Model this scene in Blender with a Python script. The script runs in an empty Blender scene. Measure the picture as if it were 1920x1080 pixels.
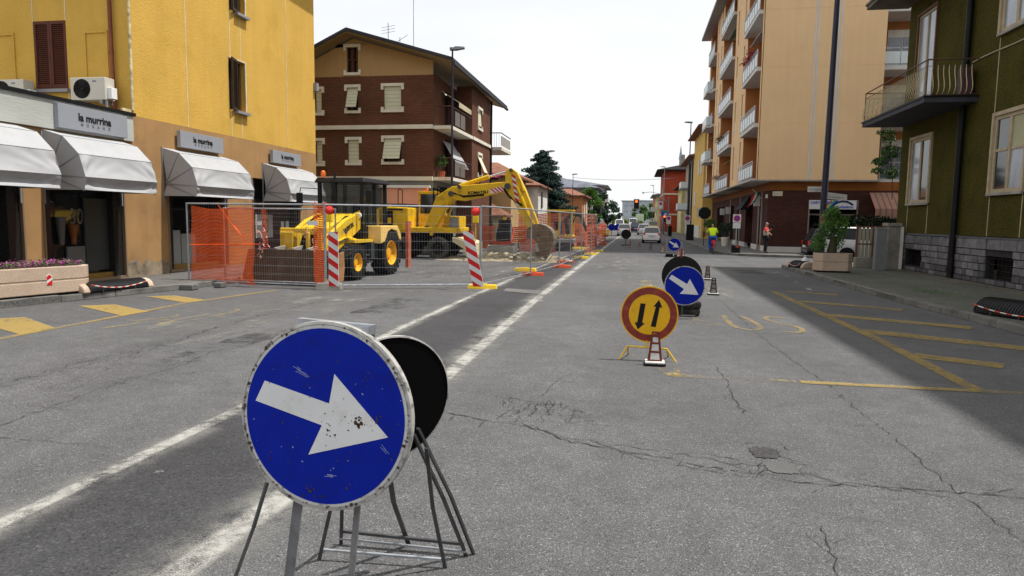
import bpy, bmesh, math, random
from mathutils import Vector, Matrix
random.seed(7)
SC = bpy.context.scene
COL = SC.collection
PI = math.pi

# ------------------------------------------------------------------ camera
cd = bpy.data.cameras.new("camera")
cam = bpy.data.objects.new("camera", cd); COL.objects.link(cam)
cd.sensor_width = 36.0; cd.lens = 24.0; cd.clip_start = 0.05; cd.clip_end = 4000
cam.matrix_world = Matrix(((0.98429969, -0.03031857, 0.17388187, 0.0),
                           (0.17603081, 0.09643427, -0.97964973, 0.0),
                           (0.01293341, 0.99487749, 0.10025722, 1.7),
                           (0, 0, 0, 1)))
SC.camera = cam

# ------------------------------------------------------------------ sky, sun, exposure
SUN_EL, SUN_AZ = math.radians(66), math.radians(80)      # azimuth from +Y towards +X
w = bpy.data.worlds.new("World"); SC.world = w; w.use_nodes = True
nt = w.node_tree; nt.nodes.clear()
N = nt.nodes.new; L = nt.links.new
out = N('ShaderNodeOutputWorld'); mix = N('ShaderNodeMixShader')
b1 = N('ShaderNodeBackground'); b2 = N('ShaderNodeBackground')
sky = N('ShaderNodeTexSky'); sky.sky_type = 'NISHITA'; sky.sun_disc = False
sky.sun_elevation = SUN_EL; sky.sun_rotation = SUN_AZ; sky.dust_density = 2.0
b1.inputs['Strength'].default_value = 0.12
L(sky.outputs[0], b1.inputs['Color'])
tc = N('ShaderNodeTexCoord'); mp = N('ShaderNodeMapping'); mp.inputs['Scale'].default_value = (1.2, 1.2, 4.5)
nz = N('ShaderNodeTexNoise'); nz.inputs['Scale'].default_value = 1.6; nz.inputs['Detail'].default_value = 5
cr = N('ShaderNodeValToRGB'); cr.color_ramp.elements[0].position = .35; cr.color_ramp.elements[0].color = (.80,)*3+(1,)
cr.color_ramp.elements[1].position = .65; cr.color_ramp.elements[1].color = (.97,)*3+(1,)
L(tc.outputs['Generated'], mp.inputs[0]); L(mp.outputs[0], nz.inputs[0]); L(nz.outputs[0], cr.inputs[0])
b2.inputs['Color'].default_value = (.985, .995, 1.0, 1); b2.inputs['Strength'].default_value = 1.02
L(cr.outputs[0], mix.inputs[0]); L(b1.outputs[0], mix.inputs[1]); L(b2.outputs[0], mix.inputs[2]); L(mix.outputs[0], out.inputs[0])
sd = bpy.data.lights.new("sun", 'SUN'); sd.energy = 5.0; sd.angle = math.radians(1.2); sd.color = (1, .965, .91)
sun = bpy.data.objects.new("sun", sd); COL.objects.link(sun)
sdir = Vector((math.sin(SUN_AZ)*math.cos(SUN_EL), math.cos(SUN_AZ)*math.cos(SUN_EL), math.sin(SUN_EL)))
sun.rotation_euler = sdir.to_track_quat('Z', 'Y').to_euler()
sun.location = (20, 0, 40)
SC.view_settings.view_transform = 'Standard'; SC.view_settings.look = 'None'
SC.view_settings.exposure = 0.12; SC.view_settings.gamma = 1
SC.render.engine = 'CYCLES'
SC.cycles.max_bounces = 6; SC.cycles.diffuse_bounces = 3; SC.cycles.glossy_bounces = 3
SC.cycles.transparent_max_bounces = 12; SC.cycles.use_denoising = True

# ------------------------------------------------------------------ helpers
def props(o, label=None, cat=None, group=None, kind=None):
    if label: o['label'] = label
    if cat: o['category'] = cat
    if group: o['group'] = group
    if kind: o['kind'] = kind
    return o

def T(name, label, cat, loc=(0, 0, 0), rz=0, group=None):
    o = bpy.data.objects.new(name, None); COL.objects.link(o)
    o.location = loc; o.rotation_euler = (0, 0, rz); o.empty_display_size = .2
    return props(o, label, cat, group)

class MB:
    def __init__(s, M=None): s.v = []; s.f = []; s.M = M
    def add(s, vs, fs):
        n = len(s.v)
        if s.M is not None: vs = [tuple(s.M @ Vector(p)) for p in vs]
        s.v += [tuple(p) for p in vs]; s.f += [tuple(i+n for i in f) for f in fs]; return s
    def box(s, x0, y0, z0, x1, y1, z1):
        if x0 > x1: x0, x1 = x1, x0
        if y0 > y1: y0, y1 = y1, y0
        if z0 > z1: z0, z1 = z1, z0
        return s.add([(x0,y0,z0),(x1,y0,z0),(x1,y1,z0),(x0,y1,z0),(x0,y0,z1),(x1,y0,z1),(x1,y1,z1),(x0,y1,z1)],
              [(0,3,2,1),(4,5,6,7),(0,1,5,4),(1,2,6,5),(2,3,7,6),(3,0,4,7)])
    def hexa(s, p): # 8 points, bottom 4 ccw then top 4
        return s.add(p, [(0,3,2,1),(4,5,6,7),(0,1,5,4),(1,2,6,5),(2,3,7,6),(3,0,4,7)])
    def quad(s, a, b, c, d): return s.add([a,b,c,d], [(0,1,2,3)])
    def tube(s, p0, p1, r0, r1=None, n=8, caps=True):
        r1 = r0 if r1 is None else r1
        p0 = Vector(p0); p1 = Vector(p1); d = (p1-p0)
        if d.length < 1e-6: return s
        d.normalize(); a = Vector((0,0,1)) if abs(d.z) < .9 else Vector((1,0,0))
        u = d.cross(a).normalized(); w_ = d.cross(u)
        vs = []
        for p, r in ((p0,r0),(p1,r1)):
            for i in range(n):
                t = 2*PI*i/n; vs.append(p+u*(math.cos(t)*r)+w_*(math.sin(t)*r))
        fs = [(i,(i+1)%n,n+(i+1)%n,n+i) for i in range(n)]
        if caps: fs += [tuple(range(n-1,-1,-1)), tuple(range(n,2*n))]
        return s.add(vs, fs)
    def path(s, pts, r, n=6):
        for a, b in zip(pts[:-1], pts[1:]): s.tube(a, b, r, r, n)
        return s
    def bar(s, p0, p1, wx, wz):   # square-section bar
        p0 = Vector(p0); p1 = Vector(p1); d = (p1-p0).normalized()
        a = Vector((0,0,1)) if abs(d.z) < .95 else Vector((0,1,0))
        u = d.cross(a).normalized()*wx/2; w_ = d.cross(u).normalized()*wz/2
        vs = [p0-u-w_, p0+u-w_, p0+u+w_, p0-u+w_, p1-u-w_, p1+u-w_, p1+u+w_, p1-u+w_]
        return s.hexa(vs)
    def prism(s, poly, axis, t0, t1):   # 2D polygon extruded along axis
        n = len(poly)
        def P(a, b, t): return {'x': (t,a,b), 'y': (a,t,b), 'z': (a,b,t)}[axis]
        vs = [P(a,b,t0) for a,b in poly]+[P(a,b,t1) for a,b in poly]
        return s.add(vs, [tuple(range(n)), tuple(range(2*n-1,n-1,-1))]+[((i+1)%n, i, n+i, n+(i+1)%n) for i in range(n)])
    def lathe(s, prof, c, axis='z', n=20, a0=0, a1=2*PI):
        full = abs(a1-a0-2*PI) < 1e-6; m = n if full else n+1; vs = []
        for r, h in prof:
            for i in range(m):
                t = a0+(a1-a0)*i/n; x, y = r*math.cos(t), r*math.sin(t)
                p = {'z': (x,y,h), 'x': (h,x,y), 'y': (y,h,x)}[axis]
                vs.append((c[0]+p[0], c[1]+p[1], c[2]+p[2]))
        fs = []
        for j in range(len(prof)-1):
            for i in range(n):
                k = (i+1) % m
                fs.append((j*m+i, j*m+k, (j+1)*m+k, (j+1)*m+i))
        return s.add(vs, fs)
    def grid(s, fn, nu, nv):
        vs = [fn(i/nu, j/nv) for j in range(nv+1) for i in range(nu+1)]
        return s.add(vs, [(j*(nu+1)+i, j*(nu+1)+i+1, (j+1)*(nu+1)+i+1, (j+1)*(nu+1)+i) for j in range(nv) for i in range(nu)])
    def mesh(s, name, mat, smooth=False):
        me = bpy.data.meshes.new(name); me.from_pydata(s.v, [], s.f); me.materials.append(mat)
        bm = bmesh.new(); bm.from_mesh(me); bmesh.ops.recalc_face_normals(bm, faces=bm.faces) if not getattr(s,'keep',False) else None
        if smooth:
            for f in bm.faces: f.smooth = True
        bm.to_mesh(me); bm.free()
        if smooth:
            try: me.set_sharp_from_angle(angle=math.radians(40))
            except Exception: pass
        return me
    def islands(s):
        par = list(range(len(s.v)))
        def find(i):
            while par[i] != i: par[i] = par[par[i]]; i = par[i]
            return i
        for f in s.f:
            a = find(f[0])
            for k in f[1:]: par[find(k)] = a
        grp = {}
        for f in s.f: grp.setdefault(find(f[0]), []).append(f)
        out_ = []
        for fs in grp.values():
            ids = sorted({i for f in fs for i in f}); mp_ = {i: k for k, i in enumerate(ids)}
            m = MB(); m.v = [s.v[i] for i in ids]; m.f = [tuple(mp_[i] for i in f) for f in fs]; out_.append(m)
        return out_
    def each(s, name, mat, parent=None, **k):
        return [m.build(name, mat, parent, **k) for m in s.islands()]
    def build(s, name, mat, parent=None, world=False, smooth=False, kind=None, bevel=0, label=None, origin=None):
        if not s.v: return None
        if world and parent is not None:
            off = Vector(parent.location)
            p = parent.parent
            while p: off += Vector(p.location); p = p.parent
            s.v = [(x-off.x, y-off.y, z-off.z) for x, y, z in s.v]
        o = bpy.data.objects.new(name, s.mesh(name, mat, smooth)); COL.objects.link(o)
        if parent: o.parent = parent
        if bevel:
            b = o.modifiers.new('bevel', 'BEVEL'); b.width = bevel; b.segments = 2; b.limit_method = 'ANGLE'
        if kind: o['kind'] = kind
        if label: o['label'] = label
        return o

def kids(o): return [c for c in o.children]
def copy_tree(o, parent=None):
    c = o.copy(); COL.objects.link(c); c.parent = parent
    for ch in kids(o): copy_tree(ch, c)
    return c
def placed(o, loc, rz=None, label=None):
    c = copy_tree(o); c.location = loc
    if rz is not None: c.rotation_euler = (0, 0, rz)
    if label: c['label'] = label
    return c

def text(name, body, mat, parent, M, size, extrude=.004, bold=0, world=False, align='LEFT', shear=0, spacing=1.0, sx=1.0, label=None):
    cu = bpy.data.curves.new(name, 'FONT'); cu.body = body; cu.size = size; cu.extrude = extrude; cu.offset = bold
    cu.align_x = align; cu.shear = shear; cu.space_character = spacing; cu.materials.append(mat); cu.resolution_u = 4
    o = bpy.data.objects.new(name, cu); COL.objects.link(o)
    M = M @ Matrix.Diagonal((sx, 1, 1, 1))
    if parent:
        o.parent = parent
        if world:
            off = Vector(parent.location); p = parent.parent
            while p: off += Vector(p.location); p = p.parent
            M = Matrix.Translation(-off) @ M
    o.matrix_local = M
    if label: o['label'] = label
    dg_ = bpy.context.evaluated_depsgraph_get(); me = bpy.data.meshes.new_from_object(o.evaluated_get(dg_)); me.name = name
    n_ = bpy.data.objects.new(name, me); bpy.data.objects.remove(o); n_.name = name; COL.objects.link(n_); n_.parent = parent; n_.matrix_local = M
    if label: n_['label'] = label
    return n_
def frame(o, x, y):   # matrix from origin, x-dir, y-dir
    x = Vector(x).normalized(); y = Vector(y).normalized(); z = x.cross(y)
    M = Matrix((x, y, z)).transposed().to_4x4(); M.translation = Vector(o); return M

# ------------------------------------------------------------------ materials
MATS = {}
def srgb(r, g, b): return tuple(((c/255)/12.92 if c/255 <= .04045 else ((c/255+.055)/1.055)**2.4) for c in (r, g, b))
def mat(name, col, rough=.7, metal=0, var=.15, vs=1.5, dirt=None, dirt_amt=.5, fine=0, fs=60, bump=0, bs=80, spec=.28, emit=None, alpha=None, stretch=(1,1,1), coat=0, streak=0):
    if name in MATS: return MATS[name]
    m = bpy.data.materials.new(name); m.use_nodes = True; MATS[name] = m
    t = m.node_tree; n = t.nodes; l = t.links; bs_ = n['Principled BSDF']
    bs_.inputs['Roughness'].default_value = rough; bs_.inputs['Metallic'].default_value = metal
    bs_.inputs['Specular IOR Level'].default_value = spec
    if coat: bs_.inputs['Coat Weight'].default_value = coat
    tc = n.new('ShaderNodeTexCoord'); mp = n.new('ShaderNodeMapping'); mp.inputs['Scale'].default_value = stretch
    l.new(tc.outputs['Object'], mp.inputs[0])
    def noise(sc, det=4):
        q = n.new('ShaderNodeTexNoise'); q.inputs['Scale'].default_value = sc; q.inputs['Detail'].default_value = det
        l.new(mp.outputs[0], q.inputs['Vector']); return q.outputs[0]
    def ramp(src, p0, p1, c0, c1):
        r = n.new('ShaderNodeMapRange'); r.inputs[1].default_value = p0; r.inputs[2].default_value = p1
        r.inputs[3].default_value = c0; r.inputs[4].default_value = c1; l.new(src, r.inputs[0]); return r.outputs[0]
    def scale(col_out, fac_out):
        v = n.new('ShaderNodeVectorMath'); v.operation = 'SCALE'; l.new(col_out, v.inputs[0]); l.new(fac_out, v.inputs['Scale']); return v.outputs[0]
    c = n.new('ShaderNodeRGB'); c.outputs[0].default_value = (*col, 1); cur = c.outputs[0]
    if dirt:
        mx = n.new('ShaderNodeMix'); mx.data_type = 'RGBA'; l.new(cur, mx.inputs['A']); mx.inputs['B'].default_value = (*dirt, 1)
        l.new(ramp(noise(vs*2.3, 6), .52, .72, 0, dirt_amt), mx.inputs['Factor']); cur = mx.outputs['Result']
    if var: cur = scale(cur, ramp(noise(vs), .3, .7, 1-var, 1+var))
    if streak:
        m2 = n.new('ShaderNodeMapping'); m2.inputs['Scale'].default_value = (3.2, 3.2, .16); l.new(tc.outputs['Object'], m2.inputs[0])
        q = n.new('ShaderNodeTexNoise'); q.inputs['Scale'].default_value = 1.6; q.inputs['Detail'].default_value = 6; l.new(m2.outputs[0], q.inputs['Vector'])
        cur = scale(cur, ramp(q.outputs[0], .42, .75, 1.0, 1-streak))
    if fine: cur = scale(cur, ramp(noise(fs, 2), .3, .7, 1-fine, 1+fine))
    l.new(cur, bs_.inputs['Base Color'])
    if bump:
        b = n.new('ShaderNodeBump'); b.inputs['Strength'].default_value = bump; b.inputs['Distance'].default_value = .01
        l.new(noise(bs, 3), b.inputs['Height']); l.new(b.outputs[0], bs_.inputs['Normal'])
    if emit: bs_.inputs['Emission Color'].default_value = (*emit[:3], 1); bs_.inputs['Emission Strength'].default_value = emit[3]
    if alpha is not None: bs_.inputs['Alpha'].default_value = alpha
    return m

def brickmat(name, c1, c2, mortar, bw=.25, bh=.065, ms=.008, rough=.85):
    m = mat(name, c1, rough, var=0); t = m.node_tree; n = t.nodes; l = t.links
    g = n.new('ShaderNodeNewGeometry'); sp = n.new('ShaderNodeSeparateXYZ'); cb = n.new('ShaderNodeCombineXYZ'); ad = n.new('ShaderNodeMath')
    l.new(g.outputs['Position'], sp.inputs[0]); l.new(sp.outputs[0], ad.inputs[0]); l.new(sp.outputs[1], ad.inputs[1])
    l.new(ad.outputs[0], cb.inputs[0]); l.new(sp.outputs[2], cb.inputs[1])
    b = n.new('ShaderNodeTexBrick'); b.inputs['Color1'].default_value = (*c1, 1); b.inputs['Color2'].default_value = (*c2, 1)
    b.inputs['Mortar'].default_value = (*mortar, 1); b.inputs['Scale'].default_value = 1; b.inputs['Mortar Size'].default_value = ms
    b.inputs['Brick Width'].default_value = bw; b.inputs['Row Height'].default_value = bh; l.new(cb.outputs[0], b.inputs[0])
    q = n.new('ShaderNodeTexNoise'); q.inputs['Scale'].default_value = .8; l.new(g.outputs['Position'], q.inputs[0])
    r = n.new('ShaderNodeMapRange'); r.inputs[1].default_value = .3; r.inputs[2].default_value = .7; r.inputs[3].default_value = .85; r.inputs[4].default_value = 1.15
    l.new(q.outputs[0], r.inputs[0]); v = n.new('ShaderNodeVectorMath'); v.operation = 'SCALE'; l.new(b.outputs[0], v.inputs[0]); l.new(r.outputs[0], v.inputs['Scale'])
    n['Principled BSDF'].inputs['Specular IOR Level'].default_value = .15
    l.new(v.outputs[0], n['Principled BSDF'].inputs['Base Color']); return m

def asphalt(name, base, bright=1.0, speck=.55, patch=.12, scale=95):
    m = bpy.data.materials.new(name); m.use_nodes = True; MATS[name] = m
    t = m.node_tree; n = t.nodes; l = t.links; B = n['Principled BSDF']; B.inputs['Roughness'].default_value = .88; B.inputs['Specular IOR Level'].default_value = .3
    g = n.new('ShaderNodeNewGeometry').outputs['Position']
    def noise(sc, det, rg=.5):
        q = n.new('ShaderNodeTexNoise'); q.inputs['Scale'].default_value = sc; q.inputs['Detail'].default_value = det; q.inputs['Roughness'].default_value = rg
        l.new(g, q.inputs['Vector']); return q.outputs[0]
    def mr(src, a, b, c, d):
        r = n.new('ShaderNodeMapRange'); [r.inputs[i+1].__setattr__('default_value', v) for i, v in enumerate((a, b, c, d))]; l.new(src, r.inputs[0]); return r.outputs[0]
    def mul(a, b):
        q = n.new('ShaderNodeMath'); q.operation = 'MULTIPLY'; l.new(a, q.inputs[0]); l.new(b, q.inputs[1]); return q.outputs[0]
    f = mr(noise(scale, 3, .7), .33, .67, 1-speck, 1+speck)
    f = mul(f, mr(noise(.35, 6, .6), .3, .7, 1-patch, 1+patch))
    f = mul(f, mr(noise(4, 5, .6), .3, .7, .87, 1.12))
    f = mul(f, mr(noise(28, 4, .65), .35, .7, .88, 1.12))
    m2 = n.new('ShaderNodeMapping'); m2.inputs['Scale'].default_value = (1.1, .05, 1); l.new(g, m2.inputs[0])
    q2 = n.new('ShaderNodeTexNoise'); q2.inputs['Scale'].default_value = 1.0; q2.inputs['Detail'].default_value = 4; l.new(m2.outputs[0], q2.inputs['Vector'])
    f = mul(f, mr(q2.outputs[0], .3, .7, .90, 1.10))            # polished wheel tracks along the road
    vo = n.new('ShaderNodeTexVoronoi'); vo.inputs['Scale'].default_value = scale*.9; l.new(g, vo.inputs['Vector'])
    sx = n.new('ShaderNodeSeparateColor'); l.new(vo.outputs['Color'], sx.inputs[0])
    f = mul(f, mr(sx.outputs[0], .86, .97, 1, 2.0*bright))          # pale stones in the aggregate
    f = mul(f, mr(sx.outputs[1], .0, .16, .45, 1))                  # dark pits
    v = n.new('ShaderNodeVectorMath'); v.operation = 'SCALE'; v.inputs[0].default_value = base; l.new(f, v.inputs['Scale'])
    l.new(v.outputs[0], B.inputs['Base Color'])
    b = n.new('ShaderNodeBump'); b.inputs['Strength'].default_value = .35; b.inputs['Distance'].default_value = .006
    l.new(noise(scale*.8, 3, .7), b.inputs['Height']); l.new(b.outputs[0], B.inputs['Normal'])
    return m

def paint(name, col, cover=.6, sc=9, edge=None, streak=(1,1,1), amax=1.0):
    """worn road paint: the missing patches let the asphalt below show"""
    m = bpy.data.materials.new(name); m.use_nodes = True; MATS[name] = m
    t = m.node_tree; n = t.nodes; l = t.links; B = n['Principled BSDF']; B.inputs['Roughness'].default_value = .8
    g = n.new('ShaderNodeNewGeometry').outputs['Position']
    mp = n.new('ShaderNodeMapping'); mp.inputs['Scale'].default_value = streak; l.new(g, mp.inputs[0])
    def noise(s_, det, src):
        q = n.new('ShaderNodeTexNoise'); q.inputs['Scale'].default_value = s_; q.inputs['Detail'].default_value = det; q.inputs['Roughness'].default_value = .7; l.new(src, q.inputs['Vector']); return q.outputs[0]
    a = noise(sc, 6, mp.outputs[0]); b = noise(110, 2, g); c = noise(1.1, 3, g)
    s1 = n.new('ShaderNodeMath'); s1.operation = 'ADD'; l.new(a, s1.inputs[0])
    s0 = n.new('ShaderNodeMath'); s0.operation = 'MULTIPLY'; s0.inputs[1].default_value = .7; l.new(b, s0.inputs[0]); l.new(s0.outputs[0], s1.inputs[1])
    s2 = n.new('ShaderNodeMath'); s2.operation = 'ADD'; l.new(s1.outputs[0], s2.inputs[0]); l.new(c, s2.inputs[1])
    r = n.new('ShaderNodeMapRange'); th = 1.35-(cover-.5)*.8
    r.inputs[1].default_value = th-.16; r.inputs[2].default_value = th+.16; r.inputs[3].default_value = 0; r.inputs[4].default_value = amax
    l.new(s2.outputs[0], r.inputs[0]); al = r.outputs[0]
    if edge:      # soft dusty edges across the width (uses the UV map)
        uv = n.new('ShaderNodeUVMap'); sp = n.new('ShaderNodeSeparateXYZ'); l.new(uv.outputs[0], sp.inputs[0])
        k = n.new('ShaderNodeMath'); k.operation = 'PINGPONG'; k.inputs[1].default_value = .5; l.new(sp.outputs[0], k.inputs[0])
        r2 = n.new('ShaderNodeMapRange'); r2.inputs[1].default_value = 0; r2.inputs[2].default_value = edge; r2.inputs[3].default_value = 0; r2.inputs[4].default_value = 1
        r2.interpolation_type = 'SMOOTHSTEP'; l.new(k.outputs[0], r2.inputs[0])
        mm = n.new('ShaderNodeMath'); mm.operation = 'MULTIPLY'; l.new(al, mm.inputs[0]); l.new(r2.outputs[0], mm.inputs[1]); al = mm.outputs[0]
    l.new(al, B.inputs['Alpha']); B.inputs['Base Color'].default_value = (*col, 1)
    return m

# plain materials
m_black = mat('black_paint', (.006,.006,.006), .55, var=.2, dirt=(.02,.018,.016), dirt_amt=.4, spec=.2)
m_blackm = mat('black_matt', (.008,.008,.009), .85, var=.2, spec=.15)
m_rubber = mat('rubber', (.013,.013,.013), .8, var=.25, dirt=(.05,.045,.037), dirt_amt=.5, vs=4, spec=.2)
m_yel = mat('machine_yellow', (.72,.46,.015), .38, var=.1, dirt=(.25,.16,.03), dirt_amt=.6, vs=2.5, spec=.5)
m_yelr = mat('rim_yellow', (.85,.42,.01), .45, var=.1, dirt=(.2,.12,.03), dirt_amt=.7, vs=7)
m_steel = mat('galvanised_steel', (.36,.38,.41), .42, metal=.55, var=.25, vs=5, dirt=(.14,.12,.10), dirt_amt=.5)
m_chrome = mat('chrome', (.7,.7,.72), .15, metal=1, var=0)
m_glass = mat('dark_glass', (.015,.018,.02), .06, var=0, spec=.9)
m_glassb = mat('shop_glass', (.012,.013,.015), .05, var=0, spec=.55)
m_curt = mat('curtained_glass', (.30,.33,.38), .18, var=.35, vs=2.2, spec=.7, stretch=(1,1,.25))
m_white = mat('white_paint', (.75,.75,.74), .5, var=.06)
m_offwhite = mat('off_white_plaster', (.68,.64,.55), .8, var=.1, dirt=(.4,.36,.3), dirt_amt=.4)
m_redsign = mat('red_reflective', (.55,.012,.012), .4, var=.15, dirt=(.25,.02,.015), dirt_amt=.5, vs=6)
m_whitesign = mat('white_reflective', (.62,.62,.62), .45, var=.06, dirt=(.45,.42,.38), dirt_amt=.4, vs=7)
m_blue = mat('sign_blue', (.0008,.012,.27), .55, var=.1, dirt=(.002,.010,.16), dirt_amt=.45, vs=9, spec=.12)
m_signyel = mat('sign_yellow', (.70,.38,.005), .45, var=.07, dirt=(.5,.25,.03), dirt_amt=.5, vs=6)
m_maroon = mat('faded_red', (.20,.028,.018), .5, var=.2, dirt=(.32,.07,.04), dirt_amt=.5, vs=9)
m_orange = mat('orange_net', (.95,.13,.02), .6, var=.12, vs=3)
m_conc = mat('concrete', (.28,.265,.235), .9, var=.2, vs=2, dirt=(.14,.13,.11), dirt_amt=.6, bump=.4)
m_kerb = mat('kerb_stone', (.145,.14,.13), .9, var=.25, vs=1.6, dirt=(.06,.057,.052), dirt_amt=.8, bump=.6, fine=.3, fs=60)
m_brownwood = mat('brown_wood', (.085,.022,.009), .6, var=.2, vs=4)
m_darkwood = mat('dark_wood', (.035,.018,.010), .6, var=.2, vs=4)
m_grey = mat('grey_metal', (.24,.24,.25), .5, var=.1)
m_dark = mat('dark_interior', (.008,.006,.005), .8, var=.4, vs=1)
m_redlens = mat('red_lens', (.75,.02,.01), .2, var=.05, spec=.7)
m_orlens = mat('orange_beacon', (.85,.16,.01), .15, var=.05, spec=.7)
m_leaf = mat('leaf_green', (.055,.13,.022), .6, var=.45, vs=1.6, spec=.3)
m_leafd = mat('leaf_dark', (.028,.06,.032), .65, var=.5, vs=1.1, spec=.25)
m_bark = mat('bark', (.06,.045,.03), .9, var=.3, vs=5)
m_skin = mat('skin', (.36,.17,.11), .6, var=.05)
# ================================================================== ground, road, pavements
m_asph = asphalt('asphalt', (.088,.0873,.0888), patch=.20, speck=.80, scale=135)
m_asphdark = asphalt('asphalt_trench', (.042,.0415,.044), bright=.8, speck=.4, patch=.22)
m_asphfar = asphalt('asphalt_resurfaced', (.070,.070,.073), bright=.9, speck=.4)
m_pave = asphalt('pavement_grey', (.115,.112,.105), bright=.7, speck=.3, patch=.25, scale=40)
m_paint_y = paint('worn_yellow_paint', (.34,.235,.06), cover=.66, amax=.62)
m_paint_yf = paint('faint_yellow_paint', (.36,.27,.09), cover=.32, streak=(1,.5,1))
m_paint_yb = paint('solid_yellow_paint', (.38,.26,.065), cover=.80, amax=.68)
m_paint_w = paint('worn_white_paint', (.36,.355,.33), cover=.45)
m_paint_wf = paint('dusty_white_line', (.33,.32,.295), cover=.60, edge=.28, sc=9)
m_dust = paint('pale_dust', (.21,.205,.19), cover=.50, edge=.5, sc=3)
m_crack = mat('crack_dark', (.03,.028,.027), .95, var=.3)

def struct(o, kind='structure'): o['kind'] = kind; return o
g_ = MB().box(-1500, -400, -.5, 1500, 2500, 0)
struct(g_.build('ground', m_asph))

def ribbon(name, pts, w, mat_, z=.008, kind='structure', wobble=0, parent=None, wend=None):
    pts = [Vector((p[0], p[1], 0)) for p in pts]
    vs = []; n = len(pts)
    for i, p in enumerate(pts):
        d = (pts[min(i+1,n-1)]-pts[max(i-1,0)]).normalized(); s = Vector((-d.y, d.x, 0))
        ww = w if wend is None else w+(wend-w)*i/(n-1)
        ww *= 1+random.uniform(-wobble, wobble)
        vs += [p-s*ww/2+Vector((0,0,z)), p+s*ww/2+Vector((0,0,z))]
    me = bpy.data.meshes.new(name); me.from_pydata([tuple(v) for v in vs], [], [(2*i, 2*i+1, 2*i+3, 2*i+2) for i in range(n-1)])
    uv = me.uv_layers.new(name='UVMap'); li = 0
    for i in range(n-1):
        for u in ((0, i), (1, i), (1, i+1), (0, i+1)): uv.data[li].uv = u; li += 1
    me.materials.append(mat_); me.update()
    o = bpy.data.objects.new(name, me); COL.objects.link(o)
    if parent: o.parent = parent
    if kind and not parent: o['kind'] = kind
    return o
def poly(name, pts, mat_, z, parent=None):
    mb = MB(); mb.add([(x, y, z) for x, y in pts], [tuple(range(len(pts)))]); o = mb.build(name, mat_, parent)
    if not parent: o['kind'] = 'structure'
    return o

# trench strip of fresh dark asphalt between two dusty white lines
ribbon('asphalt_trench', [(-2.75, 1), (-2.72, 5), (-2.75, 14), (-2.70, 20), (-2.62, 29), (-2.4, 45), (-2.2, 60)], 1.42, m_asphdark, .004)
seg = lambda a, b, n: [(a[0]+(b[0]-a[0])*i/n, a[1]+(b[1]-a[1])*i/n) for i in range(n+1)]
rl = [(-2.10, 1), (-2.08, 2.8), (-2.02, 4.2), (-1.95, 6.8), (-2.02, 14), (-1.93, 28.4), (-1.72, 54), (-1.5, 80)]
ll = [(-3.36, 1), (-3.36, 3), (-3.37, 5.3), (-3.5, 9.7), (-3.48, 14), (-3.38, 19.5), (-3.3, 25), (-2.75, 45), (-2.6, 60)]
ribbon('road_line', rl, .26, m_paint_wf, .010, wobble=.08)
ribbon('road_line', ll, .16, m_paint_wf, .010, wobble=.08)
ribbon('road_dust', [(x-.02, y) for x, y in rl], .75, m_dust, .007)
ribbon('road_dust', ll, .5, m_dust, .007)
# slightly darker resurfaced stretch farther down the road
poly('road_patch', [(-1.75, 36), (2.4, 33), (9, 33), (3.6, 62), (-1.1, 62)], m_asphfar, .0045)
poly('road_patch', [(-4.0, 27), (-10.2, 27), (-10.2, 19), (-6.5, 19)], m_asph, .0045)
poly('concrete_patch', [(-3.0, 15.7), (-2.1, 15.3), (-2.15, 16.1), (-3.05, 16.4)], mat('patch_concrete', (.12,.118,.112), .9, fine=.3), .013)

# bus bay markings, right
def mark(name, pts, w=.15, m=m_paint_y, **k): return ribbon(name, pts, w, m, k.pop('z', .008), **k)
mark('bus_bay_marking', seg((3.42, 17.6), (3.58, 11), 8)+seg((3.58, 10.5), (3.53, 7.6), 4), .17)
mark('bus_bay_marking', seg((.45, 7.6), (1.75, 7.62), 5), .10, m_paint_yf)
mark('bus_bay_marking', seg((1.8, 7.61), (5.6, 7.62), 8), .13, z=.0085)
for a, b, ww in (((3.75, 17.7), (4.8, 17.25), .30), ((3.6, 15.6), (5.3, 14.6), .34), ((3.58, 13.4), (5.55, 12.35), .38), ((3.62, 11.55), (5.65, 10.3), .42), ((3.62, 9.55), (4.45, 9.05), .36), ((4.75, 8.95), (5.7, 8.35), .34)):
    mark('bus_bay_marking', seg(a, b, 6), ww, z=.0088, wobble=.08)
def strokes(name, items, ww, m, z=.009):
    for pts in items: mark(name, pts, ww, m, z=z)
strokes('bus_lettering', [[(1.12,12.9),(1.06,11.3)],[(1.12,12.85),(1.42,12.6),(1.1,12.1),(1.45,11.7),(1.08,11.3)]], .09, m_paint_yf)
m_bus = paint('faded_lettering', (.36,.25,.07), cover=.60, amax=.45)
strokes('bus_lettering', [[(1.64,12.8),(1.62,11.8),(1.68,11.35),(1.86,11.15),(2.02,11.3),(2.08,11.7),(2.04,12.2),(1.96,12.75)]], .09, m_bus)
strokes('bus_lettering', [[(2.66,12.7),(2.56,12.88),(2.42,12.86),(2.33,12.6),(2.36,12.3),(2.5,12.05),(2.64,11.8),(2.7,11.5),(2.64,11.2),(2.5,11.08),(2.38,11.15)]], .09, m_bus)
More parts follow.
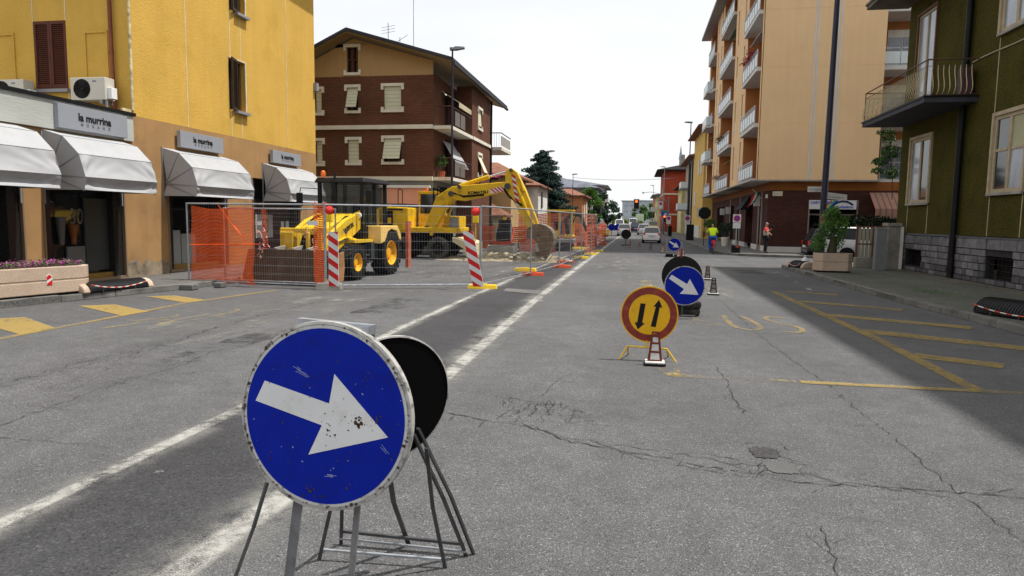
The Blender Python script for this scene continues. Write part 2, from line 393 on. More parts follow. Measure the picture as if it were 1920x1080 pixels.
# remains of yellow bay corner under the cone
mark('old_yellow_marking', seg((.40, 8.05), (.52, 7.6), 3), .24, m_paint_yf)
mark('old_yellow_marking', seg((.36, 19.7), (.37, 17.6), 3), .3, m_paint_yf)
for a, b in (((4.43,18.2),(4.50,18.9)), ((4.6,20.2),(4.66,20.9)), ((4.8,22.6),(4.86,23.3)), ((4.5,24.2),(4.95,24.6))): mark('white_dash', [a, b], .12, m_paint_w)
mark('white_dash', [(-4.2, 37.8), (1.0, 37.8)], .25, m_paint_w); mark('white_stop_line', [(4.6,33.2),(7.3,33.0)], .22, m_paint_w)
mark('white_edge_line', [(2.6, 50), (4.2, 50)], .4, m_paint_w)
# left bus bay
mark('bus_bay_marking', seg((-8.37, 7.0), (-8.42, 10), 4)+seg((-8.5, 11.8), (-8.05, 14.4), 4), .12)
for q in ([(-10.3,9.0),(-9.73,9.46),(-8.44,8.69),(-8.42,8.08)], [(-10.05,10.9),(-9.59,11.25),(-8.33,10.56),(-8.42,10.02)], [(-9.95,12.55),(-9.5,12.83),(-8.45,12.33),(-8.55,11.84)]):
    poly('bus_bay_marking', q, m_paint_yb, .0085)
strokes('bus_lettering', [[(-7.74,8.8),(-7.6,9.3),(-7.75,9.7),(-7.5,10.1),(-7.65,10.4)],[(-7.95,9.6),(-7.35,9.8)],[(-7.2,9.3),(-7.25,10.1),(-7.05,10.9)],[(-7.0,9.9),(-6.9,10.9),(-7.1,11.3)]], .10, m_paint_yf)

# cracks: narrow open joints following the fractures of the photo
def crack(pts, w=.012, jit=.03, step=.09, branch=0):
    out_ = []
    for (a, b) in zip(pts[:-1], pts[1:]):
        a = Vector(a); b = Vector(b); n = max(2, int((b-a).length/step))
        d = (b-a).normalized(); s = Vector((-d.y, d.x))
        for i in range(n): out_.append(a.lerp(b, i/n)+s*random.uniform(-jit, jit))
    out_.append(Vector(pts[-1]))
    vs = []; fs = []
    for i, p in enumerate(out_):
        d = (out_[min(i+1, len(out_)-1)]-out_[max(i-1, 0)]); d = d.normalized() if d.length > 0 else Vector((1, 0)); s = Vector((-d.y, d.x))
        ww = w*random.uniform(.15, .85)*(.3 if i in (0, len(out_)-1) else 1)
        vs += [(p.x-s.x*ww/2, p.y-s.y*ww/2, .0055), (p.x+s.x*ww/2, p.y+s.y*ww/2, .0055)]
    fs = [(2*i, 2*i+1, 2*i+3, 2*i+2) for i in range(len(out_)-1) if random.random() > .04]
    cracks.append((vs, fs))
    for _ in range(branch):
        p = random.choice(out_); a = random.uniform(0, 2*PI); q = p+Vector((math.cos(a), math.sin(a)))*random.uniform(.1, .35)
        crack([tuple(p), tuple(q)], w*.6, jit*.6, .05)
cracks = []
crack([(-1.58,5.65),(-1.15,5.51),(-.76,5.39),(-.43,5.1),(-.1,5.01),(.24,4.9),(.46,4.8),(.8,4.71),(1.12,4.61),(1.45,4.62),(1.98,4.65),(2.45,4.63),(3.4,4.6)], .016, .02, .05, 16)
crack([(-.9,5.52),(-.5,5.22),(-.1,5.11),(.32,5.03),(.75,4.88),(1.11,4.85),(1.33,4.68),(2.0,4.55)], .011, .025, .05, 10)
crack([(-.1,5.0),(.1,4.85),(.5,4.72),(.9,4.62)], .010, .02, .05, 4)
crack([(1.88,16.5),(1.89,14.68),(1.91,10.9),(1.98,8.7),(2.06,7.6),(2.06,6.39),(2.11,5.46),(2.08,5.19),(2.08,4.77),(2.09,4.43),(2.11,3.94),(2.2,3.2)], .011, .028, .06, 9)
crack([(1.0,8.3),(1.03,7.61),(1.0,7.02),(1.02,6.2)], .012, .03, .06, 6)
crack([(1.08,3.95),(1.07,3.67),(1.02,3.41),(1.05,2.9)], .010, .02, .05, 3)
crack([(-4.9,4.2),(-4.94,4.51),(-5.02,5.23),(-5.1,6.04),(-4.99,6.72),(-5.14,7.63),(-4.9,8.63),(-4.8,9.4)], .013, .03, .07, 14)
crack([(-5.3,4.1),(-4.7,4.29),(-4.27,4.28),(-3.71,4.26)], .009, .015, .06, 1)
crack([(-6.22,5.71),(-6.06,6.19),(-5.95,7.15),(-6.0,7.78),(-6.24,9.56),(-6.22,11.15),(-6.2,13)], .016, .06, .08, 22)
crack([(-6.1,5.4),(-6.2,6.2),(-6.12,7.2),(-6.15,8.4)], .012, .06, .08, 12)
crack([(-5.95,6.9),(-5.69,6.84),(-5.19,6.72),(-5.1,6.91)], .011, .02, .06, 3)
crack([(-5.1,6.2),(-4.6,6.6),(-4.4,7.2)], .009, .03, .06, 2)
crack([(-.85,6.3),(-.82,6.48),(-.77,7.1),(-.6,7.6)], .008, .02, .05, 1)
crack([(-1.3,6.33),(-.9,6.2),(-.5,6.1),(-.33,6.02)], .012, .02, .05, 3)
for _ in range(90):
    x = random.uniform(-1.15, -.3); y = 5.55+random.random()*.6
    a = random.choice([random.uniform(-.4, .4), random.uniform(1.2, 1.9)]); ln = random.uniform(.08, .28)
    crack([(x, y), (x+math.cos(a)*ln, y+math.sin(a)*ln)], .008, .015, .04)
for _ in range(16):
    x = random.uniform(.7, 1.4); y = 4.65+random.random()*.75; a = random.uniform(0, PI); ln = random.uniform(.08, .25)
    if (x-1.0)**2+((y-5.15)/1.2)**2 < .03: continue
    crack([(x, y), (x+math.cos(a)*ln, y+math.sin(a)*ln)], .010, .02, .04)
crack([(-1.3,15.5),(-.5,15.3),(.17,15.16)], .02, .01, .2); crack([(-4.3,16.2),(-2.59,16.06)], .02, .01, .2)
crack([(.6,15.3),(3.2,15.25)], .012, .01, .2); crack([(-1.6,26.1),(4.4,25.9)], .03, .01, .3); crack([(1.2,19.5),(4.4,19.6)], .02, .01, .3)
for _ in range(70):      # fine crazing in the closed lane
    x = random.gauss(-5.9, .35); y = random.uniform(5.0, 9.5); a = random.choice([random.uniform(-.3, .3), random.uniform(1.2, 1.9)]); ln = random.uniform(.12, .4)
    crack([(x, y), (x+math.cos(a)*ln, y+math.sin(a)*ln)], .008, .02, .05)
cm = MB()
for vs, fs in cracks: cm.add(vs, fs)
struct(cm.build('road_cracks', m_crack), 'stuff')
# potholes
def blob(cx, cy, rx, ry, z, name, m, n=46, j=.18, rot=0):
    pts = []
    for i in range(n):
        t = 2*PI*i/n; r = 1+random.uniform(-j, j); sq = 1/max(abs(math.cos(t)), abs(math.sin(t)))**.6
        x, y = rx*r*sq*math.cos(t), ry*r*sq*math.sin(t)
        pts.append((cx+x*math.cos(rot)-y*math.sin(rot), cy+x*math.sin(rot)+y*math.cos(rot)))
    return poly(name, pts, m, z)
blob(1.0, 5.17, .100, .115, .0062, 'pothole', asphalt('pothole_gravel', (.048,.046,.046), bright=.8, speck=.75, scale=90), j=.2)
blob(1.06, 4.86, .11, .11, .0060, 'worn_asphalt_patch', mat('worn_patch', (.105,.103,.10), .9, fine=.2, fs=90), j=.12)
blob(-3.05, 3.9, .03, .025, .0062, 'road_stain', m_paint_w, j=.3)

m_oil = paint('oil_stain', (.035,.034,.035), cover=.34, sc=5)
for (x, y, rx, ry) in ((-5.2,8.0,.3,1.2), (-4.6,12.5,.4,1.2), (3.9,24.5,.5,1.0)):
    blob(x, y, rx, ry, .0052, 'oil_stain', m_oil, j=.25)
m_pale = paint('pale_scuff', (.20,.195,.18), cover=.30, sc=3, streak=(1,.25,1))
for (x, y, rx, ry) in ((-6.5,13.0,1.2,2.2), (-7.2,19.5,1.8,2.0), (-5.0,21,1.3,2.5), (-6.5,9.5,.8,1.5), (.9,18,1.5,3.5), (0,28,1.5,4)):
    blob(x, y, rx, ry, .0050, 'pale_scuff', m_pale, j=.25)
# pavements
def pavement(name, pts, m, h=.12):
    mb = MB(); mb.prism(pts, 'z', .001, h); o = mb.build(name, m); o['kind'] = 'structure'; return o
lk = [(-11.7, -4), (-11.25, 6), (-11.07, 10.2), (-10.55, 12.4), (-10.05, 14.1), (-9.85, 17.5), (-9.85, 26.2)]
rk = [(6.6, -4), (6.25, 8), (6.02, 11.7), (5.92, 13.3), (5.66, 17.2), (5.58, 20.5), (5.50, 26.6), (5.62, 27.6), (6.1, 28.2), (7.2, 28.5), (22, 28.5)]
pk = [(3.4, 120), (4.05, 60), (4.2, 40), (4.5, 37.2), (5.2, 35.9), (6.4, 35.3), (8, 35.1), (26, 35.1)]
PL = pavement('pavement_left', lk+[(-22, 26.2), (-22, -4)], m_pave)
PR = pavement('pavement_right', rk+[(22, -4)], asphalt('pavement_blocks', (.092,.093,.078), bright=.5, speck=.35, patch=.3, scale=24))
PF = pavement('pavement_far_right', pk+[(26, 120)], m_pave)
pavement('pavement_far_left', [(-5.2, 120), (-7.2, 44), (-7.6, 36), (-8.0, 31.5), (-22, 31.5), (-22, 120)], m_pave)
def kerb(parent, pts, ln=1.0, wk=.16, h=.13, side=1, big=True):
    # separate kerb stones with open joints along the pavement edge
    acc = []; 
    for a, b in zip(pts[:-1], pts[1:]):
        a = Vector(a); b = Vector(b); L_ = (b-a).length; n = max(1, round(L_/ln)); d = (b-a)/n
        for i in range(n): acc.append((a+d*i, a+d*(i+1)))
    for a, b in acc:
        d = (b-a).normalized(); s = Vector((-d.y, d.x))*side; g = d*random.uniform(.004, .012); o1 = s*random.uniform(-.015, .01); hh = h+random.uniform(-.01, .008)
        p = [a+g-s*.012+o1, b-g-s*.012+o1, b-g+s*wk, a+g+s*wk]
        mb = MB(); mb.hexa([(v.x, v.y, .0) for v in p]+[(v.x+s.x*(.012 if k < 2 else 0), v.y+s.y*(.012 if k < 2 else 0), hh) for k, v in enumerate(p)])
        mb.build('kerb_stone', m_kerb, parent, world=True, bevel=.012)
kerb(PL, lk[1:], 1.0, side=1)
kerb(PR, rk[1:-1], .95, side=-1)
kerb(PF, pk[1:-1], 1.4, side=1)
# broken kerb pieces where the site begins
for x, y, s in ((-9.95, 13.95, .16), (-9.6, 14.6, .1)):
    props(MB().box(x-s, y-.12, 0.005, x+s, y+.12, .13).build('kerb_block', m_kerb, bevel=.02), 'loose broken kerb block where the shop pavement meets the orange net' if s > .12 else 'small broken kerb lump beside the fence foot', 'kerb block')
# paving joints on the right pavement, dry leaves along the wall, weeds
lv = MB()
for _ in range(330):
    t = random.random(); y = 12+t*14; x = 9.25-random.random()**2*.5-(.15 if y < 22 else 0); s = random.uniform(.012, .035); a = random.uniform(0, PI); z = .124+random.random()*.006
    c, q = math.cos(a)*s, math.sin(a)*s
    lv.add([(x-c, y-q, z), (x+q*.6, y-c*.6, z+.012), (x+c, y+q, z), (x-q*.6, y+c*.6, z+.004)], [(0,1,2,3)])
struct(lv.build('fallen_leaves', mat('dry_leaf', (.22,.11,.035), .8, var=.5, vs=9)), 'stuff')
gr = MB()
for _ in range(900):
    if random.random() < .5: x, y = random.gauss(7.0, .25), random.gauss(17.6, .5)
    else: x, y = random.uniform(6.1, 8.8), random.uniform(11, 24)
    h = random.uniform(.01, .035); a = random.uniform(0, PI)
    gr.add([(x, y, .121), (x+.012*math.cos(a), y+.012*math.sin(a), .121), (x+random.uniform(-.01,.01), y, .121+h)], [(0,1,2)])
struct(gr.build('pavement_grass', m_leaf), 'stuff')
# ================================================================== buildings
class Face:
    """a wall plane: o = start, u = travel direction, outward normal to the right of travel"""
    def __init__(s, o, u): s.o = Vector((o[0], o[1], 0)); s.u = Vector((u[0], u[1], 0)).normalized(); s.n = Vector((s.u.y, -s.u.x, 0))
    def P(s, a, z, d=0): p = s.o+s.u*a+s.n*d; return (p.x, p.y, z)
    def box(s, mb, a0, a1, z0, z1, d0, d1):
        P = s.P; return mb.hexa([P(a0,z0,d1), P(a1,z0,d1), P(a1,z0,d0), P(a0,z0,d0), P(a0,z1,d1), P(a1,z1,d1), P(a1,z1,d0), P(a0,z1,d0)])
    def wall(s, mb, a0, a1, z0, z1, holes=(), depth=.22):
        A = sorted({a0, a1, *[h[0] for h in holes], *[h[1] for h in holes]}); Z = sorted({z0, z1, *[h[2] for h in holes], *[h[3] for h in holes]})
        A = [a for a in A if a0 <= a <= a1]; Z = [z for z in Z if z0 <= z <= z1]
        for i in range(len(A)-1):
            for j in range(len(Z)-1):
                ca, cz = (A[i]+A[i+1])/2, (Z[j]+Z[j+1])/2
                if any(h[0] < ca < h[1] and h[2] < cz < h[3] for h in holes): continue
                mb.quad(s.P(A[i],Z[j]), s.P(A[i+1],Z[j]), s.P(A[i+1],Z[j+1]), s.P(A[i],Z[j+1]))
        for h in holes:
            x0, x1, y0, y1 = h[:4]; d = -(h[4] if len(h) > 4 else depth)
            mb.quad(s.P(x0,y0), s.P(x0,y0,d), s.P(x0,y1,d), s.P(x0,y1)); mb.quad(s.P(x1,y0,d), s.P(x1,y0), s.P(x1,y1), s.P(x1,y1,d))
            mb.quad(s.P(x0,y1), s.P(x0,y1,d), s.P(x1,y1,d), s.P(x1,y1)); mb.quad(s.P(x0,y0,d), s.P(x0,y0), s.P(x1,y0), s.P(x1,y0,d))
        return mb
    def mat4(s, a, z, d): return frame(s.P(a, z, d), s.u, (0, 0, 1))

def wallpart(root, name, m, calls):
    mb = MB(); mb.keep = True
    for f, args in calls: f.wall(mb, *args)
    return mb.build(name, m, root, world=True)

def window(root, F, a0, a1, z0, z1, d=-.16, m_frame=None, m_pane=None, leaves=2, fw=.07, sill=None, sillm=None, cross=0, name='window', extra=None, pane_d=.02):
    """frame mesh with panes (and sill) as sub-parts"""
    m_frame = m_frame or m_white; m_pane = m_pane or m_glass
    mb = MB(); t = .06
    F.box(mb, a0, a1, z0, z0+fw, d-t, d); F.box(mb, a0, a1, z1-fw, z1, d-t, d)
    F.box(mb, a0, a0+fw, z0+fw, z1-fw, d-t, d); F.box(mb, a1-fw, a1, z0+fw, z1-fw, d-t, d)
    for i in range(1, leaves):
        c = a0+(a1-a0)*i/leaves; F.box(mb, c-fw*.6, c+fw*.6, z0+fw, z1-fw, d-t, d-.002)
    if cross: 
        zc = z0+(z1-z0)*cross
        for i in range(leaves):
            w0 = a0+(a1-a0)*i/leaves; w1 = a0+(a1-a0)*(i+1)/leaves; F.box(mb, w0+fw, w1-fw, zc-fw*.35, zc+fw*.35, d-t, d-.004)
    o = mb.build(name, m_frame, root, world=True)
    for i in range(leaves):
        w0 = a0+(a1-a0)*i/leaves; w1 = a0+(a1-a0)*(i+1)/leaves
        F.box(MBX := MB(), w0+.01, w1-.01, z0+.01, z1-.01, d-pane_d-.03, d-pane_d-.015)
        sub = MBX.build('pane', m_pane if not isinstance(m_pane, (list, tuple)) else m_pane[i % len(m_pane)], o)
        fix(sub, root)
    if sill:
        q = MB(); F.box(q, a0-sill, a1+sill, z0-.07, z0, d, .09); fix(q.build('sill', sillm or m_conc, o), root)
    return o
def fix(o, root):
    """child meshes written in world coordinates, root is the thing's empty"""
    off = Vector(root.location)
    for v in o.data.vertices: v.co -= off
    return o
def sub(mb, name, m, parent, root, **k): return fix(mb.build(name, m, parent, **k), root)

def shutter_leaf(root, F, a0, a1, z0, z1, d0, d1, m, ms, parent=None, slats=26):
    mb = MB(); fw = .06
    F.box(mb, a0, a0+fw, z0, z1, d0, d1); F.box(mb, a1-fw, a1, z0, z1, d0, d1)
    F.box(mb, a0+fw, a1-fw, z0, z0+fw*1.6, d0, d1); F.box(mb, a0+fw, a1-fw, z1-fw*1.3, z1, d0, d1)
    o = mb.build('shutter', m, root, world=True)
    q = MB(); n = slats; zz0, zz1 = z0+fw*1.6, z1-fw*1.3; dm = (d0+d1)/2
    for i in range(n):
        z = zz0+(zz1-zz0)*i/n; h = (zz1-zz0)/n
        q.hexa([F.P(a0+fw,z,d1-.005), F.P(a1-fw,z,d1-.005), F.P(a1-fw,z,d1-.012), F.P(a0+fw,z,d1-.012), F.P(a0+fw,z+h*1.05,d0+.012), F.P(a1-fw,z+h*1.05,d0+.012), F.P(a1-fw,z+h*1.05,d0+.004), F.P(a0+fw,z+h*1.05,d0+.004)])
    sub(q, 'slats', ms, o, root, kind='stuff')
    return o

# ------------------------------------------------------------------ yellow building with the shop (left)
m_ywall = mat('yellow_plaster', (.585,.355,.068), .9, var=.06, vs=.7, dirt=(.47,.28,.035), dirt_amt=.4, fine=.10, fs=38, bump=1.0, bs=26, streak=.06)
m_tan = mat('tan_plaster', (.355,.205,.085), .9, var=.12, vs=.9, dirt=(.27,.15,.065), dirt_amt=.65, bump=.5, bs=50, streak=.10)
m_tand = mat('stained_plinth', (.24,.19,.13), .95, var=.3, vs=4, dirt=(.10,.09,.07), dirt_amt=.9, bump=.8)
m_fascia = mat('fascia_concrete', (.40,.41,.38), .85, var=.12, vs=1.2, dirt=(.3,.3,.27), dirt_amt=.5, bump=.5, bs=30, stretch=(1,.15,1))
m_alu = mat('sign_aluminium', (.30,.315,.35), .5, metal=.2, var=.05)
m_joint = mat('pale_joint', (.62,.55,.40), .85, var=.2, vs=3)
m_fabric = mat('white_canvas', (.37,.375,.385), .75, var=.05, vs=1.5, dirt=(.31,.305,.30), dirt_amt=.4)
m_copper = mat('copper_pipe', (.20,.06,.025), .55, var=.25, vs=3)
yb = T('yellow_corner_building', 'mustard yellow plastered building with tan shop floor and single storey shop wing', 'building', (-17, 20, 0))
FX = -12.4
F1 = Face((FX, 5.0), (0, 1))               # street face, a = Y-5
shopA = (11.6, 14.35, .18, 2.95, .5); shopB = (15.75, 19.0, .18, 2.95, .5); shop2 = (7.62, 10.0, .16, 2.95, .5); shop1 = (3.6, 7.15, .16, 2.95, .5)
wF = (14.63, 15.52, 4.98, 6.52); wF2 = (14.75, 15.6, 7.98, 9.5)
wallpart(yb, 'upper_wall', m_ywall, [(F1, (10.45, 20.4, 4.15, 11.2, [wF, wF2]))])
wallpart(yb, 'shop_wall', m_tan, [(F1, (10.0, 20.4, .12, 4.148, [shopA, shopB])), (F1, (0, 10.0, .12, 3.5, [shop1, shop2]))])
F1b = Face((-22.4, 15.45), (1, 0))
wsh = (7.24, 8.19, 4.84, 6.52)
wallpart(yb, 'end_wall', m_ywall, [(F1b, (0, 10.0, 3.9, 11.2, [wsh]))])
mb = MB(); mb.box(-24, 25.35, .12, -12.41, 25.39, 11.2); mb.build('far_wall', m_ywall, yb, world=True)
mb = MB(); mb.box(-22, 5.0, .12, FX-.02, 5.15, 3.9); mb.build('wing_end_wall', m_tan, yb, world=True)
mb = MB(); mb.box(-24, 14.8, 11.2, -11.6, 26.2, 11.4); mb.build('roof', m_darkwood, yb, world=True)
mb = MB(); mb.box(-22, 4.9, 3.9, FX-.05, 15.44, 4.05); mb.build('wing_roof', m_conc, yb, world=True)
mb = MB(); F1.box(mb, -.2, 10.42, 4.12, 4.2, -.3, .10); mb.build('roof_edge', m_blackm, yb, world=True)
mb = MB(); F1.box(mb, 0, 10.36, 3.5, 4.12, -.2, .06); mb.build('fascia', m_fascia, yb, world=True)
mb = MB()
for (pa, pb_, h0) in ((10.02, 11.58, .50), (7.17, 7.6, .36)):
    rnp = random.Random(5); n_ = 18; tp = [(pa+(pb_-pa)*i/n_, h0+rnp.uniform(-.10, .08)) for i in range(n_+1)]; m0 = len(mb.v)
    mb.add([F1.P(pa, .12, .012)]+[F1.P(a, z, .006) for a, z in tp]+[F1.P(pb_, .12, .012)], [tuple(range(n_+3))])
mb.each('plinth', m_tand, yb, world=True)
mb = MB(); F1.box(mb, 10.02, 10.32, 4.12, 4.28, .0, .05); F1.box(mb, 10.40, 10.47, 4.28, 11.2, -.01, .02)
mb.build('corner_strip', mat('chipped_corner', (.50,.42,.25), .9, var=.5, vs=7), yb, world=True)
mb = MB(); [F1.box(mb, a-.012, a+.012, z0, z1, 0, .006) for a, z0, z1 in ((12.6,4.15,11.2),(18.2,4.15,11.2),(14.72,4.15,4.9),(15.3,4.15,4.9),(14.72,6.55,7.9),(15.3,6.55,7.9))]
[F1b.box(mb, a-.012, a+.012, z0, z1, 0, .006) for a, z0, z1 in ((7.24,6.52,11.2),(8.19,6.52,11.2),(8.19,4.05,4.8))]
mb.build('plaster_joints', m_joint, yb, world=True)
# windows with shutters in the street face
for (a0, a1, z0, z1) in (wF, wF2):
    q = MB(); F1.box(q, a0, a1, z0, z1, -.22, -.20); 
    wn = q.build('window', m_dark, yb, world=True)
    q = MB(); F1.box(q, a0+.25, a1+.08, z0-.09, z0-.01, -.02, .14); sub(q, 'sill', m_grey, wn, yb)
    q = MB(); F1.box(q, a1-.02, a1+.03, z0, z1, .0, .03); F1.box(q, a0, a1+.03, z1, z1+.04, 0, .03); sub(q, 'surround', m_joint, wn, yb)
    shutter_leaf(yb, Face(F1.P(a0+.46, 0, .02)[:2], (.25, -1)), 0, .47, z0-.02, z1+.02, 0, .045, m_darkwood, m_darkwood, slats=22)
    shutter_leaf(yb, Face(F1.P(a1-.02, 0, -.16)[:2], (-.9, -.35)), -.02, .3, z0, z1, 0, .04, mat('ochre_wood', (.16,.10,.02), .7), m_darkwood, slats=20)
# shuttered window, blind niches and pipe on the end wall
a0, a1, z0, z1 = wsh
q = MB(); F1b.box(q, a0, a1, z0, z1, -.21, -.2); wn = q.build('window', m_dark, yb, world=True)
q = MB(); F1b.box(q, a0-.1, a1+.06, z0-.09, z0-.01, -.02, .12); sub(q, 'sill', m_grey, wn, yb)
am = (a0+a1)/2
for b0, b1 in ((a0+.01, am-.004), (am+.004, a1-.01)): shutter_leaf(yb, F1b, b0, b1, z0+.01, z1, -.05, 0.005, m_brownwood, m_brownwood, slats=30)
for b0, b1, zz in ((8.72, 9.38, 6.18), (5.7, 6.68, 6.2)):
    q = MB(); F1b.box(q, b0, b0+.04, 4.2, zz, 0, .03); F1b.box(q, b1-.04, b1, 4.2, zz, 0, .03); F1b.box(q, b0, b1, zz, zz+.06, 0, .035); q.build('blind_niche_frame', m_ywall, yb, world=True)
q = MB(); q.tube(F1b.P(9.55, 4.0, .09), F1b.P(9.50, 11.2, .09), .05, n=10); [q.tube(F1b.P(9.53, z, .09), F1b.P(9.53, z+.05, .09), .062, n=10) for z in (5.65, 8.2)]
q.build('drainpipe', m_copper, yb, world=True, smooth=True)
q = MB(); F1.box(q, 20.28, 20.46, 6.55, 6.85, 0, .14); q.build('junction_box', m_grey, yb, world=True)
# shop fronts: aluminium frame, glass and display behind
m_sframe = mat('brown_aluminium', (.30,.22,.15), .45, metal=.5, var=.1)
def shopfront(h, label, mull=()):
    a0, a1, z0, z1 = h[:4]; mb = MB()
    F1.box(mb, a0, a0+.035, z0, z1, -.02, .03); F1.box(mb, a1-.035, a1, z0, z1, -.02, .03); F1.box(mb, a0, a1, z0-.05, z0+.03, -.3, .03)
    o = mb.build('shop_window', m_sframe, yb, world=True)
    q = MB(); F1.box(q, a0+.25, a1-.32, z0+.03, z1, -.30, -.28); sub(q, 'pane', m_glassb, o, yb)
    q = MB(); F1.box(q, a0+.04, a0+.25, z0, z1, -.32, -.05); [sub(m_, 'pier', mat('black_granite', (.018,.017,.016), .25, var=.3, vs=20), o, yb) for m_ in (q, F1.box(MB(), a1-.32, a1-.04, z0, z1, -.32, -.05))]
    q = MB(); F1.box(q, a0+.25, a1-.3, z0, z0+.14, -.28, -.1); sub(q, 'brass_kick_plate', mat('brass', (.35,.22,.06), .4, metal=.6), o, yb)
    return o
for h in (shop1, shop2, shopA, shopB): shopfront(h, '')
# seen through the glass: plinths and vases (glass is dark so they stand in front as reflections/decals behind frame)
m_vit = mat('display_white', (.30,.31,.30), .5, var=.05); m_vasee = mat('vase_amber', (.16,.05,.015), .3, var=.3, vs=8)
def display(label, cat, a, z, w, h, m, d=-.26, group=None):
    q = MB(); F1.box(q, a, a+w, z, z+h, d, d+.05); o = q.build('display_plinth', m, bevel=.004); props(o, label, cat, group); return o
display('low grey display plinth behind the glass of the window marked 30', 'display stand', 8.45, .33, .5, .62, mat('display_grey', (.12,.115,.11), .5))
display('pale panel beside the plinth in the window marked 30', 'panel', 8.98, .36, .70, 1.7, mat('panel_grey', (.045,.048,.046), .3))
display('tall white display cube in the shop window past the tan pillar', 'display stand', 11.95, .32, .42, .95, m_vit)
display('shorter white display cube beside the tall one behind the fence', 'display stand', 12.42, .32, .62, .85, m_vit)
for a, nm, hh, mm in ((8.28, 'smoky tapered vase standing behind the window marked 30', .62, mat('vase_smoke', (.09,.08,.075), .3)), (8.62, 'amber vase standing on the low plinth in the window marked 30', .45, m_vasee)):
    q = MB(); z0 = 1.0
    q.lathe([(.0,z0),(.05,z0),(.06,z0+.1),(.10,z0+hh*.8),(.12,z0+hh),(.10,z0+hh)], F1.P(a, 0, -.2), n=12); props(q.build('vase', mm, smooth=True), nm, 'vase')
m_num = mat('number_grey', (.17,.17,.15), .6, var=0); m_txt = mat('letter_black', (.008,.008,.009), .5, var=0); m_txtg = mat('letter_grey', (.16,.16,.18), .6, var=0)
t3 = text('number_lettering', '30', m_num, None, F1.mat4(8.60, 1.46, -.274), .52, extrude=.002, sx=.8); props(t3, 'large pale number 30 lettered on the shop glass', 'lettering')
# door and poster behind the fence
q = MB(); F1.box(q, 16.1, 18.7, .2, 2.2, -.27, -.22); q.build('shop_door', mat('dark_red_wood', (.045,.012,.010), .5), yb, world=True)
q = MB(); F1.box(q, 16.25, 17.35, .95, 1.75, -.2, -.18); po = q.build('poster', mat('poster_grey', (.42,.40,.38), .8, var=.05)); props(po, 'grey sale poster reading 50 pasted inside the fenced shop window', 'poster')
text('poster_lettering', '50', mat('poster_brown', (.10,.03,.02), .7), po, F1.mat4(16.62, 1.12, -.176), .72, extrude=.002, sx=.62)
for i, (a, z) in enumerate(((17.95, 1.25), (18.3, 1.27))):
    q = MB(); F1.box(q, a, a+.2, z, z+.26, -.2, -.185); props(q.build('paper_notice', m_white), ('left' if i == 0 else 'right')+' one of two small white notices taped on the dark red shop door', 'notice')
# shop name boards
def shopsign(a0, a1, z0, z1, ts, label):
    r = T('shop_sign', label, 'sign', F1.P((a0+a1)/2, z0, .06), group='shop name boards over the awnings')
    q = MB(); F1.box(q, a0, a1, z0, z1, .06, .17); q.build('panel', m_alu, r, world=True, bevel=.006)
    c = (a0+a1)/2; h = z1-z0
    text('name_lettering', 'la murrina', m_txt, r, F1.mat4(c, z0+h*.42, .175), ts, extrude=.006, bold=.004, world=True, align='CENTER')
    text('place_lettering', 'MURANO', m_txtg, r, F1.mat4(c+.02, z0+h*.22, .175), ts*.36, extrude=.003, bold=.002, world=True, align='CENTER', spacing=3.4)
shopsign(7.98, 10.02, 3.54, 4.06, .235, 'largest grey board reading la murrina on the concrete fascia')
shopsign(12.0, 13.98, 3.54, 3.99, .215, 'grey board reading la murrina over the middle awning on tan wall')
shopsign(16.85, 18.85, 3.53, 3.96, .215, 'smallest grey board reading la murrina over the awning by the digger')
